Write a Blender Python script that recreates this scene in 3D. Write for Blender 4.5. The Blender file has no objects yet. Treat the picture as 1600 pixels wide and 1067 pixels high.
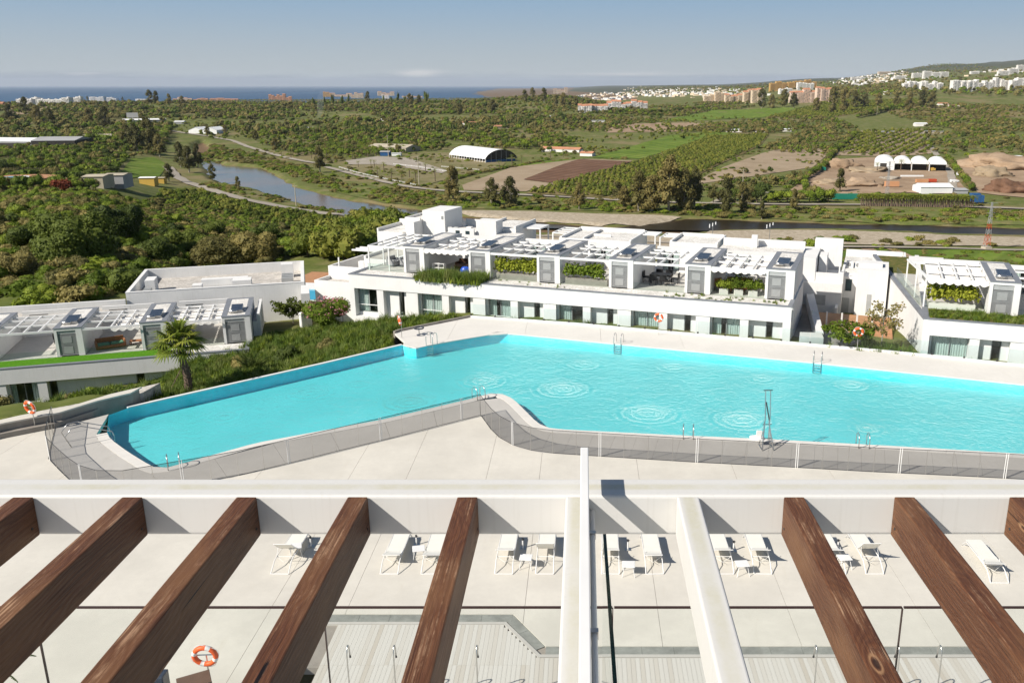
import bpy, bmesh, math, random
import numpy as np
from mathutils import Vector, Matrix, noise as mnoise
from mathutils.geometry import delaunay_2d_cdt
random.seed(7)
scene = bpy.context.scene
COL = scene.collection
# ------------------------------------------------------------------ camera
FPX, CX, CY, HC = 1374.0, 912.0, 533.5, 17.0
PIT = math.atan(400.0 / FPX); SP, CP = math.sin(PIT), math.cos(PIT)
cam = bpy.data.cameras.new('camera'); cam_o = bpy.data.objects.new('camera', cam); COL.objects.link(cam_o)
cam_o.location = (0, 0, HC); cam_o.rotation_euler = (math.pi / 2 - PIT, 0, 0)
cam.sensor_width = 36; cam.lens = 36 * FPX / 1600; cam.shift_x = -(CX - 800) / 1600
cam.clip_start = 0.1; cam.clip_end = 120000
scene.camera = cam_o
# ------------------------------------------------------------------ light
SUND = Vector((1.05, 0.69, -1.0)).normalized()      # direction the light travels
EL = math.asin(-SUND.z); AZ = math.atan2(-SUND.x, -SUND.y)
w = bpy.data.worlds.new('World'); scene.world = w; w.use_nodes = True
nt = w.node_tree; N = nt.nodes; Lk = nt.links
bg = N['Background']; bg.inputs['Strength'].default_value = 0.05
sky = N.new('ShaderNodeTexSky'); sky.sky_type = 'NISHITA'; sky.sun_disc = False
sky.sun_elevation = EL; sky.sun_rotation = AZ; sky.altitude = 100
sky.air_density = 1.0; sky.dust_density = 0.9; sky.ozone_density = 1.6
tc = N.new('ShaderNodeTexCoord'); sx = N.new('ShaderNodeSeparateXYZ'); Lk.new(tc.outputs['Generated'], sx.inputs[0])
mp = N.new('ShaderNodeMapping'); mp.inputs['Scale'].default_value = (1, 1, 11); Lk.new(tc.outputs['Generated'], mp.inputs[0])
def wn(kind, **k):
    n = N.new(kind)
    for a, b in k.items(): setattr(n, a, b)
    return n
def ramp(nodes, links, src, stops):
    r = nodes.new('ShaderNodeValToRGB'); e = r.color_ramp.elements
    while len(e) < len(stops): e.new(0.5)
    for i, (p, c) in enumerate(stops):
        e[i].position = p; e[i].color = (c, c, c, 1) if not isinstance(c, tuple) else (*c, 1)
    links.new(src, r.inputs[0]); return r.outputs[0]
nz = wn('ShaderNodeTexNoise'); nz.inputs['Scale'].default_value = 9; nz.inputs['Detail'].default_value = 6; Lk.new(mp.outputs[0], nz.inputs['Vector'])
def rng(src, a, b, c=0.0, d=1.0):
    m = N.new('ShaderNodeMapRange'); m.interpolation_type = 'SMOOTHSTEP'
    Lk.new(src, m.inputs[0]); m.inputs[1].default_value = a; m.inputs[2].default_value = b
    m.inputs[3].default_value = c; m.inputs[4].default_value = d; return m.outputs[0]
def wm(op, a, b):
    m = N.new('ShaderNodeMath'); m.operation = op
    for i, q in enumerate((a, b)):
        if isinstance(q, (int, float)): m.inputs[i].default_value = q
        else: Lk.new(q, m.inputs[i])
    return m.outputs[0]
def wmix(f, a, b):
    m = N.new('ShaderNodeMix'); m.data_type = 'RGBA'; Lk.new(f, m.inputs[0])
    for i, q in ((6, a), (7, b)):
        if isinstance(q, tuple): m.inputs[i].default_value = (*q, 1)
        else: Lk.new(q, m.inputs[i])
    return m.outputs[2]
# lilac distant cloud bank low over the sea, and thin white tops
bank = wm('MULTIPLY', wm('SUBTRACT', 1.0, rng(wm('SUBTRACT', sx.outputs[2], wm('MULTIPLY', nz.outputs[0], 0.016)), -0.003, 0.006)), 0.95)
grad = wmix(rng(sx.outputs[2], 0.0, 0.115), (6.2, 6.85, 7.1), (3.45, 5.5, 7.8))
c1 = wmix(rng(sx.outputs[2], 0.45, 0.10), sky.outputs[0], grad)
c2 = wmix(bank, c1, (3.75, 4.4, 5.3))
cum = wm('MULTIPLY', rng(nz.outputs[0], 0.56, 0.68), wm('MULTIPLY', rng(sx.outputs[2], 0.005, 0.009), rng(sx.outputs[2], 0.017, 0.011)))
c3 = wmix(wm('MULTIPLY', cum, 0.55), c2, (8.6, 8.7, 8.8))
def gau(src, c, w_): return wm('POWER', wm('DIVIDE', wm('SUBTRACT', src, c), w_), 2.0)
puff = wm('MULTIPLY', wm('POWER', 2.718, wm('MULTIPLY', -1.0, wm('ADD', gau(sx.outputs[0], -0.178, 0.020), gau(sx.outputs[2], 0.0125, 0.0035)))), rng(nz.outputs[0], 0.30, 0.62))
band2 = wm('MULTIPLY', wm('POWER', 2.718, wm('MULTIPLY', -1.0, wm('ADD', gau(sx.outputs[0], 0.05, 0.075), gau(sx.outputs[2], 0.0115, 0.0016)))), rng(nz.outputs[0], 0.36, 0.62))
c3 = wmix(wm('ADD', wm('MULTIPLY', puff, 1.3), wm('MULTIPLY', band2, 0.8)), c3, (8.9, 8.9, 8.8))
Lk.new(c3, bg.inputs[0])
sun = bpy.data.lights.new('sun', 'SUN'); sun.energy = 4.3; sun.angle = math.radians(0.53); sun.color = (1.0, 0.945, 0.86)
so = bpy.data.objects.new('sun', sun); COL.objects.link(so); so.rotation_euler = (-SUND).to_track_quat('Z', 'Y').to_euler(); so.location = (-60, -60, 90)
scene.view_settings.view_transform = 'Standard'; scene.view_settings.look = 'None'
scene.view_settings.exposure = 0.6; scene.view_settings.gamma = 1.0; scene.view_settings.use_curve_mapping = False
scene.cycles.max_bounces = 8; scene.cycles.transparent_max_bounces = 24; scene.cycles.volume_bounces = 0
# ------------------------------------------------------------------ helpers
def at(u, v, z=0.0):
    t = (v - CY) / FPX; dz = -SP - t * CP; dy = CP - t * SP; dx = (u - CX) / FPX
    k = (z - HC) / dz; return (dx * k, dy * k)
def aty(u, v, y):
    t = (v - CY) / FPX; dz = -SP - t * CP; dy = CP - t * SP; dx = (u - CX) / FPX
    k = y / dy; return (dx * k, HC + dz * k)
class MB:
    def __init__(s): s.v = []; s.f = []; s.m = []
    def face(s, pts, m=0):
        b = len(s.v); s.v += [tuple(p) for p in pts]; s.f.append(tuple(range(b, b + len(pts)))); s.m.append(m)
    def box(s, x0, x1, y0, y1, z0, z1, m=0, top=None, M=None):
        if x1 < x0: x0, x1 = x1, x0
        if y1 < y0: y0, y1 = y1, y0
        if z1 < z0: z0, z1 = z1, z0
        P = [(x0, y0, z0), (x1, y0, z0), (x1, y1, z0), (x0, y1, z0), (x0, y0, z1), (x1, y0, z1), (x1, y1, z1), (x0, y1, z1)]
        if M is not None: P = [tuple(M @ Vector(p)) for p in P]
        b = len(s.v); s.v += P
        for i, q in enumerate(((0, 3, 2, 1), (4, 5, 6, 7), (0, 1, 5, 4), (1, 2, 6, 5), (2, 3, 7, 6), (3, 0, 4, 7))):
            s.f.append(tuple(b + j for j in q)); s.m.append(top if (top is not None and i == 1) else m)
        return s
    def prism(s, poly, z0, z1, m=0, top=None):
        a = sum(poly[i][0] * poly[(i + 1) % len(poly)][1] - poly[(i + 1) % len(poly)][0] * poly[i][1] for i in range(len(poly)))
        if a < 0: poly = poly[::-1]
        n = len(poly); b = len(s.v)
        s.v += [(p[0], p[1], z0) for p in poly] + [(p[0], p[1], z1) for p in poly]
        s.f.append(tuple(b + i for i in range(n))[::-1]); s.m.append(m)
        s.f.append(tuple(b + n + i for i in range(n))); s.m.append(m if top is None else top)
        for i in range(n):
            j = (i + 1) % n; s.f.append((b + i, b + j, b + n + j, b + n + i)); s.m.append(m)
        return s
    def tube(s, path, r, n=6, m=0, caps=True):
        P = [Vector(p) for p in path]; b = len(s.v); up = Vector((0, 0, 1)); last = None
        rr = r if isinstance(r, (list, tuple)) else [r] * len(P)
        for i, p in enumerate(P):
            d = (P[min(i + 1, len(P) - 1)] - P[max(i - 1, 0)])
            if d.length < 1e-9: d = Vector((0, 0, 1))
            d.normalize()
            if last is None: last = d.orthogonal().normalized()
            a = (last - d * last.dot(d)); a = a.normalized() if a.length > 1e-6 else d.orthogonal().normalized(); last = a
            c = d.cross(a)
            for k in range(n):
                t = 2 * math.pi * k / n; s.v.append(tuple(p + (a * math.cos(t) + c * math.sin(t)) * rr[i]))
        for i in range(len(P) - 1):
            for k in range(n):
                k2 = (k + 1) % n; s.f.append((b + i * n + k, b + i * n + k2, b + (i + 1) * n + k2, b + (i + 1) * n + k)); s.m.append(m)
        if caps:
            s.f.append(tuple(b + k for k in range(n))[::-1]); s.m.append(m)
            s.f.append(tuple(b + (len(P) - 1) * n + k for k in range(n))); s.m.append(m)
        return s
    def torus(s, c, R, r, ax1, ax2, n=28, k=10, mf=None):
        c = Vector(c); a = Vector(ax1); bb = Vector(ax2); nn = a.cross(bb); b0 = len(s.v)
        for i in range(n):
            t = 2 * math.pi * i / n; o = a * math.cos(t) + bb * math.sin(t)
            for j in range(k):
                q = 2 * math.pi * j / k; s.v.append(tuple(c + o * (R + r * math.cos(q)) + nn * (r * math.sin(q))))
        for i in range(n):
            for j in range(k):
                i2 = (i + 1) % n; j2 = (j + 1) % k
                s.f.append((b0 + i * k + j, b0 + i2 * k + j, b0 + i2 * k + j2, b0 + i * k + j2)); s.m.append(mf(i) if mf else 0)
        return s
    def mesh(s, name, mats, smooth=False):
        me = bpy.data.meshes.new(name); me.from_pydata(s.v, [], s.f)
        for q in (mats if isinstance(mats, (list, tuple)) else [mats]): me.materials.append(q)
        me.polygons.foreach_set('material_index', s.m)
        if smooth: me.polygons.foreach_set('use_smooth', [True] * len(s.f))
        me.update(); return me
    def build(s, name, mats, parent=None, smooth=False, kind=None, bevel=0, seg=2):
        o = bpy.data.objects.new(name, s.mesh(name, mats, smooth)); COL.objects.link(o)
        if parent is not None: o.parent = parent
        if kind: o['kind'] = kind
        if bevel:
            b = o.modifiers.new('bevel', 'BEVEL'); b.width = bevel; b.segments = seg; b.limit_method = 'ANGLE'
        return o
def tag(o, label=None, cat=None, group=None, kind=None):
    if label: o['label'] = label
    if cat: o['category'] = cat
    if group: o['group'] = group
    if kind: o['kind'] = kind
    return o
def empty(name, loc=(0, 0, 0), rz=0.0, label=None, cat=None, group=None, kind=None):
    o = bpy.data.objects.new(name, None); COL.objects.link(o); o.location = loc; o.rotation_euler = (0, 0, rz)
    o.empty_display_size = 0.1
    return tag(o, label, cat, group, kind)
def link(name, me, parent=None, loc=(0, 0, 0), rz=0.0, sc=1.0):
    o = bpy.data.objects.new(name, me); COL.objects.link(o); o.location = loc; o.rotation_euler = (0, 0, rz)
    o.scale = (sc, sc, sc) if isinstance(sc, (int, float)) else sc
    if parent is not None: o.parent = parent
    return o
def copy_tree(o, parent=None):
    c = o.copy(); COL.objects.link(c)
    if parent is not None: c.parent = parent
    for ch in [q for q in bpy.data.objects if q.parent == o and q != c]:
        copy_tree(ch, c)
    return c
# ------------------------------------------------------------------ materials
class MT:
    def __init__(s, name):
        s.m = bpy.data.materials.new(name); s.m.use_nodes = True; s.nt = s.m.node_tree; s.N = s.nt.nodes; s.L = s.nt.links
        s.b = s.N['Principled BSDF']
    def n(s, k, **kw):
        q = s.N.new(k)
        for a, b in kw.items(): setattr(q, a, b)
        return q
    def val(s, sock, v):
        if hasattr(v, 'is_output') or isinstance(v, bpy.types.NodeSocket): s.L.new(v, sock)
        elif isinstance(v, tuple) and len(v) == 3 and len(getattr(sock, 'default_value', (0,))) == 4: sock.default_value = (*v, 1)
        else: sock.default_value = v
    def math(s, op, a, b=0.0, c=None):
        q = s.n('ShaderNodeMath', operation=op); s.val(q.inputs[0], a); s.val(q.inputs[1], b)
        if c is not None: s.val(q.inputs[2], c)
        return q.outputs[0]
    def coord(s, which='Object', scale=(1, 1, 1), rot=(0, 0, 0), loc=(0, 0, 0)):
        t = s.n('ShaderNodeTexCoord'); m = s.n('ShaderNodeMapping'); m.inputs['Scale'].default_value = scale
        m.inputs['Rotation'].default_value = rot; m.inputs['Location'].default_value = loc
        s.L.new(t.outputs[which], m.inputs[0]); return m.outputs[0]
    def pos(s):
        return s.n('ShaderNodeNewGeometry').outputs['Position']
    def noise(s, vec, scale, detail=4, rough=0.55, dist=0.0):
        q = s.n('ShaderNodeTexNoise'); s.L.new(vec, q.inputs['Vector']); q.inputs['Scale'].default_value = scale
        q.inputs['Detail'].default_value = detail; q.inputs['Roughness'].default_value = rough; q.inputs['Distortion'].default_value = dist
        return q.outputs[0]
    def ramp(s, src, stops): return ramp(s.N, s.L, src, stops)
    def mr(s, src, a, b, c=0.0, d=1.0, smooth=True):
        q = s.n('ShaderNodeMapRange'); q.interpolation_type = 'SMOOTHSTEP' if smooth else 'LINEAR'
        s.val(q.inputs[0], src)
        for i, x in enumerate((a, b, c, d)): q.inputs[i + 1].default_value = x
        return q.outputs[0]
    def mix(s, f, a, b, blend='MIX'):
        q = s.n('ShaderNodeMix', data_type='RGBA', blend_type=blend); s.val(q.inputs[0], f); s.val(q.inputs[6], a); s.val(q.inputs[7], b)
        return q.outputs[2]
    def bump(s, h, strength=0.3, dist=0.02):
        q = s.n('ShaderNodeBump'); q.inputs['Strength'].default_value = strength; q.inputs['Distance'].default_value = dist
        s.L.new(h, q.inputs['Height']); s.L.new(q.outputs[0], s.b.inputs['Normal']); return q
    def set(s, color=None, rough=None, metal=None, spec=None, alpha=None):
        if color is not None: s.val(s.b.inputs['Base Color'], color)
        if rough is not None: s.val(s.b.inputs['Roughness'], rough)
        if metal is not None: s.val(s.b.inputs['Metallic'], metal)
        if spec is not None: s.val(s.b.inputs['Specular IOR Level'], spec)
        if alpha is not None: s.val(s.b.inputs['Alpha'], alpha)
        return s.m
def simple(name, col, rough=0.6, metal=0.0, var=0.12, scale=3.0, spec=0.4, bump=0.0):
    m = MT(name); v = m.pos(); n = m.noise(v, scale, 5)
    lo = tuple(c * (1 - var) for c in col); hi = tuple(min(1, c * (1 + var)) for c in col)
    m.set(m.ramp(n, [(0.3, lo), (0.7, hi)]), rough, metal, spec)
    if bump: m.bump(m.noise(v, scale * 12, 3), bump, 0.01)
    return m.m
M = {}
def white_wall(name, col, dirt):
    m = MT(name); v = m.pos(); n = m.noise(v, 0.7, 6); f = m.noise(m.coord('Object', (6, 6, 0.5)), 1.5, 4)
    a = m.mr(n, 0.35, 0.75, 0.0, dirt); b = m.mr(f, 0.5, 0.8, 0.0, dirt)
    c = m.mix(a, col, tuple(q * 0.86 for q in col)); c = m.mix(b, c, (col[0] * .8, col[1] * .79, col[2] * .75))
    m.set(c, 0.85, spec=0.2); m.bump(m.noise(v, 40, 3), 0.15, 0.01); return m.m
M['white'] = white_wall('white_render', (0.72, 0.71, 0.69), 0.5)
M['white2'] = simple('white_metal', (0.74, 0.73, 0.71), 0.45, var=0.04)
M['coping'] = simple('grey_coping', (0.19, 0.20, 0.22), 0.6, var=0.12, scale=2)
M['gravelw'] = None
def gravel(name, c0, c1, sc=9.0, bump=0.6):
    m = MT(name); v = m.pos(); vo = m.n('ShaderNodeTexVoronoi'); m.L.new(v, vo.inputs['Vector']); vo.inputs['Scale'].default_value = sc
    n = m.noise(v, 0.9, 5)
    c = m.mix(m.mr(vo.outputs['Color'], 0, 1), c0, c1); c = m.mix(m.mr(n, 0.4, 0.7, 0, 0.5), c, tuple(q * .75 for q in c0))
    m.set(c, 0.9, spec=0.2); m.bump(vo.outputs['Distance'], bump, 0.03); return m.m
M['gravelw'] = gravel('white_gravel', (0.55, 0.52, 0.47), (0.82, 0.80, 0.76))
M['roofgravel'] = gravel('pale_roof_gravel', (0.40, 0.37, 0.33), (0.60, 0.56, 0.51), 6)
M['pebble'] = gravel('river_gravel', (0.33, 0.27, 0.19), (0.47, 0.40, 0.30), 0.6)
M['tile'] = simple('terrace_tile', (0.50, 0.475, 0.43), 0.6, var=0.08)
def concrete(name, col, v1=0.10, sc=0.35):
    m = MT(name); v = m.pos(); oi = m.n('ShaderNodeObjectInfo')
    n1 = m.noise(v, sc, 7, 0.65); n2 = m.noise(v, 3.5, 6, 0.7); n3 = m.noise(m.coord('Object', (1.2, .25, 1)), 1.1, 5, .7, 1.5)
    c = m.mix(m.mr(n1, 0.3, 0.7), tuple(q * (1 - v1) for q in col), tuple(q * (1 + v1 * .6) for q in col))
    c = m.mix(m.mr(n2, 0.35, 0.75, 0, 0.35), c, tuple(q * .86 for q in col))
    c = m.mix(m.mr(n3, 0.55, 0.8, 0, 0.3), c, (col[0] * .84, col[1] * .8, col[2] * .72))
    c = m.mix(m.math('MULTIPLY', oi.outputs['Random'], 0.12), c, tuple(q * .8 for q in col))
    m.set(c, 0.75, spec=0.3); m.bump(m.noise(v, 60, 4), 0.2, 0.004); return m.m
M['deck'] = concrete('deck_concrete', (0.62, 0.585, 0.515))
M['paver'] = concrete('grey_paver', (0.50, 0.475, 0.435), .08)
M['copestone'] = concrete('pale_coping_stone', (0.68, 0.65, 0.60), .06)
M['conc_dark'] = concrete('weathered_concrete', (0.30, 0.27, 0.235), .2, 1.0)
M['band_grey'] = concrete('band_stone', (0.27, 0.275, 0.25), .25, 2.0)
def plank():
    m = MT('grey_deck_plank'); v = m.coord('Object', (14, 0.8, 14)); oi = m.n('ShaderNodeObjectInfo'); n = m.noise(v, 1.5, 6, .6, .6)
    c = m.mix(m.mr(n, .3, .7), (0.54, 0.515, 0.47), (0.61, 0.585, 0.535))
    r = m.math('POWER', oi.outputs['Random'], 3.0)
    c = m.mix(m.math('MULTIPLY', r, 0.8), c, (0.46, 0.41, 0.34)); m.set(c, .7, spec=.3); m.bump(n, .3, .004); return m.m
M['plank'] = plank()
def wood():
    m = MT('stained_pine'); g = m.n('ShaderNodeTexCoord'); oi = m.n('ShaderNodeObjectInfo')
    off = m.n('ShaderNodeCombineXYZ')
    for i, k in enumerate((3.7, 31.0, 9.0)): m.L.new(m.math('MULTIPLY', oi.outputs['Random'], k), off.inputs[i])
    va = m.n('ShaderNodeVectorMath', operation='ADD'); m.L.new(g.outputs['Object'], va.inputs[0]); m.L.new(off.outputs[0], va.inputs[1]); v = va.outputs[0]
    def sc(s3):
        q = m.n('ShaderNodeMapping'); q.inputs['Scale'].default_value = s3; m.L.new(v, q.inputs[0]); return q.outputs[0]
    wob = m.n('ShaderNodeTexNoise'); m.L.new(sc((1.5, 1.6, 1.5)), wob.inputs['Vector']); wob.inputs['Scale'].default_value = 1.2; wob.inputs['Detail'].default_value = 2
    # sparse knots push the growth rings aside
    vo = m.n('ShaderNodeTexVoronoi'); m.L.new(sc((3.6, 1.25, 3.6)), vo.inputs['Vector']); vo.inputs['Scale'].default_value = 1.0
    kn = m.mr(vo.outputs['Distance'], 0.0, 0.22, 1.0, 0.0); knc = m.mr(vo.outputs['Distance'], 0.022, 0.045, 1.0, 0.0)
    sep = m.n('ShaderNodeSeparateXYZ'); m.L.new(g.outputs['Object'], sep.inputs[0]); ws = m.n('ShaderNodeSeparateColor'); m.L.new(wob.outputs['Color'], ws.inputs[0])
    X = m.math('ADD', m.math('ADD', sep.outputs[0], .05), m.math('MULTIPLY', ws.outputs[0], 0.16)); Z = m.math('ADD', m.math('ADD', sep.outputs[2], .12), m.math('MULTIPLY', ws.outputs[1], 0.18))
    r = m.math('SQRT', m.math('ADD', m.math('MULTIPLY', X, X), m.math('MULTIPLY', Z, Z)))
    r = m.math('ADD', r, m.math('MULTIPLY', kn, 0.035))
    streak = m.noise(sc((120, 1.5, 120)), 1.0, 6, .75)
    ph = m.math('ADD', m.math('MULTIPLY', r, 420.0), m.math('MULTIPLY', streak, 7.0))
    ring = m.math('MULTIPLY_ADD', m.math('SINE', ph), 0.5, 0.5)
    fib = m.noise(sc((190, 2.2, 190)), 1.4, 6, .75); big = m.noise(sc((3, 1.0, 3)), 1.5, 5)
    c = m.mix(m.mr(ring, 0.05, 1.0), (0.152, 0.061, 0.027), (0.120, 0.046, 0.021))
    c = m.mix(m.mr(fib, 0.40, 0.62, 0.0, 0.8), c, (0.045, 0.018, 0.011))
    c = m.mix(m.mr(big, 0.42, 0.72, 0.0, 0.7), c, (0.20, 0.098, 0.045))
    # sun worn, bleached fibres where the stain has gone
    geo = m.n('ShaderNodeNewGeometry'); nz_ = m.n('ShaderNodeSeparateXYZ'); m.L.new(geo.outputs['Normal'], nz_.inputs[0])
    patch = m.mr(m.noise(sc((5, 1.6, 5)), 2.0, 6, .75), 0.47, 0.66); wear = m.math('MULTIPLY', m.math('MULTIPLY', patch, m.mr(streak, .48, .62)), m.mr(nz_.outputs[2], 0.3, 0.9, 0.22, 0.9))
    c = m.mix(wear, c, (0.44, 0.27, 0.16))
    crack = m.math('MULTIPLY', m.mr(m.noise(sc((60, .7, 60)), 1.0, 2), .685, .70), m.mr(m.noise(sc((2, 1.2, 2)), 1.3, 1), .5, .55)); c = m.mix(crack, c, (.008, .004, .003))
    c = m.mix(m.math('MULTIPLY', knc, 0.85), c, (0.02, 0.009, 0.006))
    kr = m.math('MULTIPLY', m.mr(vo.outputs['Distance'], 0.04, 0.05, 0, 1), m.mr(vo.outputs['Distance'], 0.075, 0.055, 0, 1)); c = m.mix(m.math('MULTIPLY', kr, .55), c, (0.42, 0.24, 0.12))
    m.set(c, m.mr(fib, 0, 1, 0.45, 0.7), spec=0.3)
    h = m.math('SUBTRACT', m.math('ADD', m.math('MULTIPLY', ring, 0.35), m.math('MULTIPLY', streak, 1.2)), m.math('MULTIPLY', crack, 2.0)); m.bump(h, 0.6, 0.004)
    return m.m
M['wood'] = wood()
def lichen():
    m = MT('lichened_white_steel'); v = m.coord('Object'); g = m.n('ShaderNodeNewGeometry'); s = m.n('ShaderNodeSeparateXYZ'); m.L.new(g.outputs['Normal'], s.inputs[0])
    n1 = m.noise(v, 2.2, 3); n2 = m.noise(v, 24, 7, .8); tc_ = m.n('ShaderNodeTexCoord'); o = m.n('ShaderNodeSeparateXYZ'); m.L.new(tc_.outputs['Object'], o.inputs[0])
    # the stain sits where rain stands, along the middle of the top face (local x across)
    mid = m.mr(m.math('ABSOLUTE', o.outputs[0], 0.0), 0.012, 0.040, 1.0, 0.0)
    f = m.math('MULTIPLY', m.math('MULTIPLY', mid, m.mr(s.outputs[2], .8, .99)), m.math('MULTIPLY', m.mr(n1, .25, .65, .15, 1), m.mr(n2, .2, .75, .35, .9)))
    c = m.mix(f, (0.615, 0.60, 0.57), (0.50, 0.47, 0.34)); c = m.mix(m.mr(m.noise(m.coord('Object', (30, 30, 1.2)), 1.5, 4), .5, .8, 0, .4), c, (.52, .50, .46))
    m.set(c, 0.5, spec=0.4); m.bump(m.noise(v, 25, 3), .12, .004); return m.m
M['lichen'] = lichen()
def glass(name, tint, strength, rough=0.0):
    m = MT(name); m.N.remove(m.b); out = m.N['Material Output']
    tr = m.n('ShaderNodeBsdfTransparent'); tr.inputs[0].default_value = (*tint, 1); gl = m.n('ShaderNodeBsdfGlossy'); gl.inputs['Roughness'].default_value = rough; gl.inputs[0].default_value = (1, 1, 1, 1)
    fr = m.n('ShaderNodeFresnel'); fr.inputs[0].default_value = 1.45; mx = m.n('ShaderNodeMixShader'); gb = m.n('ShaderNodeNewGeometry')
    m.L.new(m.math('MULTIPLY', m.math('MULTIPLY', fr.outputs[0], strength), m.math('SUBTRACT', 1.0, gb.outputs['Backfacing'])), mx.inputs[0]); m.L.new(tr.outputs[0], mx.inputs[1]); m.L.new(gl.outputs[0], mx.inputs[2]); m.L.new(mx.outputs[0], out.inputs[0]); return m.m
M['glass'] = glass('clear_glass', (0.93, 0.965, 0.95), 0.9)
M['glass_dirty'] = glass('railing_glass', (0.972, 0.987, 0.978), 0.4)
M['glass_blue'] = glass('far_railing_glass', (0.90, 0.955, 0.96), 0.8)
M['edge'] = simple('green_glass_edge', (0.008, 0.035, 0.022), 0.2, var=.3, scale=8)
M['rail'] = simple('dark_bronze_rail', (0.045, 0.022, 0.018), 0.4)
M['steel'] = simple('brushed_steel', (0.55, 0.54, 0.52), 0.28, 0.9, var=.06)
M['dark'] = simple('dark_metal', (0.03, 0.03, 0.032), 0.5)
M['black'] = simple('black_plastic', (0.012, 0.012, 0.013), 0.5)
def meshmat():
    m = MT('fence_mesh'); m.N.remove(m.b); out = m.N['Material Output']; d = m.n('ShaderNodeBsdfDiffuse'); d.inputs[0].default_value = (0.03, 0.027, 0.024, 1); t = m.n('ShaderNodeBsdfTransparent')
    mx = m.n('ShaderNodeMixShader'); mx.inputs[0].default_value = 0.32; m.L.new(t.outputs[0], mx.inputs[1]); m.L.new(d.outputs[0], mx.inputs[2]); m.L.new(mx.outputs[0], out.inputs[0]); return m.m
M['mesh'] = meshmat()
M['sling'] = simple('cream_sling', (0.74, 0.72, 0.65), 0.8, var=.03)
M['orange'] = simple('orange_foam', (0.78, 0.12, 0.025), 0.5, var=.06)
M['winglass'] = None
def wing():
    m = MT('window_glass'); v = m.pos(); m.set(m.ramp(m.noise(v, .8, 3), [(.3, (0.02, 0.035, 0.04)), (.7, (0.06, 0.10, 0.11))]), 0.06, spec=0.7); return m.m
M['winglass'] = wing()
M['curtain'] = simple('grey_curtain', (0.42, 0.44, 0.43), 0.9, var=.05)
M['pv'] = simple('collector_glass', (0.035, 0.045, 0.065), 0.15, var=.3, spec=.6)
M['louvre'] = simple('grey_louvre', (0.36, 0.365, 0.36), 0.5, var=.08)
M['louvre_d'] = simple('louvre_dark', (0.26, 0.265, 0.265), 0.6, var=.1)  # darker grey paint of the slats, also on window frames and doors
M['canvas'] = simple('cream_awning', (0.74, 0.71, 0.66), 0.9, var=.04)
def astro():
    m = MT('green_turf'); v = m.pos(); n = m.noise(v, 7, 5, .7)
    m.set(m.ramp(n, [(.3, (0.05, 0.16, 0.008)), (.7, (0.10, 0.26, 0.014))]), .95, spec=.1); m.bump(m.noise(v, 60, 3), .6, .03); return m.m
M['turf'] = astro()
def drygrass():
    m = MT('dry_roof_grass'); v = m.pos(); n = m.noise(v, 2.2, 6, .7)
    m.set(m.ramp(n, [(.3, (0.05, 0.075, 0.015)), (.5, (0.12, 0.12, 0.035)), (.7, (0.22, 0.15, 0.06))]), .95, spec=.1); m.bump(m.noise(v, 30, 3), .6, .05); return m.m
M['drygrass'] = drygrass()
def foliage(name, dark, mid, light, sc=1.6):
    m = MT(name); v = m.pos(); oi = m.n('ShaderNodeObjectInfo'); n = m.noise(v, sc, 5, .7); n2 = m.noise(m.coord('Object'), 0.9, 2)
    f = m.math('ADD', m.math('MULTIPLY', n, .75), m.math('MULTIPLY', oi.outputs['Random'], .3))
    c = m.ramp(f, [(.28, dark), (.50, mid), (.78, light)])
    m.set(c, .7, spec=.2); m.b.inputs['Subsurface Weight'].default_value = 0.0
    t = m.n('ShaderNodeBsdfTranslucent'); m.L.new(c, t.inputs[0]); mx = m.n('ShaderNodeMixShader'); mx.inputs[0].default_value = .22
    m.L.new(m.b.outputs[0], mx.inputs[1]); m.L.new(t.outputs[0], mx.inputs[2]); m.L.new(mx.outputs[0], m.N['Material Output'].inputs[0]); return m.m
M['f_dark'] = foliage('dark_evergreen_leaves', (0.032, 0.046, 0.009), (0.070, 0.097, 0.017), (0.153, 0.185, 0.027))
M['f_mid'] = foliage('bright_green_leaves', (0.059, 0.088, 0.009), (0.130, 0.185, 0.017), (0.261, 0.300, 0.031))
M['f_olive'] = foliage('grey_olive_leaves', (0.075, 0.075, 0.021), (0.166, 0.146, 0.044), (0.319, 0.256, 0.084))
M['f_euc'] = foliage('eucalyptus_leaves', (0.052, 0.053, 0.017), (0.117, 0.110, 0.033), (0.271, 0.211, 0.072), .8)
M['f_yel'] = foliage('avocado_leaves', (0.05, 0.07, 0.010), (0.125, 0.15, 0.020), (0.27, 0.25, 0.045), .9)
M['f_lemon'] = foliage('yellow_hedge_leaves', (0.11, 0.15, 0.01), (0.30, 0.32, 0.03), (0.52, 0.48, 0.08), 5)
M['f_red'] = foliage('rust_red_leaves', (0.072, 0.017, 0.008), (0.189, 0.042, 0.018), (0.319, 0.084, 0.033))
M['f_grass'] = foliage('grass_blades', (0.05, 0.085, 0.014), (0.12, 0.185, 0.03), (0.27, 0.28, 0.09), .7)
M['f_palm'] = foliage('palm_frond', (0.059, 0.088, 0.009), (0.166, 0.211, 0.024), (0.378, 0.353, 0.060), 3)
M['f_pink'] = foliage('pink_blossom', (0.35, 0.12, 0.14), (0.52, 0.24, 0.26), (0.62, 0.38, 0.38), 6)
M['bark'] = simple('bark', (0.14, 0.10, 0.07), .9, var=.35, scale=6)
M['bark_pale'] = simple('pale_bark', (0.30, 0.26, 0.20), .9, var=.3, scale=2)
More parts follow.
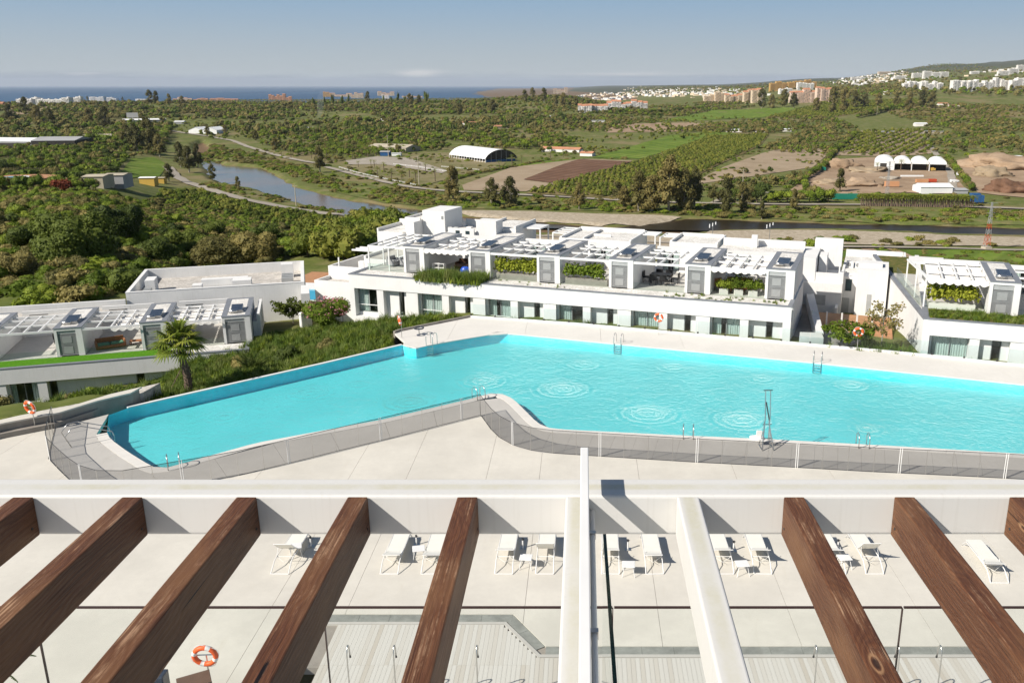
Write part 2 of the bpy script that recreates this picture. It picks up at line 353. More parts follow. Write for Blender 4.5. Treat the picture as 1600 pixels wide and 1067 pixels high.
# ------------------------------------------------------------------ terrain
KD = np.log(np.array([60, 100, 150, 220, 320, 420, 560, 800, 1100, 1500, 2000, 2600, 3300, 4500, 7000, 12000, 26000.]))
KU = [(-250, [-8, -6, -8, -12, -20, -28, -35, -42, -46, -44, -38, -33, -62, -94, -96, -97, -98]),
      (100, [-8, -5, -8, -13, -22, -30, -38, -43, -46, -43, -37, -33, -64, -94, -96, -97, -98]),
      (300, [-8, -8, -13, -20, -32, -45, -51, -53, -52, -48, -38, -29, -60, -94, -96, -97, -98]),
      (500, [-7, -8, -12, -19, -38, -51, -54.3, -54, -53, -49, -40, -30, -58, -94, -96, -97, -98]),
      (600, [-7, -8, -11, -16, -36, -51, -54.3, -54, -53, -49, -40, -29, -58, -94, -96, -97, -98]),
      (700, [-7, -12, -20, -30, -42, -52, -54.3, -54, -53, -49, -39, -28, -58, -94, -96, -97, -98]),
      (860, [-6, -14, -24, -36, -49, -54, -54.3, -53.5, -53, -50, -42, -16, -30, -70, -85, -60, -80]),
      (960, [-6, -14, -24, -36, -49, -54, -54.3, -53.5, -53, -50, -43, -28, -40, -60, -60, -35, 0]),
      (1100, [-6, -14, -24, -36, -49, -54, -54.3, -53.5, -53, -50, -45, -38, -30, -26, -10, 0, 30]),
      (1300, [-6, -14, -24, -36, -49, -54, -54.3, -53.5, -53, -49, -39, -19, -2, 10, 45, 90, 190]),
      (1500, [-6, -14, -24, -36, -49, -54, -54.3, -53.5, -52.5, -47, -31, -5, 24, 52, 130, 290, 300]),
      (1850, [-6, -14, -24, -36, -49, -54, -54.3, -53, -51, -45, -27, 5, 45, 110, 290, 620, 600])]
KQ = np.array([(u - 912) / 1430.0 for u, _ in KU]); KZ = np.array([z for _, z in KU], float)
# river channel, metres in the world, read once from the photograph on the water level
RL = -55.3
RIV = [(310, 250), (332, 248), (352, 259), (380, 261), (408, 263), (428, 272), (446, 285), (472, 297), (520, 308), (560, 316), (600, 321), (650, 328), (720, 338), (800, 347), (880, 351), (960, 356), (1030, 349), (1070, 342), (1130, 344), (1200, 347), (1300, 350), (1420, 352), (1520, 355), (1640, 358), (1800, 362),
       (1800, 374), (1640, 370), (1480, 366), (1380, 361), (1300, 359), (1200, 359), (1120, 362), (1060, 368), (1000, 368), (900, 366), (800, 366), (700, 362), (600, 352), (540, 340), (480, 322), (436, 312), (410, 301), (380, 296), (350, 290), (328, 283), (322, 272), (316, 262)]
RIVW = np.array([at(u, v, RL) for u, v in RIV])
LAG = np.array([at(u, v, RL) for u, v in [(300, 228), (318, 222), (335, 236), (320, 246), (303, 240)]])
def inpoly(P, x, y):
    x = np.asarray(x, float); y = np.asarray(y, float); c = np.zeros(x.shape, bool); n = len(P)
    for i in range(n):
        x0, y0 = P[i]; x1, y1 = P[(i + 1) % n]
        k = ((y0 > y) != (y1 > y)) & (x < (x1 - x0) * (y - y0) / ((y1 - y0) if y1 != y0 else 1e-9) + x0); c ^= k
    return c
def pdist(P, x, y, closed=True):
    d = np.full(np.shape(x), 1e9); n = len(P)
    for i in range(n if closed else n - 1):
        ax, ay = P[i]; bx, by = P[(i + 1) % n]; dx, dy = bx - ax, by - ay; L = dx * dx + dy * dy + 1e-12
        t = np.clip(((x - ax) * dx + (y - ay) * dy) / L, 0, 1); d = np.minimum(d, np.hypot(x - ax - t * dx, y - ay - t * dy))
    return d
def hsh(i, j): 
    h = (i.astype(np.int64) * 374761393 + j.astype(np.int64) * 668265263) & 0xffffffff
    h = ((h ^ (h >> 13)) * 1274126177) & 0xffffffff
    return (h ^ (h >> 16)) / 4294967295.0
def vnoise(x, y, s):
    x = x / s; y = y / s; i = np.floor(x); j = np.floor(y); a = x - i; b = y - j; a = a * a * (3 - 2 * a); b = b * b * (3 - 2 * b)
    i = i.astype(np.int64); j = j.astype(np.int64)
    return ((hsh(i, j) * (1 - a) + hsh(i + 1, j) * a) * (1 - b) + (hsh(i, j + 1) * (1 - a) + hsh(i + 1, j + 1) * a) * b) * 2 - 1
def fbm(x, y, s, o=4):
    r = 0; k = 1.0
    for q in range(o): r = r + vnoise(x + 37.1 * q, y - 91.7 * q, s) * k; s *= .47; k *= .5
    return r
def lw(s, d, a=17.2, o=(-40.03, 63.92)):
    c, n = math.cos(math.radians(a)), math.sin(math.radians(a)); return (o[0] + s * c - d * n, o[1] + s * n + d * c)
CP_ = [(-25.3, 46.2, -.5), (-23, 48.2, -.55), (-20.2, 51.2, -.5), (-16.2, 55, -.5), (-13, 58.4, -.4), (-13.8, 61.2, -.3), (-11.2, 63.6, -.25), (-8.9, 65.9, -.25), (-3, 64.6, -.15), (4, 62.3, -.15), (12.5, 59.4, -.2), (20, 57, -.25), (28, 54.2, -.3), (40, 50, -.4),
       (-27.8, 46.4, .12), (-31, 44.9, .15), (-36, 43, .1), (-44, 39, -.3), (-33, 49.5, -2.2), (-38, 48.5, -3.2), (-29, 52, -2.2), (-46, 52, -6), (-36, 56, -5.0), (-28, 58, -3.5), (-23, 60, -2.6), (-44.3, 59, -7.2), (-39.5, 60, -6.3), (-33.8, 61.5, -4.9), (-27.2, 63, -3.2), (-21, 67.5, -2.1), (-19.6, 69.8, -2.2), (-24, 70, -2.9), (-17, 66.5, -1.1), (-14, 65, -.6), (-50, 62, -8), (-60, 60, -9),
       (-22, 76, -3.5), (-30, 85, -6), (-5, 72, -2.5), (10, 75, -2.5), (18, 64, -.9), (20, 60.5, -.5), (18, 72, -1.5), (30, 65, -1.5), (35, 80, -5), (10, 90, -9), (-60, 80, -6), (-40, 95, -7), (0, 30, -6), (-30, 25, -6), (30, 25, -6), (60, 60, -5)]
CPA = np.array(CP_)
POOLPX = [(170, 648), (200, 637), (400, 592), (500, 569.5), (629, 539), (633, 541), (640, 543.6), (650, 544.3), (659, 542.5), (684, 536.8), (730, 529), (780, 521), (800, 521.5), (968, 538), (1265, 566), (1600, 601), (1900, 637), (1900, 730), (1600, 709), (1400, 697), (1200, 686), (1060, 680), (900, 672), (866, 670), (850, 667), (838, 659), (820, 641), (806, 627), (795, 619), (783, 615), (770, 614), (755, 617), (740, 622), (600, 655), (400, 692), (260, 731), (248, 732), (236, 728), (200, 706), (174, 687), (169, 681), (167.5, 676)]
POOL = np.array([at(u, v) for u, v in POOLPX])
DECKMASK = np.array([at(165, 644)] + [(-60, 34), (-60, 8), (80, 8), (80, 32), (48, 42.8)] + [at(1600, 573), at(1400, 552), at(1200, 534), at(1000, 517), at(900, 508), at(780, 500), at(738, 497), at(625, 519), at(617, 521), (-12.75, 57.9), (-20.35, 50.75), (-25.5, 46.1)])
def TH(x, y):
    x = np.asarray(x, float); y = np.asarray(y, float); D = np.maximum(y, 20.0); q = x / D; r = np.log(np.maximum(np.hypot(x * .0, y), 20.0))
    cols = []
    for k in range(len(KQ)):
        cols.append((np.interp(r - .06, KD, KZ[k]) + np.interp(r, KD, KZ[k]) + np.interp(r + .06, KD, KZ[k])) / 3)
    cols = np.array(cols); qq = np.clip(q, KQ[0], KQ[-1]); i = np.clip(np.searchsorted(KQ, qq) - 1, 0, len(KQ) - 2)
    t = (qq - KQ[i]) / (KQ[i + 1] - KQ[i]); t = t * t * (3 - 2 * t)
    z = np.take_along_axis(cols, i[None], 0)[0] * (1 - t) + np.take_along_axis(cols, i[None] + 1, 0)[0] * t
    slope = np.clip((z + 54.8) / 12, 0, 1)
    z = z + fbm(x, y, 60, 4) * 1.6 * slope * np.clip((y - 80) / 60, 0, 1) + fbm(x, y, 420, 4) * np.clip((y - 1300) / 1500, 0, 1) * (3 + np.clip((y - 3000) / 1000, 0, 12) * np.clip((q - .15) * 5, 0, 1))
    z = z + 34 * np.clip((y - 5200) / 2500, 0, 1) * np.clip((q - .25) * 3, 0, 1) * (fbm(x, y, 1500, 5))
    near = y < 115
    if near.any():
        xn, yn = x[near], y[near]; d = np.hypot(xn[:, None] - CPA[None, :, 0], yn[:, None] - CPA[None, :, 1]) + .3
        wgt = d ** -3.5; zi = (wgt * CPA[None, :, 2]).sum(1) / wgt.sum(1)
        k = np.clip((yn - 85) / 30, 0, 1); k = k * k * (3 - 2 * k); zz = zi * (1 - k) + z[near] * k
        ins = inpoly(DECKMASK, xn, yn); zz = np.where(ins, -6.0, zz); z = z.copy(); z[near] = zz
    rv = (y > 380) & (y < 1300)
    if rv.any():
        xr, yr = x[rv], y[rv]; m = np.zeros(xr.shape); 
        for P in (RIVW, LAG):
            dd = pdist(P, xr, yr); ii = inpoly(P, xr, yr); sd = np.where(ii, -dd, dd) + fbm(xr, yr, 14, 3) * 2.0; m = np.maximum(m, np.clip(.5 - sd / 7, 0, 1))
        z = z.copy(); z[rv] = z[rv] * (1 - m) + (RL - 1.2) * m
    return z
def ray(u, v):
    t = (v - CY) / FPX; dz = -SP - t * CP; dy = CP - t * SP; dx = (u - CX) / FPX
    k = np.exp(np.linspace(math.log(60), math.log(26000), 900)); g = HC + dz * k - TH(dx * k, dy * k)
    i = np.argmax(g < 0)
    if g[i] >= 0: i = len(k) - 1
    a, b = k[max(i - 1, 0)], k[i]
    for _ in range(12):
        c = (a + b) / 2
        if HC + dz * c - float(TH(np.array([dx * c]), np.array([dy * c]))[0]) < 0: b = c
        else: a = c
    return (dx * b, dy * b)
def rays(P): return [ray(u, v) for u, v in P]
# polar grid sheet
na, nr = 430, 560
ang = np.concatenate([np.linspace(-1.15, -.72, 20)[:-1], np.linspace(-.72, .60, na), np.linspace(.60, 1.15, 24)[1:]])
rad = np.concatenate([np.exp(np.linspace(math.log(20), math.log(140), 230))[:-1], np.exp(np.linspace(math.log(140), math.log(1500), 300))[:-1], np.exp(np.linspace(math.log(1500), math.log(30000), 130))])
A, Rr_ = np.meshgrid(ang, rad); X = Rr_ * A; Y = Rr_.copy()
Z = TH(X.ravel(), Y.ravel()); nA = len(ang); nR = len(rad)
vs = np.stack([X.ravel(), Y.ravel(), Z], 1)
me = bpy.data.meshes.new('terrain'); idx = np.arange(nA * nR).reshape(nR, nA)
F = np.stack([idx[:-1, :-1], idx[:-1, 1:], idx[1:, 1:], idx[1:, :-1]], -1).reshape(-1, 4)
me.vertices.add(len(vs)); me.vertices.foreach_set('co', vs.ravel().astype(np.float32)); me.loops.add(F.size); me.loops.foreach_set('vertex_index', F.ravel().astype(np.int32))
me.polygons.add(len(F)); me.polygons.foreach_set('loop_start', (np.arange(len(F)) * 4).astype(np.int32)); me.polygons.foreach_set('loop_total', np.full(len(F), 4, np.int32)); me.polygons.foreach_set('use_smooth', np.ones(len(F), bool))
me.update(); me.validate()
def ground_mat():
    m = MT('scrub_ground'); v = m.pos(); n1 = m.noise(v, .012, 8, .65); n2 = m.noise(v, .09, 6, .65); n3 = m.noise(v, .9, 5, .7)
    c = m.ramp(n2, [(.30, (0.06, 0.085, 0.020)), (.47, (0.12, 0.135, 0.035)), (.57, (0.19, 0.165, 0.07)), (.68, (0.31, 0.235, 0.15))])
    c2 = m.ramp(n3, [(.3, (0.045, 0.07, 0.015)), (.55, (0.12, 0.145, 0.035)), (.8, (0.22, 0.19, 0.08))])
    c = m.mix(.5, c, c2); c = m.mix(m.mr(n1, .5, .62, 0, .6), c, (0.24, 0.18, 0.10))
    s = m.n('ShaderNodeSeparateXYZ'); m.L.new(v, s.inputs[0])
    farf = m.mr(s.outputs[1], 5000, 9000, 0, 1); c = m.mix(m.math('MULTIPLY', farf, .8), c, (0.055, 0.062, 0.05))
    wet = m.mr(s.outputs[2], RL - .2, RL + .5, 1, 0); c = m.mix(m.math('MULTIPLY', wet, m.mr(s.outputs[1], 350, 380)), c, (0.15, 0.10, 0.055))
    m.set(c, .95, spec=.1); return m.m
M['ground'] = ground_mat(); me.materials.append(M['ground'])
terrain = bpy.data.objects.new('terrain', me); COL.objects.link(terrain); terrain['kind'] = 'structure'
print('terrain', len(vs))
# sea
def sea_mat():
    m = MT('sea_water'); v = m.pos(); n = m.noise(m.coord('Object', (1, .25, 1)), .004, 7, .7); n2 = m.noise(m.coord('Object', (1, .12, 1)), .0008, 4)
    c = m.mix(m.mr(n2, .35, .7), (0.020, 0.065, 0.135), (0.033, 0.09, 0.17)); c = m.mix(m.mr(n, .66, .74, 0, .35), c, (.35, .42, .46)); m.set(c, .55, spec=.25)
    return m.m
mb = MB(); mb.face([(-70000, 3000, -90), (40000, 3000, -90), (70000, 90000, -90), (-90000, 90000, -90)]); mb.build('sea', sea_mat(), kind='structure')
def river_mat():
    m = MT('river_water'); v = m.pos(); n = m.noise(v, .02, 5, .6); n2 = m.noise(m.coord('Object', (1, .5, 1)), .35, 4)
    s = m.n('ShaderNodeSeparateXYZ'); m.L.new(v, s.inputs[0]); east = m.mr(s.outputs[0], -150, 90)
    a = m.mix(m.mr(n, .4, .65), (0.10, 0.085, 0.06), (0.16, 0.095, 0.042)); b = m.mix(m.mr(n, .4, .65), (0.022, 0.016, 0.008), (0.045, 0.030, 0.014))
    m.set(m.mix(east, a, b), m.mr(east, 0, 1, .16, .38), spec=m.mr(east, 0, 1, .38, .10)); m.bump(n2, .05, .1); return m.m
mb = MB(); c0 = RIVW.mean(0)
big = [(-560, 760), (-560, 640), (-330, 520), (-100, 470), (200, 440), (420, 425), (420, 520), (100, 560), (-100, 640), (-330, 1150)]
mb.face([(x, y, RL) for x, y in big]); mb.build('river', river_mat(), kind='structure')
# ------------------------------------------------------------------ draped sheets: roads, fields, gravel
def densify(P, st):
    o = []
    for i in range(len(P)):
        a = P[i]; b = P[(i + 1) % len(P)]; n = max(1, int(math.dist(a, b) / st))
        for k in range(n): o.append((a[0] + (b[0] - a[0]) * k / n, a[1] + (b[1] - a[1]) * k / n))
    return o
def drape(name, P, mat, off=.35, st=None, kind='structure', jitter=0):
    P = [tuple(p) for p in P]; xs = [p[0] for p in P]; ys = [p[1] for p in P]; ext = max(max(xs) - min(xs), max(ys) - min(ys)); st = st or max(3.0, ext / 60)
    B = densify(P, st)
    if jitter: B = [(x + random.uniform(-1, 1) * jitter, y + random.uniform(-1, 1) * jitter) for x, y in B]
    gx = np.arange(min(xs), max(xs), st); gy = np.arange(min(ys), max(ys), st); G = np.array(np.meshgrid(gx, gy)).reshape(2, -1).T
    if len(G):
        k = inpoly(B, G[:, 0], G[:, 1]) & (pdist(B, G[:, 0], G[:, 1]) > st * .35); G = G[k]
    pts = [Vector(p) for p in B] + [Vector(p) for p in G.tolist()]; nb = len(B)
    r = delaunay_2d_cdt(pts, [(i, (i + 1) % nb) for i in range(nb)], [], 1, 1e-4)
    V = np.array([tuple(p) for p in r[0]]); zz = TH(V[:, 0], V[:, 1]) + off
    mb = MB(); mb.v = [(a, b, c) for (a, b), c in zip(V.tolist(), zz.tolist())]; mb.f = [tuple(f) for f in r[2]]
    mb.f = [f if (lambda a, b, c: (b[0] - a[0]) * (c[1] - a[1]) - (b[1] - a[1]) * (c[0] - a[0]))(*[mb.v[q] for q in f[:3]]) > 0 else f[::-1] for f in mb.f]
    mb.m = [0] * len(mb.f); return mb.build(name, mat, smooth=True, kind=kind)
def ribbon(name, px, w_, mat, off=.6, raw=None):
    P = raw or rays(px); L = []; 
    D = []
    for i in range(len(P) - 1):
        n = max(1, int(math.dist(P[i], P[i + 1]) / 5)); D += [(P[i][0] + (P[i + 1][0] - P[i][0]) * k / n, P[i][1] + (P[i + 1][1] - P[i][1]) * k / n) for k in range(n)]
    D.append(P[-1])
    for _ in range(6): D = [D[0]] + [((D[i - 1][0] + D[i][0] * 2 + D[i + 1][0]) / 4, (D[i - 1][1] + D[i][1] * 2 + D[i + 1][1]) / 4) for i in range(1, len(D) - 1)] + [D[-1]]
    Lf = []; Rt = []
    for i in range(len(D)):
        a = D[max(i - 1, 0)]; b = D[min(i + 1, len(D) - 1)]; dx, dy = b[0] - a[0], b[1] - a[1]; l = math.hypot(dx, dy) or 1; ww = w_ / 2 * (1 + .18 * math.sin(i * .7) * random.random())
        Lf.append((D[i][0] - dy / l * ww, D[i][1] + dx / l * ww)); Rt.append((D[i][0] + dy / l * ww, D[i][1] - dx / l * ww))
    zc = TH(np.array([d[0] for d in D]), np.array([d[1] for d in D])); zl = np.maximum(TH(np.array([d[0] for d in Lf]), np.array([d[1] for d in Lf])), zc - .6) + off; zr = np.maximum(TH(np.array([d[0] for d in Rt]), np.array([d[1] for d in Rt])), zc - .6) + off
    mb = MB()
    for i in range(len(D)): mb.v += [(*Lf[i], float(zl[i])), (*Rt[i], float(zr[i]))]
    for i in range(len(D) - 1): mb.f.append((2 * i, 2 * i + 1, 2 * i + 3, 2 * i + 2)[::-1]); mb.m.append(0)
    mb.f = [f[::-1] for f in mb.f]
    return mb.build(name, mat, smooth=True, kind='structure')
def soil(name, a, b, c=None, sc=.05, rowdir=None, rowsc=1.0):
    m = MT(name); v = m.pos(); n = m.noise(v, sc, 7, .65); n2 = m.noise(v, sc * 9, 5, .7)
    f = m.math('ADD', m.math('MULTIPLY', n, .65), m.math('MULTIPLY', n2, .35)); col = m.ramp(f, [(.36, a), (.52, b), (.68, c or b)])
    if rowdir is not None:
        q = m.coord('Object', (rowsc, rowsc, 1), (0, 0, rowdir)); s = m.n('ShaderNodeSeparateXYZ'); m.L.new(q, s.inputs[0]); r = m.math('SINE', s.outputs[0]); col = m.mix(m.mr(r, -.2, .8, 0, .45), col, tuple(k * .62 for k in a))
    m.set(col, .95, spec=.1); return m.m
M['road'] = soil('dusty_track', (0.27, 0.235, 0.19), (0.34, 0.30, 0.245), (0.40, 0.355, 0.30), .12)
M['asph'] = soil('old_asphalt', (0.14, 0.13, 0.125), (0.18, 0.17, 0.16), (0.21, .19, .175), .1)
M['dirt'] = soil('bare_orange_soil', (0.24, 0.165, 0.105), (0.33, 0.235, 0.155), (0.40, 0.30, 0.21), .03)
M['ploughed'] = soil('ploughed_red_soil', (0.115, 0.062, 0.038), (0.165, 0.092, 0.058), (0.21, .125, .08), .05, .5, .6)
M['sandf'] = soil('pale_dry_field', (0.25, 0.19, 0.12), (0.32, 0.245, 0.165), (0.36, .285, .2), .03)
M['grassf'] = soil('green_meadow', (0.075, 0.125, 0.016), (0.14, 0.20, 0.028), (0.22, 0.24, 0.06), .02, .62, .45)
M['paddock'] = soil('worn_paddock', (0.12, 0.125, 0.04), (0.20, 0.17, 0.085), (0.28, 0.225, 0.14), .025)
M['orchf'] = soil('orchard_floor', (0.13, 0.115, 0.04), (0.19, 0.15, 0.065), (0.26, 0.20, 0.11), .04)
M['bank'] = soil('river_bank_scrub', (0.07, 0.10, 0.022), (0.14, 0.155, 0.045), (0.29, 0.20, 0.11), .09)
drape('gravel_bar', rays([(705, 333), (760, 330), (830, 331), (900, 334), (960, 336), (1020, 337), (1065, 341), (1035, 350), (1000, 355), (940, 355), (880, 350), (800, 345), (740, 340)]), M['pebble'], .5, 3)
drape('gravel_bar', rays([(1065, 378), (1110, 362), (1200, 360), (1300, 361), (1400, 364), (1500, 369), (1640, 373), (1640, 386), (1400, 384), (1200, 382)]), M['pebble'], .4, 3, jitter=.4)
drape('gravel_bar', rays([(1150, 392), (700, 372), (860, 367), (1080, 371), (1130, 381)]), M['pebble'], .35, 4)
drape('tributary_field', rays([(1180, 392), (1400, 391), (1700, 393), (1700, 425), (1500, 424), (1340, 412), (1250, 405)]), M['grassf'], .35, 4)
for a in ([(1345, 391), (1365, 391), (1400, 413), (1370, 412)], [(1385, 391), (1398, 391), (1450, 414), (1425, 414)]): drape('tilled_strip', rays(a), M['dirt'], .75, 3)
ribbon('river_track', [(700, 360), (900, 372), (1000, 379), (1160, 386), (1300, 387), (1400, 388), (1520, 391), (1640, 393), (1800, 398)], 5.0, M['road'], .7)
ribbon('levee_road', [(262, 262), (268, 268), (274, 276), (292, 286), (315, 293), (345, 303), (380, 313), (415, 320), (450, 326), (490, 333), (530, 338), (575, 341)], 8.0, M['road'], .8)
ribbon('levee_road', [(268, 205), (300, 210), (330, 214), (365, 221), (390, 231), (420, 240), (450, 248), (480, 254), (510, 258)], 7.0, M['road'], .8)
ribbon('levee_road', [(510, 262), (540, 270), (575, 279), (620, 290), (665, 297), (700, 300), (800, 305), (860, 308), (930, 312), (990, 316), (1060, 318), (1150, 320), (1250, 321), (1330, 321), (1420, 322), (1500, 324), (1560, 326), (1700, 332)], 6.0, M['road'], .8)
drape('river_bank', rays([(520, 300), (560, 290), (620, 296), (700, 305), (900, 318), (1100, 324), (1300, 326), (1500, 330), (1700, 338), (1700, 356), (1500, 351), (1300, 346), (1140, 341), (1000, 332), (850, 328), (700, 327), (600, 318)]), M['bank'], .3, 4)
drape('dry_field', rays([(722, 290), (800, 262), (905, 249), (990, 252), (960, 262), (880, 284), (822, 300), (725, 298)]), M['sandf'], .4, 6)
drape('ploughed_field', rays([(818, 282), (880, 258), (905, 250), (986, 254), (900, 281), (860, 287)]), M['ploughed'], .8, 6)
drape('green_field', rays([(925, 247), (1045, 212), (1110, 206), (1150, 209), (1080, 226), (1000, 249)]), M['grassf'], .4, 8)
drape('avocado_orchard', rays([(820, 303), (1000, 252), (1110, 212), (1202, 210), (1188, 228), (1115, 262), (1040, 300), (980, 313)]), M['orchf'], .5, 8)
drape('paddock', rays([(528, 262), (600, 250), (700, 238), (790, 255), (780, 266), (690, 283), (652, 294), (560, 276)]), M['paddock'], .35, 6)
drape('green_verge', rays([(790, 262), (860, 252), (930, 246), (900, 250), (800, 262)]), M['grassf'], .5, 6)
drape('sand_yard', rays([(540, 252), (590, 245), (640, 248), (700, 268), (690, 272), (600, 258), (545, 258)]), M['road'], .6, 5)
drape('builders_yard', rays([(1232, 300), (1300, 250), (1370, 246), (1480, 262), (1512, 300), (1490, 304), (1420, 302), (1345, 304), (1235, 304)]), M['dirt'], .45, 5)
drape('builders_yard', rays([(1478, 252), (1530, 262), (1600, 250), (1700, 256), (1700, 318), (1560, 306), (1528, 302), (1500, 270)]), M['dirt'], .45, 5)
drape('spaced_orchard', rays([(1305, 243), (1345, 205), (1440, 202), (1462, 240), (1400, 246)]), M['sandf'], .4, 8)
drape('bare_plot', rays([(1075, 290), (1130, 262), (1190, 240), (1240, 228), (1300, 236), (1270, 262), (1150, 280)]), M['sandf'], .3, 8)
drape('bare_plot', rays([(930, 196), (1080, 192), (1130, 196), (1060, 206), (950, 208)]), M['dirt'], .4, 8)
drape('green_meadow', rays([(1030, 190), (1110, 173), (1220, 168), (1290, 170), (1200, 183), (1110, 188)]), M['grassf'], .5, 10)
drape('avocado_orchard', rays([(1200, 184), (1300, 156), (1430, 155), (1450, 160), (1380, 172), (1300, 184)]), M['orchf'], .6, 10)
drape('green_meadow', rays([(1380, 172), (1450, 165), (1560, 172), (1640, 180), (1500, 186), (1400, 180)]), M['orchf'], .5, 10)
drape('lawn', rays([(190, 268), (205, 248), (240, 246), (262, 258), (250, 276), (200, 280)]), M['grassf'], .35, 4)
drape('cleared_hill', rays([(15, 172), (40, 165), (95, 166), (80, 178), (20, 180)]), M['sandf'], .6, 12)
ribbon('field_track', [(1110, 320), (1140, 306), (1180, 300), (1232, 306)], 4, M['road'], .7)
ribbon('field_track', [(1490, 300), (1485, 270), (1465, 245), (1440, 208)], 6, M['road'], .8)
# ------------------------------------------------------------------ vegetation library
def blob(mb, c, R, sub, amp, seed, m=0):
    bm = bmesh.new(); bmesh.ops.create_icosphere(bm, subdivisions=sub, radius=1.0); b = len(mb.v)
    for v in bm.verts:
        p = v.co; k = 1 + amp * mnoise.noise(p * 1.7 + Vector((seed, seed * .3, 0))) + amp * .6 * mnoise.noise(p * 4.3 + Vector((0, seed, 7)))
        mb.v.append((c[0] + p.x * R[0] * k, c[1] + p.y * R[1] * k, c[2] + p.z * R[2] * k))
    for f in bm.faces: mb.f.append(tuple(b + v.index for v in f.verts)); mb.m.append(m)
    bm.free()
def leafcards(mb, c, R, n, size, rnd, m=0, up=.3, lo=-.6):
    for _ in range(n):
        while True:
            d = Vector((rnd.gauss(0, 1), rnd.gauss(0, 1), rnd.gauss(0, 1))).normalized()
            if d.z > lo: break
        k = rnd.uniform(.86, 1.22); p = Vector((c[0] + d.x * R[0] * k, c[1] + d.y * R[1] * k, c[2] + d.z * R[2] * k))
        nn = (d + Vector((rnd.gauss(0, .6), rnd.gauss(0, .6), rnd.gauss(0, .6) + up))).normalized(); t = nn.orthogonal().normalized(); t = (t * math.cos(rnd.random() * 6) + nn.cross(t) * math.sin(rnd.random() * 6)).normalized(); s = nn.cross(t)
        a = size * rnd.uniform(.6, 1.3); b_ = a * rnd.uniform(.45, .8)
        mb.face([p - t * a, p - s * b_ + t * a * .1, p + t * a, p + s * b_ + t * a * .1], m)
def crown(mb, c, R, lobes, leaf_n, leaf, seed, m=0, sub=2, amp=.35, lr=(.42, .6), flat=0.0):
    rnd = random.Random(seed)
    L = []
    for i in range(lobes):
        a = 2 * math.pi * (i / lobes + rnd.uniform(-.08, .08)); q = rnd.uniform(.35, .66) if i else 0.0; h = rnd.uniform(-.35, .5) if i else .25
        L.append(((c[0] + math.cos(a) * q * R[0], c[1] + math.sin(a) * q * R[1], c[2] + h * R[2]), rnd.uniform(*lr)))
    for (p, s) in L:
        RR = (R[0] * s, R[1] * s, R[2] * s * (1 - flat)); blob(mb, p, (RR[0] * .93, RR[1] * .93, RR[2] * .93), sub, amp, seed + s * 10, m); leafcards(mb, p, RR, max(4, leaf_n // lobes), leaf, rnd, m)
def plant_mesh(name, R, cz, lobes, n, leaf, seed, mat, trunk=None, sub=2, amp=.35, bark='bark', lr=(.42, .6), flat=0.0):
    mb = MB(); crown(mb, (0, 0, cz), R, lobes, n, leaf, seed, 0, sub, amp, lr, flat)
    if trunk:
        rnd = random.Random(seed + 5); r0 = trunk
        mb.tube([(0, 0, -1), (rnd.uniform(-.1, .1) * R[0], rnd.uniform(-.1, .1) * R[1], cz * .45), (rnd.uniform(-.15, .15) * R[0], 0, cz * .9)], [r0 * 1.3, r0, r0 * .5], 6, 1)
        for k in range(3):
            a = rnd.random() * 6.28; mb.tube([(0, 0, cz * .5), (math.cos(a) * R[0] * .4, math.sin(a) * R[1] * .4, cz * .95)], [r0 * .6, r0 * .25], 5, 1)
    return mb.mesh(name, [M[mat], M[bark]])
def frond(mb, base, az, L, droop, rise, n=9, wid=.5, m=0, leaf=26):
    # arched midrib with paired leaflets
    P = []; x = 0; el = rise
    p = Vector(base); st = L / n
    for i in range(n + 1):
        P.append(p.copy()); p = p + Vector((math.cos(az) * math.cos(el), math.sin(az) * math.cos(el), math.sin(el))) * st; el -= droop / n
    mb.tube(P, [.03 * (1 - .8 * i / n) + .006 for i in range(n + 1)], 4, m)
    side = Vector((-math.sin(az), math.cos(az), 0))
    for j in range(leaf):
        t = .22 + .76 * j / leaf; q = t * n; i = min(int(q), n - 1); c = P[i].lerp(P[i + 1], q - i); d = (P[i + 1] - P[i]).normalized()
        w_ = wid * math.sin(math.pi * min(1, t * 1.0)) ** .6 * (1.05 - .35 * t)
        for sg in (-1, 1):
            tip = c + (side * sg * .9 + d * .55 + Vector((0, 0, -.22))).normalized() * w_; e = d * .035 * (L / 2)
            mb.face([c - e, c + e, tip], m)
def palm_mesh(name, h, L, nf, seed, thick=.2, leaf=22):
    rnd = random.Random(seed); mb = MB(); P = [(0.03 * math.sin(k * 1.3), 0.03 * math.cos(k), -0.5 + (h + .5) * k / 8) for k in range(9)]
    mb.tube(P, [thick * (1.15 - .25 * k / 8) for k in range(9)], 8, 1)
    for k in range(nf):
        az = k * 2.39996; e = 1.25 - 1.5 * (k / nf); frond(mb, (P[-1][0], P[-1][1], h), az, L * rnd.uniform(.85, 1.1), rnd.uniform(1.3, 2.0), e, 7, L * .28, 0, leaf)
    return mb.mesh(name, [M['f_palm'], M['bark']])
SH = {}
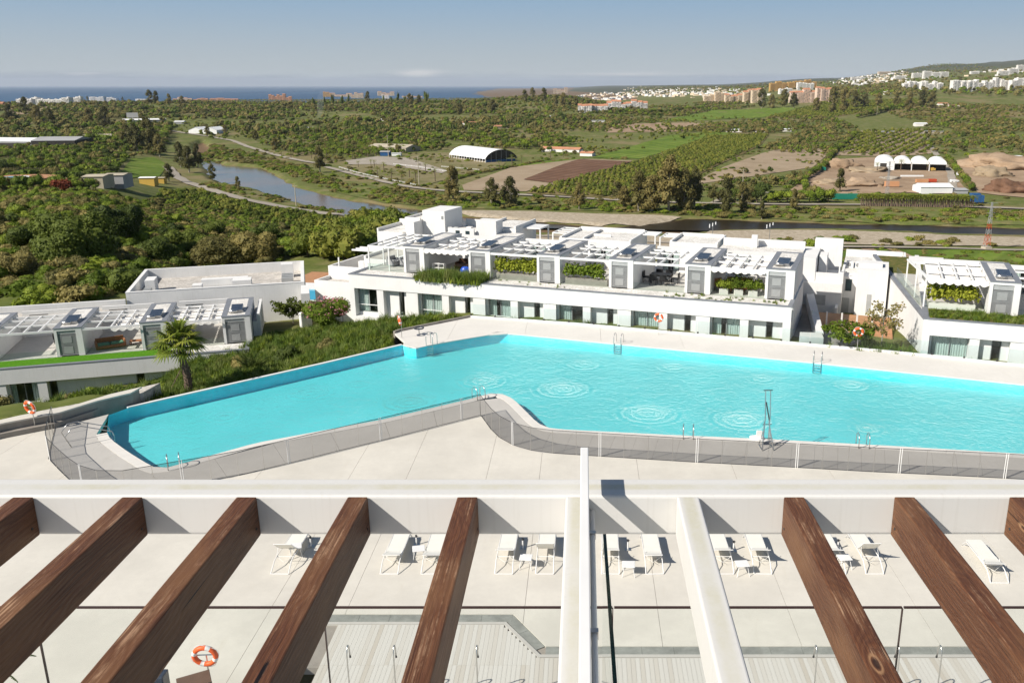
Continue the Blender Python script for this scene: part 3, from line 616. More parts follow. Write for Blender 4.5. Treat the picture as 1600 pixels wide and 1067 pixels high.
def euc_mesh(seed):
    mb = MB(); rnd = random.Random(seed); H_ = 14.0; mb.tube([(0, 0, -1), (.3, 0, 4), (rnd.uniform(-.6, .6), .2, 9), (rnd.uniform(-.5, .5), 0, 13)], [.42, .34, .22, .08], 6, 1)
    for k in range(22):
        t = rnd.uniform(0.0, 1.0); z = 2.4 + t * 11.0; spread = 3.4 * math.sin(math.pi * min(1, .22 + t * .72)) ; a = k * 2.4 + rnd.random(); q = spread * rnd.uniform(.3, 1.0); c = (math.cos(a) * q, math.sin(a) * q, z); r = rnd.uniform(1.0, 1.9) * (1.15 - .4 * t)
        mb.tube([(0, 0, max(1.5, z - 2)), (c[0] * .8, c[1] * .8, z)], [.12, .05], 4, 1, False); blob(mb, c, (r * .8, r * .8, r * .85), 1, .5, seed + k, 0); leafcards(mb, c, (r * 1.08, r * 1.08, r * 1.1), 90, .34, rnd, 0)
    return mb.mesh('eucalyptus_leaves', [M['f_euc'], M['bark_pale']])
SH['shrub'] = [plant_mesh('shrub_leaves', (2.4, 2.3, 1.9), 1.2, 8, 2600, .13, 10 + k, q, None, 2) for k, q in enumerate(['f_dark', 'f_mid', 'f_mid', 'f_olive', 'f_olive', 'f_mid'])]
SH['big'] = [plant_mesh('domed_bush_leaves', (5.2, 4.8, 3.9), 2.6, 15, 9500, .19, 20 + k, q, None, 2, .4, lr=(.3, .46)) for k, q in enumerate(['f_dark', 'f_dark', 'f_olive'])]
SH['low'] = [plant_mesh('low_shrub_leaves', (1.5, 1.4, .8), .5, 5, 420, .14, 30 + k, q, None, 1) for k, q in enumerate(['f_olive', 'f_mid', 'f_mid', 'f_olive'])]
SH['orch'] = [plant_mesh('orchard_leaves', (2.5, 2.5, 2.4), 2.0, 6, 620, .24, 50 + k, q, .16, 1) for k, q in enumerate(['f_yel', 'f_yel', 'f_mid'])]
SH['euc'] = [euc_mesh(70 + k) for k in range(4)]
SH['tree'] = [plant_mesh('broadleaf_leaves', (3.6, 3.5, 3.1), 3.9, 7, 620, .34, 90 + k, q, .25, 1) for k, q in enumerate(['f_dark', 'f_olive', 'f_mid', 'f_mid'])]
SH['far'] = [plant_mesh('distant_tree_leaves', (3.8, 3.8, 3.4), 3.2, 4, 44, .9, 110 + k, q, None, 1, .4) for k, q in enumerate(['f_olive', 'f_mid', 'f_olive', 'f_dark', 'f_euc'])]
SH['farorch'] = [plant_mesh('distant_orchard_leaves', (2.6, 2.6, 2.3), 1.8, 3, 30, .6, 130 + k, 'f_yel', None, 1, .4) for k in range(2)]
SH['cyp'] = [plant_mesh('cypress_leaves', (1.7, 1.7, 5.5), 5.0, 4, 160, .4, 140 + k, 'f_dark', None, 1, .25, lr=(.5, .75)) for k in range(2)]
SH['palm'] = [palm_mesh('far_palm', 5.5, 2.6, 16, 150 + k, .22, 9) for k in range(2)]
def gn_scatter(name, P, sc, protos, kind='stuff', label=None, cat=None, rot=None):
    """one object: points carrying scale/rotation/pick attributes, instanced by geometry nodes"""
    P = np.asarray(P, float)
    if len(P) == 0: return None
    me = bpy.data.meshes.new(name); me.vertices.add(len(P)); me.vertices.foreach_set('co', P.ravel().astype(np.float32))
    rs = np.random.RandomState(len(P)); a = me.attributes.new('sc', 'FLOAT_VECTOR', 'POINT')
    s3 = np.repeat(np.asarray(sc, float)[:, None], 3, 1) * rs.uniform(.82, 1.2, (len(P), 3)); a.data.foreach_set('vector', s3.ravel().astype(np.float32))
    a = me.attributes.new('rt', 'FLOAT_VECTOR', 'POINT'); r3 = np.zeros((len(P), 3)); r3[:, 2] = rs.uniform(0, 6.28, len(P)) if rot is None else rot; r3[:, 0] = rs.normal(0, .06, len(P)); a.data.foreach_set('vector', r3.ravel().astype(np.float32))
    a = me.attributes.new('pk', 'INT', 'POINT'); a.data.foreach_set('value', rs.randint(0, len(protos), len(P)).astype(np.int32))
    o = bpy.data.objects.new(name, me); COL.objects.link(o); tag(o, label, cat, None, kind)
    ng = bpy.data.node_groups.new('scatter', 'GeometryNodeTree'); ng.interface.new_socket('Geometry', in_out='INPUT', socket_type='NodeSocketGeometry'); ng.interface.new_socket('Geometry', in_out='OUTPUT', socket_type='NodeSocketGeometry')
    gi = ng.nodes.new('NodeGroupInput'); go = ng.nodes.new('NodeGroupOutput'); jn = ng.nodes.new('GeometryNodeJoinGeometry')
    def attr(nm, ty):
        q = ng.nodes.new('GeometryNodeInputNamedAttribute'); q.data_type = ty; q.inputs[0].default_value = nm; return [x for x in q.outputs if x.enabled and x.name == 'Attribute'][0]
    asc, art, apk = attr('sc', 'FLOAT_VECTOR'), attr('rt', 'FLOAT_VECTOR'), attr('pk', 'INT')
    for k, src in enumerate(protos):
        oi = ng.nodes.new('GeometryNodeObjectInfo'); oi.inputs['Object'].default_value = src; oi.inputs['As Instance'].default_value = True; oi.transform_space = 'ORIGINAL'
        ip = ng.nodes.new('GeometryNodeInstanceOnPoints'); cm = ng.nodes.new('FunctionNodeCompare'); cm.data_type = 'INT'; cm.operation = 'EQUAL'
        ii = [x for x in cm.inputs if x.enabled]; ng.links.new(apk, ii[0]); ii[1].default_value = k
        ng.links.new(gi.outputs[0], ip.inputs['Points']); ng.links.new(cm.outputs[0], ip.inputs['Selection']); ng.links.new(oi.outputs['Geometry'], ip.inputs['Instance'])
        ng.links.new(art, ip.inputs['Rotation']); ng.links.new(asc, ip.inputs['Scale']); ng.links.new(ip.outputs[0], jn.inputs[0])
    ng.links.new(jn.outputs[0], go.inputs[0]); md = o.modifiers.new('scatter', 'NODES'); md.node_group = ng; return o
POOLS = {}
def register(kind, pts, scs, zoff=-.15):
    """collect plants of one kind; the nearest ones become objects, the rest one stuff object"""
    pts = np.asarray(pts, float).reshape(-1, 2)
    if not len(pts): return
    z = TH(pts[:, 0], pts[:, 1]) + zoff; POOLS.setdefault(kind, []).append(np.column_stack([pts, z, np.broadcast_to(scs, (len(pts),))]))
def scatter_poly(px, spacing, seed, world=None, jit=.45, rowang=None, rowsp=None):
    P = world or rays(px); P = np.array(P); rs = np.random.RandomState(seed)
    a = rowang or 0.0; c, s = math.cos(a), math.sin(a); Q = np.column_stack([P[:, 0] * c + P[:, 1] * s, -P[:, 0] * s + P[:, 1] * c])
    sx_ = spacing; sy_ = rowsp or spacing; gx, gy = np.meshgrid(np.arange(Q[:, 0].min(), Q[:, 0].max(), sx_), np.arange(Q[:, 1].min(), Q[:, 1].max(), sy_))
    g = np.column_stack([gx.ravel(), gy.ravel()]); j = jit * sx_; g = g + rs.uniform(-j, j, g.shape) * np.array([1, .35 if rowsp else 1]); g = g[inpoly(Q, g[:, 0], g[:, 1])]
    return np.column_stack([g[:, 0] * c - g[:, 1] * s, g[:, 0] * s + g[:, 1] * c])
def thin(p, seed, keep, s=18, th=None):
    if not len(p): return p
    f = fbm(p[:, 0], p[:, 1], s, 3) + np.random.RandomState(seed).uniform(-.5, .5, len(p)); return p[f > np.quantile(f, 1 - keep)]
def sizes(n, lo, hi, seed): return np.random.RandomState(seed).uniform(lo, hi, n) ** 1.0
rs0 = np.random.RandomState(3)
# near hillside left of and behind the villas
hill = [(-90, 470), (-90, 300), (20, 296), (140, 302), (250, 306), (300, 320), (360, 335), (430, 352), (500, 352), (520, 370), (478, 402), (300, 425), (200, 470), (60, 485)]
p = thin(scatter_poly(hill, 3.4, 1), 1, .72, 26); register('shrub', p, sizes(len(p), .3, .85, 2), -.4)
p = thin(scatter_poly(hill, 2.6, 3), 3, .6, 14); register('low', p, sizes(len(p), .6, 1.5, 4))
for u, v, s in [(118, 398, 2.5), (185, 362, 2.3), (60, 380, 1.7), (250, 400, 1.9), (300, 385, 2.0), (350, 400, 2.2), (400, 395, 1.9), (330, 360, 1.6), (215, 440, 1.3), (410, 370, 1.8), (20, 420, 1.4)]:
    register('big', [ray(u, v + 12)], [s * .42])
# orchard slope right behind the first row
p = scatter_poly([(470, 408), (500, 372), (560, 352), (612, 346), (640, 352), (640, 395), (560, 410)], 3.6, 5, jit=.3); register('orch', p, sizes(len(p), .75, 1.15, 6))
p = scatter_poly([(250, 302), (300, 300), (360, 316), (440, 332), (520, 343), (545, 352), (480, 360), (400, 345), (330, 330)], 4.6, 7, jit=.25); register('orch', p, sizes(len(p), .55, .95, 8))
# big avocado orchards across the river, in rows
p = scatter_poly([(822, 302), (1000, 254), (1110, 214), (1200, 211), (1186, 228), (1113, 262), (1038, 300), (980, 312)], 5.2, 9, jit=.12, rowang=.62, rowsp=6.6); register('farorch', p, sizes(len(p), .8, 1.05, 9))
p = scatter_poly([(1200, 184), (1300, 157), (1430, 156), (1446, 160), (1380, 171), (1300, 184)], 8, 10, jit=.15, rowang=.3, rowsp=9); register('farorch', p, sizes(len(p), 1.1, 1.4, 9))
p = scatter_poly([(1310, 242), (1345, 206), (1438, 204), (1460, 238), (1400, 244)], 8, 11, jit=.2, rowang=1.1, rowsp=11); register('farorch', p, sizes(len(p), .8, 1.3, 9))
p = thin(scatter_poly([(1180, 235), (1260, 205), (1345, 203), (1300, 243), (1230, 240)], 8.5, 12), 5, .75, 30); register('far', p, sizes(len(p), .5, 1.0, 9))
p = thin(scatter_poly([(1080, 300), (1160, 268), (1240, 262), (1290, 245), (1240, 300)], 9, 13), 6, .5, 30); register('far', p, sizes(len(p), .4, .9, 9))
p = thin(scatter_poly([(1440, 240), (1448, 190), (1700, 190), (1700, 245), (1560, 250)], 9.5, 14), 7, .55, 60); register('far', p, sizes(len(p), .5, 1.15, 9))
p = scatter_poly([(1380, 172), (1450, 163), (1640, 168), (1700, 190), (1500, 196), (1400, 186)], 11, 15, jit=.4); p = thin(p, 8, .6, 60); register('far', p, sizes(len(p), .6, 1.1, 9))
p = thin(scatter_poly([(1040, 205), (1200, 186), (1300, 186), (1345, 203), (1260, 206), (1200, 210)], 9, 16), 9, .62, 60); register('far', p, sizes(len(p), .6, 1.2, 9))
p = thin(scatter_poly([(850, 222), (1000, 196), (1110, 174), (1200, 166), (1300, 158), (1300, 150), (1100, 160), (900, 180), (820, 200)], 12, 17), 10, .55, 90); register('far', p, sizes(len(p), .6, 1.3, 9))
# the wooded hills on the left and centre
p = scatter_poly([(-120, 232), (-120, 168), (60, 160), (150, 163), (300, 158), (500, 157), (700, 155), (830, 152), (930, 160), (1000, 175), (850, 205), (700, 215), (560, 205), (420, 215), (270, 200), (180, 225)], 15, 18, jit=.48); p = thin(p, 11, .58, 130); register('far', p, sizes(len(p), .8, 1.8, 9))
p = thin(scatter_poly([(-120, 300), (-120, 240), (30, 232), (130, 232), (180, 222), (262, 222), (250, 246), (200, 248), (185, 272), (120, 300)], 6.0, 19), 12, .62, 35); register('tree', p, sizes(len(p), .4, .95, 9))
p = thin(scatter_poly([(110, 222), (180, 205), (270, 198), (262, 225), (180, 232)], 9, 191), 12, .9, 40); register('tree', p, sizes(len(p), .8, 1.6, 9))
p = thin(scatter_poly([(300, 250), (330, 225), (400, 243), (480, 262), (530, 285), (560, 300), (500, 292), (440, 270), (400, 256)], 5.2, 20), 13, .7, 25); register('low', p, sizes(len(p), 1.0, 2.4, 9))
p = thin(scatter_poly([(380, 215), (420, 205), (560, 205), (700, 215), (700, 235), (600, 242), (510, 254), (430, 234)], 9, 21), 14, .75, 50); register('tree', p, sizes(len(p), .5, 1.1, 9))
p = thin(scatter_poly([(560, 204), (700, 213), (830, 205), (900, 225), (860, 240), (780, 232), (700, 220)], 9, 22), 15, .7, 40); register('tree', p, sizes(len(p), .5, 1.2, 9))
# far bank of the river
p = thin(scatter_poly([(520, 300), (600, 294), (680, 302), (800, 310), (1000, 320), (1300, 326), (1500, 330), (1700, 338), (1700, 356), (1400, 349), (1140, 341), (1000, 333), (850, 328), (700, 326), (600, 316)], 4.2, 23), 16, .62, 22); register('low', p, sizes(len(p), .8, 2.2, 9))
p = thin(scatter_poly([(300, 288), (330, 296), (420, 318), (520, 334), (600, 342), (560, 332), (470, 318), (400, 300), (340, 287)], 4, 24), 17, .5, 22); register('low', p, sizes(len(p), .7, 1.8, 9))
p = thin(scatter_poly([(1080, 376), (1300, 372), (1640, 380), (1640, 392), (1300, 388), (1100, 386)], 6, 25), 18, .3, 22); register('low', p, sizes(len(p), .9, 2.2, 9))
p = thin(scatter_poly([(1190, 393), (1400, 392), (1660, 395), (1660, 425), (1400, 415), (1250, 405)], 4, 26), 19, .45, 12); register('low', p, sizes(len(p), .6, 1.3, 9))
for u, v, s in [(1125, 387, 2.6), (1150, 384, 2.2), (1185, 386, 2.5), (1215, 386, 3.6), (1232, 384, 2.8), (1270, 387, 3.0), (1245, 388, 1.6)]: register('low', [ray(u, v)], [s])
# loose scrub everywhere on the valley floor
p = thin(scatter_poly([(270, 262), (420, 232), (700, 236), (1000, 230), (1240, 232), (1480, 235), (1640, 240), (1640, 335), (1000, 322), (700, 306), (520, 288), (400, 268), (330, 240)], 9, 61), 31, .4, 30)
for B_ in ([(722, 290), (800, 262), (905, 249), (990, 252), (960, 262), (880, 284), (822, 300)], [(925, 247), (1045, 212), (1150, 209), (1080, 226), (1000, 249)], [(820, 303), (1000, 252), (1110, 212), (1202, 210), (1115, 262), (980, 313)], [(1232, 300), (1300, 250), (1480, 262), (1512, 300)], [(1478, 252), (1700, 250), (1700, 318), (1528, 302)], [(540, 252), (590, 245), (700, 268), (600, 258)]):
    W_0 = np.array(rays(B_)); p = p[~inpoly(W_0, p[:, 0], p[:, 1])]
register('low', p, sizes(len(p), .6, 2.0, 77))
p = thin(scatter_poly([(-100, 160), (300, 158), (800, 155), (1000, 172), (1200, 190), (1300, 200), (1000, 235), (700, 235), (300, 215), (0, 230)], 16, 62), 32, .4, 90); register('farorch', p, sizes(len(p), .6, 1.6, 78))
# hedges
def hedge(px, sp, kind, lo, hi, seed, off=0):
    P = rays(px); o = []
    for i in range(len(P) - 1):
        n = max(1, int(math.dist(P[i], P[i + 1]) / sp)); o += [(P[i][0] + (P[i + 1][0] - P[i][0]) * k / n, P[i][1] + (P[i + 1][1] - P[i][1]) * k / n) for k in range(n)]
    register(kind, np.array(o) + np.random.RandomState(seed).uniform(-.6, .6, (len(o), 2)), sizes(len(o), lo, hi, seed))
hedge([(1260, 300), (1255, 285), (1235, 282)], 4, 'tree', .6, .9, 1); hedge([(1115, 318), (1200, 318), (1310, 316)], 6, 'tree', .9, 1.6, 2)
hedge([(1125, 314), (1190, 314), (1250, 312), (1305, 312)], 7, 'tree', .9, 1.6, 22)
hedge([(1245, 290), (1290, 262), (1297, 246), (1338, 210)], 5, 'tree', .6, 1.0, 3); hedge([(1480, 250), (1500, 275), (1520, 300)], 3.5, 'tree', .5, .8, 4)
hedge([(540, 200), (620, 208), (700, 206), (830, 196)], 7, 'cyp', .8, 1.2, 5); hedge([(360, 205), (430, 210), (540, 213), (640, 205)], 7, 'cyp', .7, 1.1, 6)
hedge([(690, 288), (740, 272), (800, 262), (850, 252)], 4.5, 'low', 1.4, 2.4, 7); hedge([(1345, 314), (1400, 315), (1480, 316), (1530, 318)], 4, 'tree', .6, .8, 8)
hedge([(1340, 185), (1380, 175), (1450, 160)], 9, 'tree', 1.2, 1.8, 9); hedge([(900, 170), (1000, 180), (1100, 172)], 12, 'tree', 1.2, 1.8, 10)
# ridge-top trees
for pts, s, kd in [([(128, 150), (137, 148), (158, 147), (165, 147), (175, 150), (192, 149), (235, 153), (245, 154), (265, 156), (285, 156)], 2.4, 'euc'), ([(1225, 158), (1240, 160), (1300, 168), (1318, 166), (1335, 160), (1350, 158), (1372, 158), (1400, 158), (1440, 158), (1190, 160), (1205, 160), (1275, 166), (1420, 165), (1455, 160)], 2.8, 'euc'),
                       ([(575, 152), (820, 150), (832, 146), (850, 150), (718, 170), (770, 168), (868, 160), (880, 158), (900, 160), (640, 157), (655, 156)], 2.1, 'euc'), ([(545, 153), (600, 152), (612, 152), (622, 152), (633, 152), (645, 152), (655, 152), (665, 153), (668, 152), (508, 155), (520, 156), (490, 156), (535, 156)], 2.4, 'cyp')]:
    for u, v in pts: register(kd, [ray(u, v + 10)], [s * random.uniform(.8, 1.15)])
# named riverside trees (crown top v, base v)
for u, v, s in [(296, 270, 1.75), (283, 262, 1.4), (310, 262, 1.2), (264, 284, 1.0), (235, 238, 2.1), (215, 240, 2.0), (250, 246, 1.9), (200, 230, 1.9), (372, 297, .55), (332, 282, .75), (500, 270, 1.45), (708, 316, 1.5), (768, 322, 1.15), (797, 322, 1.25), (905, 328, 1.0), (975, 325, 1.0), (998, 331, 1.6), (1018, 332, 1.75), (1045, 332, 1.9), (1068, 331, 1.8), (1085, 328, 1.5), (1135, 334, 1.3), (1160, 330, 1.1), (1240, 330, .8), (1190, 342, .6), (430, 236, 1.0), (325, 215, 1.0), (352, 212, 1.0), (400, 222, 1.0), (1312, 300, 1.0), (965, 312, .9), (1003, 312, 1.1), (1050, 312, 1.3), (40, 178, 2.2), (15, 190, 2.2), (60, 195, 2.2), (80, 200, 2.0), (140, 195, 2.2), (165, 200, 2.0)]:
    register('euc', [ray(u, v)], [s])
for u, v in [(580, 263), (585, 262), (650, 285), (640, 278), (665, 268), (690, 255), (722, 268), (560, 262), (700, 290), (715, 282), (1370, 270), (1407, 268), (1448, 268), (590, 278), (612, 282), (628, 284), (600, 270), (680, 284), (780, 262), (800, 258), (815, 256), (1375, 262), (440, 246), (455, 248), (550, 240), (860, 248), (880, 246), (915, 244)]:
    register('palm', [ray(u, v)], [1.0 + .4 * random.random()])
p = thin(scatter_poly([(460, 245), (540, 225), (580, 228), (640, 235), (600, 245), (520, 255)], 8, 31), 3, .5); register('palm', p, sizes(len(p), .8, 1.2, 1))
info = {'big': ('domed_bush', 'large domed evergreen bush among the lower hillside shrubs', 'bush', 'large domed bushes on the hillside'), 'shrub': ('hillside_shrub', 'rounded evergreen shrub on the green hillside left of the villas', 'shrub', 'shrubs on the hillside'),
        'low': ('low_shrub', 'low tangled shrub on the slopes and banks by the river', 'shrub', 'low shrubs on slopes and river banks'),
        'orch': ('orchard_tree', 'yellow green round orchard tree on the slope between villas and river', 'fruit tree', 'orchard trees this side of the river'),
        'farorch': ('avocado_tree', 'small round avocado tree in the rows of the orchards across the river', 'fruit tree', 'avocado trees across the river'),
        'euc': ('eucalyptus_tree', 'tall grey green eucalyptus with open ragged crown in the valley', 'tree', 'eucalyptus trees of the valley'),
        'tree': ('broadleaf_tree', 'dark bushy broadleaf tree in the hedges and woods of the valley', 'tree', 'broadleaf trees of the valley'),
        'far': ('distant_tree', 'small distant tree on the wooded hills beyond the river', 'tree', 'trees on the distant hills'),
        'cyp': ('cypress_tree', 'dark narrow cypress in the long windbreaks beyond the river', 'tree', 'cypresses of the windbreaks'),
        'palm': ('far_palm', 'small palm tree standing on the farmland across the river', 'palm', 'palms across the river')}
EXC = [(*ray(u, v), r_) for u, v, r_ in [(34, 292, 26), (34, 301, 24), (62, 298, 18), (8, 302, 24), (150, 294, 17), (150, 300, 14), (230, 291, 16), (180, 294, 14), (200, 282, 12)]]
for kd, arrs in POOLS.items():
    A_ = np.concatenate(arrs)
    for ex, ey, er in EXC: A_ = A_[np.hypot(A_[:, 0] - ex, A_[:, 1] - ey) > er]
    size = A_[:, 3] / np.hypot(A_[:, 0], A_[:, 1]); vis = (A_[:, 0] / A_[:, 1] > -.70) & (A_[:, 0] / A_[:, 1] < .56); A_ = A_[np.argsort(-(size * np.where(vis, 1, .2)))]
    nm, lb, ct, gp = info[kd]; meshes = SH[kd]; rnd = random.Random(5); protos = []
    for i, (x, y, z, s) in enumerate(A_[:300]):
        k = i % len(meshes) if i < len(meshes) else rnd.randrange(len(meshes))
        o = link(nm, meshes[k], None, (x, y, z), rnd.random() * 6.28, (s * rnd.uniform(.85, 1.15), s * rnd.uniform(.85, 1.15), s * rnd.uniform(.8, 1.2))); tag(o, lb, ct, gp)
        if i < len(meshes): protos.append(o)
    rest = A_[300:]
    if len(rest): gn_scatter(nm + '_mass', rest[:, :3], rest[:, 3], protos)
    print(kd, len(A_))
# ------------------------------------------------------------------ pool
def offset(P, d, closed=True):
    """offset to the left of travel by d"""
    n = len(P); o = []
    for i in range(n):
        a = P[(i - 1) % n] if closed or i > 0 else None; b = P[i]; c = P[(i + 1) % n] if closed or i < n - 1 else None
        n1 = n2 = None
        if a is not None: l = math.dist(a, b) or 1e-9; n1 = (-(b[1] - a[1]) / l, (b[0] - a[0]) / l)
        if c is not None: l = math.dist(b, c) or 1e-9; n2 = (-(c[1] - b[1]) / l, (c[0] - b[0]) / l)
        if n1 is None: n1 = n2
        if n2 is None: n2 = n1
        k = max(.35, 1 + n1[0] * n2[0] + n1[1] * n2[1]); o.append((b[0] + (n1[0] + n2[0]) * d / k, b[1] + (n1[1] + n2[1]) * d / k))
    return o
PX = lambda L, z=0.0: [at(u, v, z) for u, v in L]
FAR = PX([(170, 648), (200, 637), (400, 592), (500, 569.5), (629, 539), (633, 541), (640, 543.6), (650, 544.3), (659, 542.5), (684, 536.8), (730, 529), (780, 521), (800, 521.5), (968, 538), (1265, 566), (1600, 601), (1900, 637), (2300, 686)])
NEAR = PX([(2300, 777), (1900, 735), (1600, 709), (1400, 697), (1200, 686), (1060, 680), (900, 672), (866, 670), (850, 667), (838, 659), (820, 641), (806, 627), (795, 619), (783, 615), (770, 614), (755, 617), (740, 622), (600, 655), (400, 692), (260, 731), (248, 732), (236, 728), (200, 706), (174, 687), (169, 681), (167.5, 676)])
OUT = FAR + NEAR        # clockwise seen from above
def floor_z(x, y): return -.74 + .08 * min(1, max(0, (x + 20) / 50))
def pool_floor_mat():
    m = MT('pale_pool_mosaic'); v = m.pos(); n = m.noise(v, .25, 4); ck = m.noise(v, 14, 3)
    c = m.mix(m.mr(n, .35, .65), (0.54, 0.585, 0.58), (0.60, 0.635, 0.63)); c = m.mix(m.mr(ck, .3, .7, 0, .18), c, (0.48, 0.58, 0.59)); m.set(c, .6, spec=.2); return m.m
PF = pool_floor_mat(); mb = MB()
r = delaunay_2d_cdt([Vector(p) for p in densify(OUT, 2.0)], [(i, (i + 1) % len(densify(OUT, 2.0))) for i in range(len(densify(OUT, 2.0)))], [], 1, 1e-4)
mb.v = [(p[0], p[1], floor_z(*p)) for p in r[0]]; mb.f = [tuple(f) for f in r[2]]; mb.m = [0] * len(mb.f)
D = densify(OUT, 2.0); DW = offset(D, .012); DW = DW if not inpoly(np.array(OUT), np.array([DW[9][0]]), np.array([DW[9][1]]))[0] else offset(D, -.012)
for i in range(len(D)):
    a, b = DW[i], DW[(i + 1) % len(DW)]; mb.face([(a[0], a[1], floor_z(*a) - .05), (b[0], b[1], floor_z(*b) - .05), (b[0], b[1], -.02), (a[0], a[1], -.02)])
n0_ = len(r[2]); mb.m = [0] * n0_ + [1] * (len(mb.f) - n0_); mb.build('pool_basin', [PF, simple('waterlit_turquoise_wall', (.14, .74, .84), .5, var=.08, scale=2)], kind='structure')  # wall colour carries the turquoise light scattered by the water
RIP = [(485, 612), (596, 580), (640, 626), (752, 594), (880, 606), (912, 568), (1014, 644), (1160, 654), (1050, 572), (1190, 590), (350, 650), (560, 600), (1355, 668), (1330, 600)]
def water_mat():
    m = MT('pool_water'); m.N.remove(m.b); out = m.N['Material Output']; v = m.pos()
    n1 = m.noise(v, 1.3, 3, .6, .6); n2 = m.noise(v, 4.0, 4, .6, .8); h = m.math('ADD', m.math('MULTIPLY', n1, .8), m.math('MULTIPLY', n2, .55))
    for i, (u, vv) in enumerate(RIP):
        p = at(u, vv); d = m.n('ShaderNodeVectorMath', operation='DISTANCE'); m.L.new(v, d.inputs[0]); d.inputs[1].default_value = (p[0], p[1], -.06); dd = m.math('ADD', d.outputs['Value'], m.math('MULTIPLY', m.math('SUBTRACT', n2, .5), .6))
        R = (1.9, 1.2, 2.3, 2.0, 2.3, 1.5, 2.4, 2.3, 1.3, 1.2, 1.3, 1.2, 1.2, 1.4)[i]
        amp = m.mr(dd, 0, R, .85, 0); s = m.math('SINE', m.math('MULTIPLY', dd, 13.0)); h = m.math('ADD', h, m.math('MULTIPLY', m.math('MULTIPLY', s, amp), .46))
    bp = m.n('ShaderNodeBump'); bp.inputs['Strength'].default_value = 1.0; bp.inputs['Distance'].default_value = .08; m.L.new(h, bp.inputs['Height'])
    gl = m.n('ShaderNodeBsdfGlossy'); gl.inputs['Roughness'].default_value = .03; gl.inputs[0].default_value = (1, 1, 1, 1); m.L.new(bp.outputs[0], gl.inputs['Normal'])
    rf = m.n('ShaderNodeBsdfTransparent'); rf.inputs[0].default_value = (.97, 1, 1, 1)
    fr = m.n('ShaderNodeFresnel'); fr.inputs[0].default_value = 1.33; m.L.new(bp.outputs[0], fr.inputs['Normal']); mx = m.n('ShaderNodeMixShader'); gb = m.n('ShaderNodeNewGeometry'); m.L.new(m.math('MULTIPLY', fr.outputs[0], m.math('SUBTRACT', 1.0, gb.outputs['Backfacing'])), mx.inputs[0]); m.L.new(rf.outputs[0], mx.inputs[1]); m.L.new(gl.outputs[0], mx.inputs[2]); m.L.new(mx.outputs[0], out.inputs[0])
    va = m.n('ShaderNodeVolumeAbsorption'); va.inputs[0].default_value = (.30, .955, .972, 1); va.inputs[1].default_value = .80
    # absorption tints the water; its scattered light is painted on the basin wall
    m.L.new(va.outputs[0], out.inputs['Volume']); return m.m
mb = MB(); mb.v = [(p[0], p[1], -.06) for p in r[0]] + [(p[0], p[1], floor_z(*p) - .02) for p in r[0]]; n_ = len(r[0])
fs = [tuple(f) for f in r[2]]; mb.f = fs + [tuple(q + n_ for q in f)[::-1] for f in fs]
idx_ = [min(range(n_), key=lambda k: (r[0][k][0] - p[0]) ** 2 + (r[0][k][1] - p[1]) ** 2) for p in D]
for i in range(len(D)):
    a, b = idx_[i], idx_[(i + 1) % len(D)]
    if a != b: mb.f.append((a, b, b + n_, a + n_))
mb.m = [0] * len(mb.f); wo = mb.build('pool_water', water_mat(), kind='structure')
bm = bmesh.new(); bm.from_mesh(wo.data); bmesh.ops.recalc_face_normals(bm, faces=bm.faces); bm.to_mesh(wo.data); bm.free()
# ------------------------------------------------------------------ deck, slab by slab
def clip(poly, a, b, c):   # keep a x + b y <= c
    o = []
    for i in range(len(poly)):
        p, q = poly[i], poly[(i + 1) % len(poly)]; dp = a * p[0] + b * p[1] - c; dq = a * q[0] + b * q[1] - c
        if dp <= 0: o.append(p)
        if (dp < 0) != (dq < 0) and dp != dq: t = dp / (dp - dq); o.append((p[0] + (q[0] - p[0]) * t, p[1] + (q[1] - p[1]) * t))
    return o
def area(P): return abs(sum(P[i][0] * P[(i + 1) % len(P)][1] - P[(i + 1) % len(P)][0] * P[i][1] for i in range(len(P)))) / 2
def slabs(parent, name, poly, xs, ys, mat, top=0.0, th=.2, gap=.006):
    k = 0
    for i in range(len(xs) - 1):
        for j in range(len(ys) - 1):
            q = clip(clip(clip(clip(poly, -1, 0, -(xs[i] + gap)), 1, 0, xs[i + 1] - gap), 0, -1, -(ys[j] + gap)), 0, 1, ys[j + 1] - gap)
            if len(q) > 2 and area(q) > .05: MB().prism(q, top - th, top).build(name, mat, parent); k += 1
    return k
FENCE = PX([(86, 669), (75, 716), (90, 732), (109, 751), (130, 766), (158, 775), (204, 775), (256, 764), (361, 746), (450, 724.5), (530, 704.5), (610, 685), (751, 649), (766, 670), (779, 683), (795, 693), (812, 700), (845, 707), (920, 712), (1080, 722), (1235, 730), (1357, 737), (1485, 743), (1600, 749), (1900, 768), (2300, 797)])
WALL = PX([(-420, 788), (-120, 715), (0, 686), (86, 669), (145, 650), (170, 647)])
deck = empty('pool_deck', (0, 0, 0), kind='structure')
wood_edge = [at(516, 963), at(806, 963), at(846, 1010), at(1600, 1010), at(2300, 1010)]
WE = [(-8.55, 25.75), (-2.35, 25.75), (-1.2, 24.0), (40, 24.0)]
poly = WALL[:4] + FENCE[1:] + [(60, 24.0)] + WE[::-1][1:] + [(-8.55, 8), (-60, 8)]
slabs(deck, 'concrete_slab', poly, [-60, -37, -32.5, -28, -23.6, -19.2, -14.8, -10.6, -8.0, -4.4, -2.0, 2.5, 6.9, 11.3, 15.7, 20.1, 24.5, 60], [8, 31.5, 60], M['deck'])
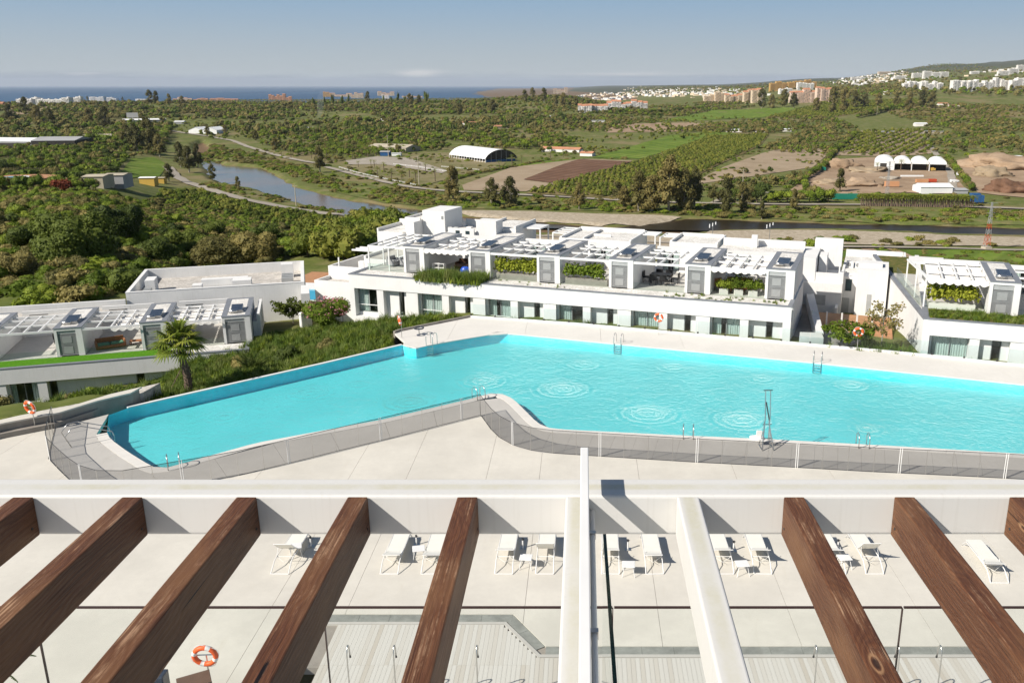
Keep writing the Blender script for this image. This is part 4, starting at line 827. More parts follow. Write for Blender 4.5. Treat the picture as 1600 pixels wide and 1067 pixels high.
# paving strip between fence and coping, cut across its length
COPE = .5
cope_in = NEAR; cope_out = offset(NEAR, -COPE, False); cope_out = offset(NEAR, COPE, False) if inpoly(np.array(OUT), np.array([cope_out[5][0]]), np.array([cope_out[5][1]]))[0] else cope_out
def resample(P, n):
    L = [0]
    for i in range(1, len(P)): L.append(L[-1] + math.dist(P[i - 1], P[i]))
    o = []
    for k in range(n + 1):
        t = L[-1] * k / n; i = max(j for j in range(len(L)) if L[j] <= t + 1e-9); i = min(i, len(P) - 2); q = (t - L[i]) / (L[i + 1] - L[i] or 1); o.append((P[i][0] + (P[i + 1][0] - P[i][0]) * q, P[i][1] + (P[i + 1][1] - P[i][1]) * q))
    return o
pav = empty('poolside_paving', (0, 0, 0), kind='structure')
INN = [at(170, 647)] + cope_out[::-1]
def strip(A, B, n, name, mat, gap=.008, z=0.0, th=.2):
    a = resample(A, n); b = resample(B, n)
    for i in range(n):
        q = [a[i], a[i + 1], b[i + 1], b[i]]; c = (sum(p[0] for p in q) / 4, sum(p[1] for p in q) / 4)
        q = [(p[0] + (c[0] - p[0]) * gap / max(.3, math.dist(p, c)), p[1] + (c[1] - p[1]) * gap / max(.3, math.dist(p, c))) for p in q]
        if area(q) > .02: MB().prism(q, z - th, z).build(name, mat, pav)
def near_i(P, q): return min(range(len(P)), key=lambda i: math.dist(P[i], q))
INR = [p for p in INN]
# break both lines at matching corners so the slabs run square to the edge
fb = [0, 5, 7, 12, 17, len(FENCE) - 1]
ib = [0, near_i(INR, at(195, 712)), near_i(INR, at(248, 738)), near_i(INR, at(768, 628)), near_i(INR, at(850, 674)), len(INR) - 1]
for k in range(5):
    A1 = FENCE[fb[k]:fb[k + 1] + 1]; B1 = INR[ib[k]:ib[k + 1] + 1]
    if len(B1) < 2: continue
    L = sum(math.dist(A1[i], A1[i + 1]) for i in range(len(A1) - 1)); strip(A1, B1, max(2, int(L / (1.05 if k in (0, 3, 4) else 2.6))), 'paving_slab', M['paver'])
strip(cope_out, cope_in, 95, 'coping_stone', M['copestone'], .004, .012, .07)
MB().prism([(-8.6, 23), (-8.6, 25.76), (-2.3, 25.76), (-1.1, 24.02), (-1.1, 23)], -.3, -.06).build('deck_substrate', M['conc_dark'], kind='structure')
# far side: deck and its coping, infinity edge
fo = offset(FAR, .42, False); 
if inpoly(np.array(OUT), np.array([fo[12][0]]), np.array([fo[12][1]]))[0]: fo = offset(FAR, -.42, False)
BACK = PX([(617, 521), (625, 518), (735, 496), (780, 499), (900, 507.5), (1000, 516.5), (1200, 534), (1400, 552), (1600, 573), (1900, 606), (2300, 650)])
FD = fo[4:]; far_deck = empty('far_deck', (0, 0, 0), kind='structure')
slabs(far_deck, 'concrete_slab', BACK + FD[::-1], [-16, -9.5, -4.2, 1.2, 6.8, 12.2, 17.6, 23, 28.4, 60], [30, 80], M['copestone'], 0, .15)
strip(FAR[4:], FD, 44, 'coping_stone', M['copestone'], .004, .012, .07)
ie = offset(FAR[:5], .22, False)
if inpoly(np.array(OUT), np.array([ie[2][0]]), np.array([ie[2][1]]))[0]: ie = offset(FAR[:5], -.22, False)
q1 = FAR[1:5]; q2 = ie[1:5]; q3 = [(p[0] + (q[0] - p[0]) * .25, p[1] + (q[1] - p[1]) * .25) for p, q in zip(q1, q2)]; mb = MB(); mb.prism(q1 + q2[::-1], -.03, .03); mb.prism(q3 + q2[::-1], -6, -.031); mb.build('infinity_edge_wall', M['white'], kind='structure')
ie2 = [(p[0] + (p[0] - q[0]) * 4.2, p[1] + (p[1] - q[1]) * 4.2) for p, q in zip(q2, q1)]
mb = MB(); mb.prism(q2 + ie2[::-1], -6, -.45); mb.build('bank_top', M['ground'], kind='structure')
# retaining kerb of the far deck with glass railing
def rail_run(P, name, label, zb=0.0, h=1.05, pl=1.9, mat='glass_blue', kerb=.14):
    root = empty(name, (0, 0, 0), label=label, cat='railing'); mb = MB(); K = offset(P, .12, False)
    mb.prism(list(P) + K[::-1], zb - 1.4, zb + kerb); mb.build('kerb', M['white'], root)
    L = sum(math.dist(P[i], P[i + 1]) for i in range(len(P) - 1)); n = int(L / pl); R_ = resample(offset(P, .06, False), n)
    for i in range(n):
        a, b = Vector((*R_[i], 0)), Vector((*R_[i + 1], 0)); d = (b - a).normalized(); a += d * .015; b -= d * .015; nn = Vector((-d.y, d.x, 0)) * .008
        MB().prism([tuple((a + nn)[:2]), tuple((b + nn)[:2]), tuple((b - nn)[:2]), tuple((a - nn)[:2])], zb + kerb - .1, zb + h).build('glass_panel', M[mat], root)
        c = a + d * .02; mb = MB(); M4 = Matrix.Translation((c.x, c.y, 0)) @ Matrix.Rotation(math.atan2(d.y, d.x), 4, 'Z'); mb.box(-.05, .05, -.05, .05, zb + kerb, zb + kerb + .12, 0, None, M4); mb.build('clamp', M['dark'], root)
    return root
bk = offset(BACK[2:], -.0, False); rail_run(BACK[2:], 'glass_railing', 'long frameless glass railing along the far edge of the pool deck')
mb = MB(); kb = BACK[:3]; mb.prism(kb + offset(kb, .14, False)[::-1], -1.6, .16); mb.build('deck_edge_kerb', M['conc_dark'], kind='structure')
# wooden deck: every plank
wd = empty('plank_deck', (0, 0, 0), kind='structure'); x = -8.0; k = 0
pm = [MB().box(-.0675, .0675, 0, 1, -.03, 0).mesh('deck_plank', M['plank'])]
def yback(x): return 25.15 if x < -2.65 else (25.15 - (x + 2.65) / 1.25 * 1.75 if x < -1.4 else 23.4)
while x < 14.6:
    yb = yback(x); cuts = [8, 23.05 if x < -1.6 else None, yb]; cuts = [q for q in cuts if q]
    for i in range(len(cuts) - 1):
        link('plank', pm[0], wd, (x, cuts[i] + .004, .0), 0, (1, cuts[i + 1] - cuts[i] - .008, 1))
    x += .14
MB().box(-8.1, 40, 7.5, 23.3, -.2, -.05).build('deck_substrate', M['conc_dark'], wd)
MB().prism([(-8.1, 23), (-8.1, 25.2), (-2.6, 25.2), (-1.4, 23.4), (-1.4, 23)], -.2, -.054).build('deck_substrate', M['conc_dark'], wd)
ds = empty('edge_band', (0, 0, 0), kind='structure')  # dark grey-green stone band along the back of the plank deck
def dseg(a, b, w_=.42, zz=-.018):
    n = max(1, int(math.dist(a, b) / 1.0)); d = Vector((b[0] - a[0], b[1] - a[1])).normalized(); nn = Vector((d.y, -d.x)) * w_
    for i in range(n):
        p = Vector(a).lerp(Vector(b), i / n) + d * .004; q = Vector(a).lerp(Vector(b), (i + 1) / n) - d * .004; MB().prism([tuple(p), tuple(q), tuple(q + nn), tuple(p + nn)], -.2, zz).build('band_stone', M['band_grey'], ds)
MB().prism([(-8.55, 25.3), (-8.55, 25.17), (-2.62, 25.17), (-1.42, 23.44), (40, 23.44), (40, 23.57), (-1.35, 23.57), (-2.56, 25.3)], -.2, .005).build('band_border', M['paver'], ds)
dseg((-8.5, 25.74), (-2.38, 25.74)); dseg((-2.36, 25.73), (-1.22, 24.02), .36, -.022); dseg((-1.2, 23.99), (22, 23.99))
# low concrete wall and planting strip on the left
root = empty('planter_wall', (0, 0, 0), label='stepped weathered concrete planter wall at the left end of the pool', cat='wall')
WB = PX([(-420, 788), (-120, 715), (0, 686), (86, 669), (145, 650), (198, 637)]); up = Vector((.12, .99))
def shift(P, dx, dy): return [(p[0] + dx, p[1] + dy) for p in P]
mb = MB(); mb.prism(WB[:5] + shift(WB[:5], .1, .55)[::-1], -.3, .26); mb.build('lower_step', M['conc_dark'], root)
mb = MB(); mb.prism(shift(WB, .1, .55) + shift(WB, .16, 1.25)[::-1], -3, .62); mb.build('wall_body', M['conc_dark'], root)
mb = MB(); mb.prism(shift(WB, .08, .48) + shift(WB, .2, 1.5)[::-1], .62, .70); mb.build('wall_cap', M['deck'], root)
mb = MB(); mb.prism(shift(WB, .2, 1.5) + shift(WB, .4, 3.2)[::-1], -3, .35); mb.build('gravel_bed', M['roofgravel'], root)
# ------------------------------------------------------------------ pool fence
fr_ = empty('pool_fence', (0, 0, 0), label='dark mesh safety fence on slim posts along the near side of the pool', cat='fence')
def fence_run(P, sp=1.13, h=1.2):
    L = sum(math.dist(P[i], P[i + 1]) for i in range(len(P) - 1)); n = int(L / sp); R_ = resample(P, n)
    for i in range(n + 1):
        p = R_[i]; d = Vector((R_[min(i + 1, n)][0] - R_[max(i - 1, 0)][0], R_[min(i + 1, n)][1] - R_[max(i - 1, 0)][1], 0)).normalized()
        if i % 4 == 0 and i:
            for s_ in (-.045, .045): mb = MB(); mb.tube([(p[0] + d.x * s_, p[1] + d.y * s_, 0), (p[0] + d.x * s_, p[1] + d.y * s_, h + .03)], .017, 6); mb.build('post', M['white2'], fr_)
        else: mb = MB(); mb.tube([(*p, 0), (*p, h)], .013, 6); mb.build('post', M['steel'], fr_)
        if i < n:
            q = R_[i + 1]; mb = MB(); mb.face([(*p, .03), (*q, .03), (*q, h - .01), (*p, h - .01)]); mb.build('mesh_panel', M['mesh'], fr_)
            mb = MB(); mb.tube([(*p, h), (*q, h)], .014, 5); mb.build('top_binding', M['dark'], fr_); mb = MB(); mb.tube([(*p, .03), (*q, .03)], .012, 5); mb.build('bottom_binding', M['dark'], fr_)
fence_run(FENCE[:13]); fence_run(FENCE[12:])
# ------------------------------------------------------------------ ladders, lift, life rings
def hoop(mb, x, r=.022, deck=.55, water=.35, h=.62):
    P = [(x, -deck, 0), (x, -deck, h * .55)]
    for k in range(9):
        a = math.pi - math.pi * k / 8; P.append((x, -deck + (deck + .08) / 2 * (1 + math.cos(a)), h * .6 + .32 * math.sin(a)))
    P += [(x, .08, h * .5), (x, .08, -.62)]; mb.tube(P, r, 6)
def ladder(px, face, label, water=True, hh=.62, dk=.55, z=0.0):
    p = at(*px); root = empty('pool_ladder', (p[0], p[1], 0), face, label, 'pool ladder', 'steel ladders around the pool')
    for s_ in (-.25, .25): mb = MB(); hoop(mb, s_, deck=dk, h=hh); mb.build('handrail', M['steel'], root, True)
    for k in range(4): mb = MB(); mb.box(-.25, .25, .04, .13, -.16 - .17 * k, -.13 - .17 * k); mb.build('tread', M['steel'], root)
    return root
ladder((1075, 680), math.radians(-5), 'steel pool ladder on the near edge left of the pool lift')
ladder((1346, 694), math.radians(-5), 'steel pool ladder on the near edge right of the pool lift')
ladder((745, 620), math.radians(35), 'steel pool ladder at the rounded corner of the near edge')
ladder((272, 727), math.radians(25), 'steel pool ladder behind the fence at the left near edge')
ladder((965, 537.5), math.radians(161), 'steel ladder on the middle of the far pool edge')
ladder((1277, 567), math.radians(161), 'steel ladder on the far pool edge below the right hand life ring')
ladder((672, 540.5), math.radians(160), 'tall steel ladder with treads on the rounded bump of the far edge', hh=.95)
# wide sloping handrails at the left end
p = at(168, 681); root = empty('entry_handrail', (p[0], p[1], 0), math.radians(-50), 'pair of long steel entry handrails at the left end of the pool', 'handrail')
for s_ in (-.42, .42):
    mb = MB(); mb.tube([(s_, -1.7, 0), (s_, -1.9, .55), (s_, -1.6, .92), (s_, -1.15, .95), (s_, .15, .35), (s_, .22, .1), (s_, .2, -.9)], .024, 6); mb.build('handrail', M['steel'], root, True)
for k in range(3): MB().box(-.42, .42, .12, .22, -.2 - .25 * k, -.17 - .25 * k).build('tread', M['steel'], root)
p = at(1198, 701); lift = empty('pool_lift', (p[0], p[1], 0), .05, 'tall steel pool lift with inclined mast at the near pool edge', 'pool lift')
for s_ in (-.28, .28):
    mb = MB(); mb.tube([(s_, -.25, 0), (s_ * .55, .15, .9), (s_ * .4, .3, 1.3)], .03, 6); mb.tube([(s_, .5, 0), (s_ * .55, .2, .9)], .022, 6); mb.tube([(s_, -.25, .02), (s_, .5, .02)], .022, 6); mb.build('frame_leg', M['steel'], lift)
for s_ in (-.12, .12): mb = MB(); mb.tube([(s_ - .05, .1, .35), (s_ + .05, .35, 1.5), (s_ + .1, .75, 2.75)], .024, 6); mb.build('mast', M['steel'], lift)
mb = MB(); mb.tube([(-.12, .75, 2.75), (.32, .75, 2.75)], .026, 6); mb.tube([(-.2, .3, 1.15), (.25, .3, 1.15)], .02, 6); mb.tube([(-.28, .1, .5), (.28, .1, .5)], .02, 6); mb.tube([(.0, .6, 2.2), (.15, .35, 1.3)], .03, 6); mb.build('crossbar', M['dark'], lift)
mb = MB(); mb.box(-.42, -.12, .25, .55, .35, .40); mb.box(-.42, -.12, .52, .56, .38, .75); mb.build('seat', M['white2'], lift, bevel=.02)
p = at(1183, 685); mb = MB(); blob(mb, (0, 0, 0), (.42, .3, .16), 2, .25, 3); o = mb.build('folded_cover', M['white2'], None, True); o.location = (p[0], p[1], .02); tag(o, 'crumpled white sling cover in the water beside the pool lift', 'cover')
def life_ring(px, rz, label, tilt=.15, zc=1.25, R=.30, post=True, z0=0.0):
    p = at(px[0], px[1], z0); root = empty('life_ring_stand', (p[0], p[1], z0), rz, label, 'life ring', 'life rings on posts')
    mb = MB(); mb.tube([(0, 0, 0), (0, 0, zc)], .022, 6); mb.tube([(-.26, 0, zc), (.26, 0, zc)], .018, 5); mb.build('post', M['steel'], root)
    mb = MB(); c = (0, -.09, zc + .03); ax2 = Vector((0, -math.sin(tilt), math.cos(tilt))); mb.torus(c, R, .075, (1, 0, 0), ax2, 32, 10, lambda i: 1 if (i + 3) % 8 < 2 else 0); mb.build('ring', [M['orange'], M['white2']], root, True)
    mb = MB(); nn = Vector((1, 0, 0)).cross(ax2); P = [Vector(c) + (Vector((1, 0, 0)) * math.cos(t) + ax2 * math.sin(t)) * (R + .085 + .03 * math.sin(4 * t)) for t in [2 * math.pi * k / 32 for k in range(33)]]; mb.tube(P, .008, 4, 0, False); mb.build('grab_rope', M['white2'], root); return root
life_ring((56, 672), -.35, 'orange life ring on a post by the planter wall at the far left')
life_ring((628, 528), -1.15, 'orange life ring seen edge on at the corner of the far deck', R=.27)
life_ring((1029, 523), -.3, 'orange life ring in front of the curtained villa windows behind the pool', R=.27)
life_ring((1339, 547), -.3, 'orange life ring on a post in front of the young tree on the right', R=.27)
life_ring((331, 1085), .05, 'orange life ring near the bottom of the photo between two brown rafters', zc=1.35)
# low round stool / shower tray by the far left deck corner
p = at(655, 523); o = MB().torus((0, 0, .5), .33, .05, (1, 0, 0), (0, 1, 0), 24, 6).build('round_shower_ring', M['pv'], None, True); o.location = (p[0], p[1], 0); tag(o, 'flat dark round ring table on the deck beside the tall ladder', 'table')
mb = MB(); mb.tube([(0, 0, 0), (0, 0, .48)], .04, 8); mb.build('table_leg', M['steel'], o)
# ------------------------------------------------------------------ loungers, side tables, parasol sockets
def mklounger(back, label):
    root = empty('sun_lounger', (0, 0, 0), 0, label, 'sun lounger', 'cream sun loungers under the pergola side of the deck'); W = .32
    for s_ in (-W, W):
        mb = MB(); mb.tube([(s_, 0, .02), (s_, .04, .05), (s_ * .98, .42, .30), (s_ * .98, .7, .34), (s_ * .98, 2.35, .34), (s_ * .98, 2.62, .1), (s_ * .98, 2.65, .02)], .018, 6); mb.build('side_rail', M['white2'], root, True)
    mb = MB(); mb.tube([(-W, 0, .02), (W, 0, .02)], .018, 6); mb.build('foot_bar', M['white2'], root); mb = MB(); mb.tube([(-W, 2.65, .02), (W, 2.65, .02)], .018, 6); mb.build('foot_bar', M['white2'], root)
    mb = MB(); mb.tube([(-W, .72, .31), (W, .72, .31)], .013, 5); mb.tube([(-W, .72, .31), (0, .5, .2), (W, .72, .31)], .008, 4); mb.build('brace', M['white2'], root)
    mb = MB(); n = 8
    for i in range(n):
        y0 = 1.25 + 1.25 * i / n; y1 = 1.25 + 1.25 * (i + 1) / n; mb.face([(-W * .93, y0, .355), (W * .93, y0, .355), (W * .93, y1, .355), (-W * .93, y1, .355)]); mb.face([(-W * .93, y0, .34), (-W * .93, y1, .34), (W * .93, y1, .34), (W * .93, y0, .34)])
    mb.build('seat_sling', M['sling'], root)
    mb = MB(); pts = []
    for i in range(9):
        t = i / 8; a = back - .35 * t * (1 if back > .3 else .3); pts.append((1.23 - .78 * t * math.cos(a), .36 + .78 * t * math.sin(back) + .06 * math.sin(math.pi * t) * -1))
    for i in range(8):
        for dz in (0, .018): mb.face([(-W * .96, pts[i][0], pts[i][1] + dz), (W * .96, pts[i][0], pts[i][1] + dz), (W * .96, pts[i + 1][0], pts[i + 1][1] + dz), (-W * .96, pts[i + 1][0], pts[i + 1][1] + dz)][::(1 if dz else -1)])
    mb.build('backrest', M['sling'], root); mb = MB()
    for s_ in (-W, W): mb.tube([(s_, p_[0], p_[1]) for p_ in pts], .014, 5)
    mb.tube([(-W, *pts[-1]), (W, *pts[-1])], .016, 5); mb.build('back_frame', M['white2'], root)
    mb = MB(); mb.tube([(-W, .7, .34), (-W * .9, .9, .36 + .5 * math.sin(back))], .01, 4); mb.tube([(W, .7, .34), (W * .9, .9, .36 + .5 * math.sin(back))], .01, 4); mb.build('back_stay', M['white2'], root)
    return root
LP = [(437, .80, 'cream sun lounger with raised back, leftmost of the row below the pergola'), (501, .5, 'cream sun lounger mostly hidden by the fourth brown rafter from the left'), (608, .22, 'cream sun lounger with nearly flat back left of the fifth brown rafter'), (672, .22, 'cream sun lounger half hidden behind the fifth brown rafter'),
      (787, .50, 'cream sun lounger right of the fifth rafter with its back tilted edge on'), (851, .85, 'cream sun lounger with steep curved back just left of the white beam'), (954, .50, 'cream sun lounger crossed by the dark edge of the glass divider'), (1023, .20, 'cream sun lounger with flat back between glass divider and right white beam'),
      (1133, .50, 'cream sun lounger partly behind the right white beam'), (1192, .50, 'cream sun lounger between the right white beam and the next brown rafter'), (1308, .5, 'cream sun lounger hidden behind the first brown rafter right of the white beams'), (1367, .85, 'cream sun lounger with raised back between the two right brown rafters'), (1562, .2, 'cream sun lounger alone at the far right end of the row')]
for u, b, lb in LP:
    p = at(u, 897 if u < 1500 else 911); o = mklounger(b, lb); o.location = (p[0], p[1], 0); o.rotation_euler = (0, 0, math.radians(random.uniform(-1.5, 1.5) - (2 if u > 1500 else 0)))
TB = [(463, 868, 'white side table half hidden by the rafter beside the leftmost lounger'), (655, 872, 'square white side table tilted between the two loungers left of the fifth rafter'), (822, 886, 'square white side table between the loungers left of the white beam'), (982, 897, 'square white side table right of the glass divider edge'), (1159, 896, 'square white side table between the loungers right of the white beams'), (1318, 886, 'white side table against the first brown rafter on the right')]
for k, (u, v, lb) in enumerate(TB):
    p = at(u, v); t = empty('side_table', (p[0], p[1], 0), [.3, .2, -.08, -.05, .1, .12][k], lb, 'side table', 'white side tables between loungers')
    MB().box(-.23, .23, -.22, .22, .40, .43).build('table_top', M['white2'], t, bevel=.012)
    for sx_ in (-1, 1):
        for sy_ in (-1, 1): mb = MB(); mb.tube([(sx_ * .15, sy_ * .14, .4), (sx_ * .23, sy_ * .22, 0)], .012, 5); mb.build('leg', M['white2'], t)
for k, (u, v) in enumerate([(486, 853), (651, 851), (817, 856), (981, 858), (1146, 860), (1309, 858)]):
    p = at(u, v); s_ = empty('parasol_socket', (p[0], p[1], 0), 0, ['steel parasol socket behind the leftmost side table', 'steel parasol socket behind the tilted side table', 'steel parasol socket left of the white beam', 'steel parasol socket near the glass divider', 'steel parasol socket right of the white beams', 'steel parasol socket beside the first right rafter'][k], 'parasol socket', 'parasol sockets')
    mb = MB(); mb.tube([(0, 0, 0), (0, 0, .34)], .03, 8); mb.build('tube', M['white2'], s_); mb = MB(); mb.tube([(0, 0, .34), (0, 0, .42)], .038, 8); mb.tube([(0, 0, .38), (.08, 0, .38)], .012, 5); mb.build('clamp', M['dark'], s_); MB().box(-.12, .12, -.12, .12, 0, .012).build('foot_plate', M['steel'], s_)
# outdoor showers at the bottom
SX = [(-6.45, 'first'), (-5.18, 'second'), (-4.2, 'third'), (-2.92, 'fourth'), (6.35, 'fifth'), (8.6, 'sixth'), (9.75, 'seventh'), (7.6, 'eighth')]
SL = ['swan neck shower pipe, leftmost on the plank deck', 'swan neck shower pipe just left of the fifth brown rafter', 'swan neck shower pipe hidden behind the fifth brown rafter', 'swan neck shower pipe between fifth rafter and white beam', 'swan neck shower pipe right of the white beams', 'swan neck shower pipe left of the second right rafter', 'swan neck shower pipe crossed by the second right rafter', 'swan neck shower pipe behind the first right rafter']
for (x, _), lb in zip(SX, SL):
    s_ = empty('outdoor_shower', (x, 20.6, 0), 0, lb, 'shower', 'swan neck shower pipes'); mb = MB(); P = [(0, 0, 0), (0, 0, 1.85)] + [(0, .14 - .14 * math.cos(math.pi * k / 8), 1.9 + .42 * math.sin(math.pi * k / 8) ** .8) for k in range(1, 9)]; mb.tube(P, .019, 8); mb.build('pipe', M['steel'], s_, True)
    mb = MB(); mb.tube([(0, .28, 1.92), (0, .3, 1.84)], [.022, .03], 8); mb.build('nozzle', M['dark'], s_)
o = MB().box(-.55, .55, -.4, .4, 0, .95, 0, 1).build('towel_bin', [M['dark'], simple('brown_lid', (.13, .08, .055), .6)], None, bevel=.02); p = at(309, 1104); o.scale = (.8, .8, .95); o.location = (p[0], p[1], 0); o.rotation_euler = (0, 0, .5); tag(o, 'dark towel bin with brown lid left of the bottom life ring', 'bin')
p = at(255, 1100); o = MB().box(-.2, .2, -.2, .2, 0, 1.05).build('waste_bin', M['pv'], None, bevel=.03); o.location = (p[0], p[1], 0); tag(o, 'slim dark waste bin at the bottom edge beside the third rafter', 'bin')
# ------------------------------------------------------------------ pergola over the balcony
YB, ZT = 3.48, 15.29; pg = empty('pergola', (0, YB, ZT - .19), 0, 'white steel pergola with brown timber rafters over the camera balcony', 'pergola')
mb = MB(); mb.box(-.0875, .0875, -7, 7, -.19, 0); o = mb.build('front_beam', M['lichen'], pg, bevel=.014, seg=3); o.rotation_euler = (0, 0, math.pi / 2); o.location = (0, .0875, .19)
def xr(u): return (u - 912) * 3.82 / 1374
for u0, u1 in [(-150, -119), (22, 51), (192, 223), (370, 402), (543, 575), (714, 747), (1224, 1257), (1396, 1430), (1576, 1608), (1750, 1782)]:
    # timber is never dead straight: a few sections with slight wander
    mb = MB(); hw = .0445; n = 14; b = len(mb.v); rr = random.Random(u0)
    for k in range(n + 1):
        y = -4.6 * k / n; wx = rr.uniform(-.0012, .0012)
        for (sx_, sz_) in ((-1, 0), (1, 0), (1, -1), (-1, -1)): mb.v.append((sx_ * hw + wx + rr.uniform(-.0007, .0007), y - .003, sz_ * .183 + rr.uniform(-.0008, .0008)))
    for k in range(n):
        for j in range(4): mb.f.append((4 * k + j, 4 * k + (j + 1) % 4, 4 * k + 4 + (j + 1) % 4, 4 * k + 4 + j)); mb.m.append(0)
    mb.f += [(0, 3, 2, 1), (4 * n, 4 * n + 1, 4 * n + 2, 4 * n + 3)]; mb.m += [0, 0]
    o = mb.build('rafter', M['wood'], pg, bevel=.006, seg=2); o.location = ((xr(u0) + xr(u1)) / 2, 0, .187)
    bm = bmesh.new(); bm.from_mesh(o.data); bmesh.ops.recalc_face_normals(bm, faces=bm.faces); bm.to_mesh(o.data); bm.free()
    mb = MB()
    for sg in (-1, 1):
        mb.tube([(sg * .044, -.05, -.13), (sg * .0475, -.05, -.13)], .006, 8)
    mb.build('bolt', M['dark'], o)
for x0, x1 in ((-.078, .02), (.404, .502)):
    o = MB().box(-(x1 - x0) / 2, (x1 - x0) / 2, -4.6, -.002, -.19, .0).build('steel_rafter', M['lichen'], pg, bevel=.010, seg=3); o.location = ((x0 + x1) / 2, 0, .188)
o = MB().box(-.0175, .0175, -4.6, .17, -.035, .035).build('upper_rail', M['white2'], pg, bevel=.004); o.location = (.0035, 0, .19 + .12)
mb = MB(); mb.tube([(.036, -.01, .12), (.036, -4.5, .12)], .011, 10); mb.build('conduit', M['white2'], pg, True)
mb = MB()
for y in (-.22, -.9, -1.6): mb.box(.020, .050, y - .012, y + .012, .105, .135)
mb.build('conduit_clip', M['steel'], pg)
# balcony: slab, glass balustrade, divider
MB().box(-9, 9, -4, 4.99, 12.35, 12.6).build('balcony_floor', M['tile'], kind='structure')
bal = empty('balcony_balustrade', (0, 4.95, 12.6), 0, 'frameless glass balustrade with dark top edge below the pergola', 'balustrade')
for i in range(-3, 4):
    x0 = .19 + i * 1.862; MB().box(x0 - 1.862 + .006, x0 - .006, -.008, .008, .0, 1.175).build('glass_panel', [M['glass_dirty']], bal)
    MB().box(x0 - 1.862 + .006, x0 - .006, -.008, .008, 1.176, 1.186).build('edge_profile', M['rail'], bal)
    MB().box(x0 - .0055, x0 + .0005, -.009, .009, 0, 1.175).build('joint_strip', M['rail'], bal)
dv = empty('glass_divider', (.145, 0, 12.6), .012, 'frosted glass divider with dark green edge between two balconies', 'glass divider')
MB().box(-.005, .005, -3.5, 3.85, 0, 2.33).build('pane', M['glass'], dv); MB().box(-.0075, .0075, -3.5, 3.85, 2.331, 2.345).build('polished_edge', M['edge'], dv)
# ------------------------------------------------------------------ villas
W_, CO, GW = M['white'], M['coping'], M['gravelw']
def wall_holes(mb, s0, s1, z0, z1, d, th, holes, m=0):
    """a wall in the s-z plane from d to d+th with rectangular holes (s0,s1,z0,z1)"""
    xs = sorted({s0, s1} | {h[0] for h in holes} | {h[1] for h in holes}); 
    for i in range(len(xs) - 1):
        a, b = xs[i], xs[i + 1]; c = (a + b) / 2; hs = sorted([h for h in holes if h[0] < c < h[1]], key=lambda h: h[2]); z = z0
        for h in hs:
            if h[2] > z + 1e-6: mb.box(a, b, d, d + th, z, h[2], m)
            z = h[3]
        if z < z1 - 1e-6: mb.box(a, b, d, d + th, z, z1, m)
def window(root, s0, s1, z0, z1, d, curtain, mull=1, rail=None):
    t = .05; mb = MB(); mb.box(s0, s1, d, d + .08, z0, z0 + t); mb.box(s0, s1, d, d + .08, z1 - t, z1); mb.box(s0, s0 + t, d, d + .08, z0 + t, z1 - t); mb.box(s1 - t, s1, d, d + .08, z0 + t, z1 - t)
    for k in range(1, mull + 1): c = s0 + (s1 - s0) * k / (mull + 1); mb.box(c - t / 2, c + t / 2, d, d + .08, z0 + t, z1 - t)
    w_ = mb.build('window', M['louvre_d'], root); MB().box(s0 + t, s1 - t, d + .035, d + .05, z0 + t, z1 - t).build('pane', M['winpane'], w_)
    if curtain:
        mb = MB(); n = int((s1 - s0) / .05); P = [(s0 + .05 + (s1 - s0 - .1) * k / n, d + .12 + .03 * math.sin(k * 1.9) + .015 * math.sin(k * .7)) for k in range(n + 1)]
        c0, c1 = curtain
        for k in range(n):
            f = (P[k][0] - s0) / (s1 - s0)
            if c0 <= f <= c1: continue
            mb.face([(*P[k], z0 + .05), (*P[k + 1], z0 + .05), (*P[k + 1], z1 - .05), (*P[k], z1 - .05)])
        mb.build('curtain', M['curtain'], w_, True)
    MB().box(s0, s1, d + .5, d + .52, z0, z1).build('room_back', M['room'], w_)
    if rail:
        mb = MB(); mb.tube([(s0 - .1, d - .1, rail), (s1 + .1, d - .1, rail)], .03, 6); mb.build('guard_rail', M['white2'], w_); MB().box(s0 - .05, s1 + .05, d - .105, d - .095, z0, rail - .03).build('guard_glass', M['glass_dirty'], w_)
def wp():
    m = MT('window_pane'); m.N.remove(m.b); out = m.N['Material Output']; t = m.n('ShaderNodeBsdfTransparent'); t.inputs[0].default_value = (.86, .90, .89, 1); g = m.n('ShaderNodeBsdfGlossy'); g.inputs['Roughness'].default_value = .02
    f = m.n('ShaderNodeFresnel'); f.inputs[0].default_value = 1.5; x = m.n('ShaderNodeMixShader'); gb = m.n('ShaderNodeNewGeometry'); m.L.new(m.math('MULTIPLY', m.math('ADD', f.outputs[0], .04), m.math('SUBTRACT', 1.0, gb.outputs['Backfacing'])), x.inputs[0]); m.L.new(t.outputs[0], x.inputs[1]); m.L.new(g.outputs[0], x.inputs[2]); m.L.new(x.outputs[0], out.inputs[0]); return m.m
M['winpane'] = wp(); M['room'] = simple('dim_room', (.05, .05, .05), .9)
def ring(mb, s0, s1, d0, d1, z, w_=.28, h=.05, m=0):
    mb.box(s0, s1, d0, d0 + w_, z, z + h, m); mb.box(s0, s1, d1 - w_, d1, z, z + h, m); mb.box(s0, s0 + w_, d0 + w_, d1 - w_, z, z + h, m); mb.box(s1 - w_, s1, d0 + w_, d1 - w_, z, z + h, m)
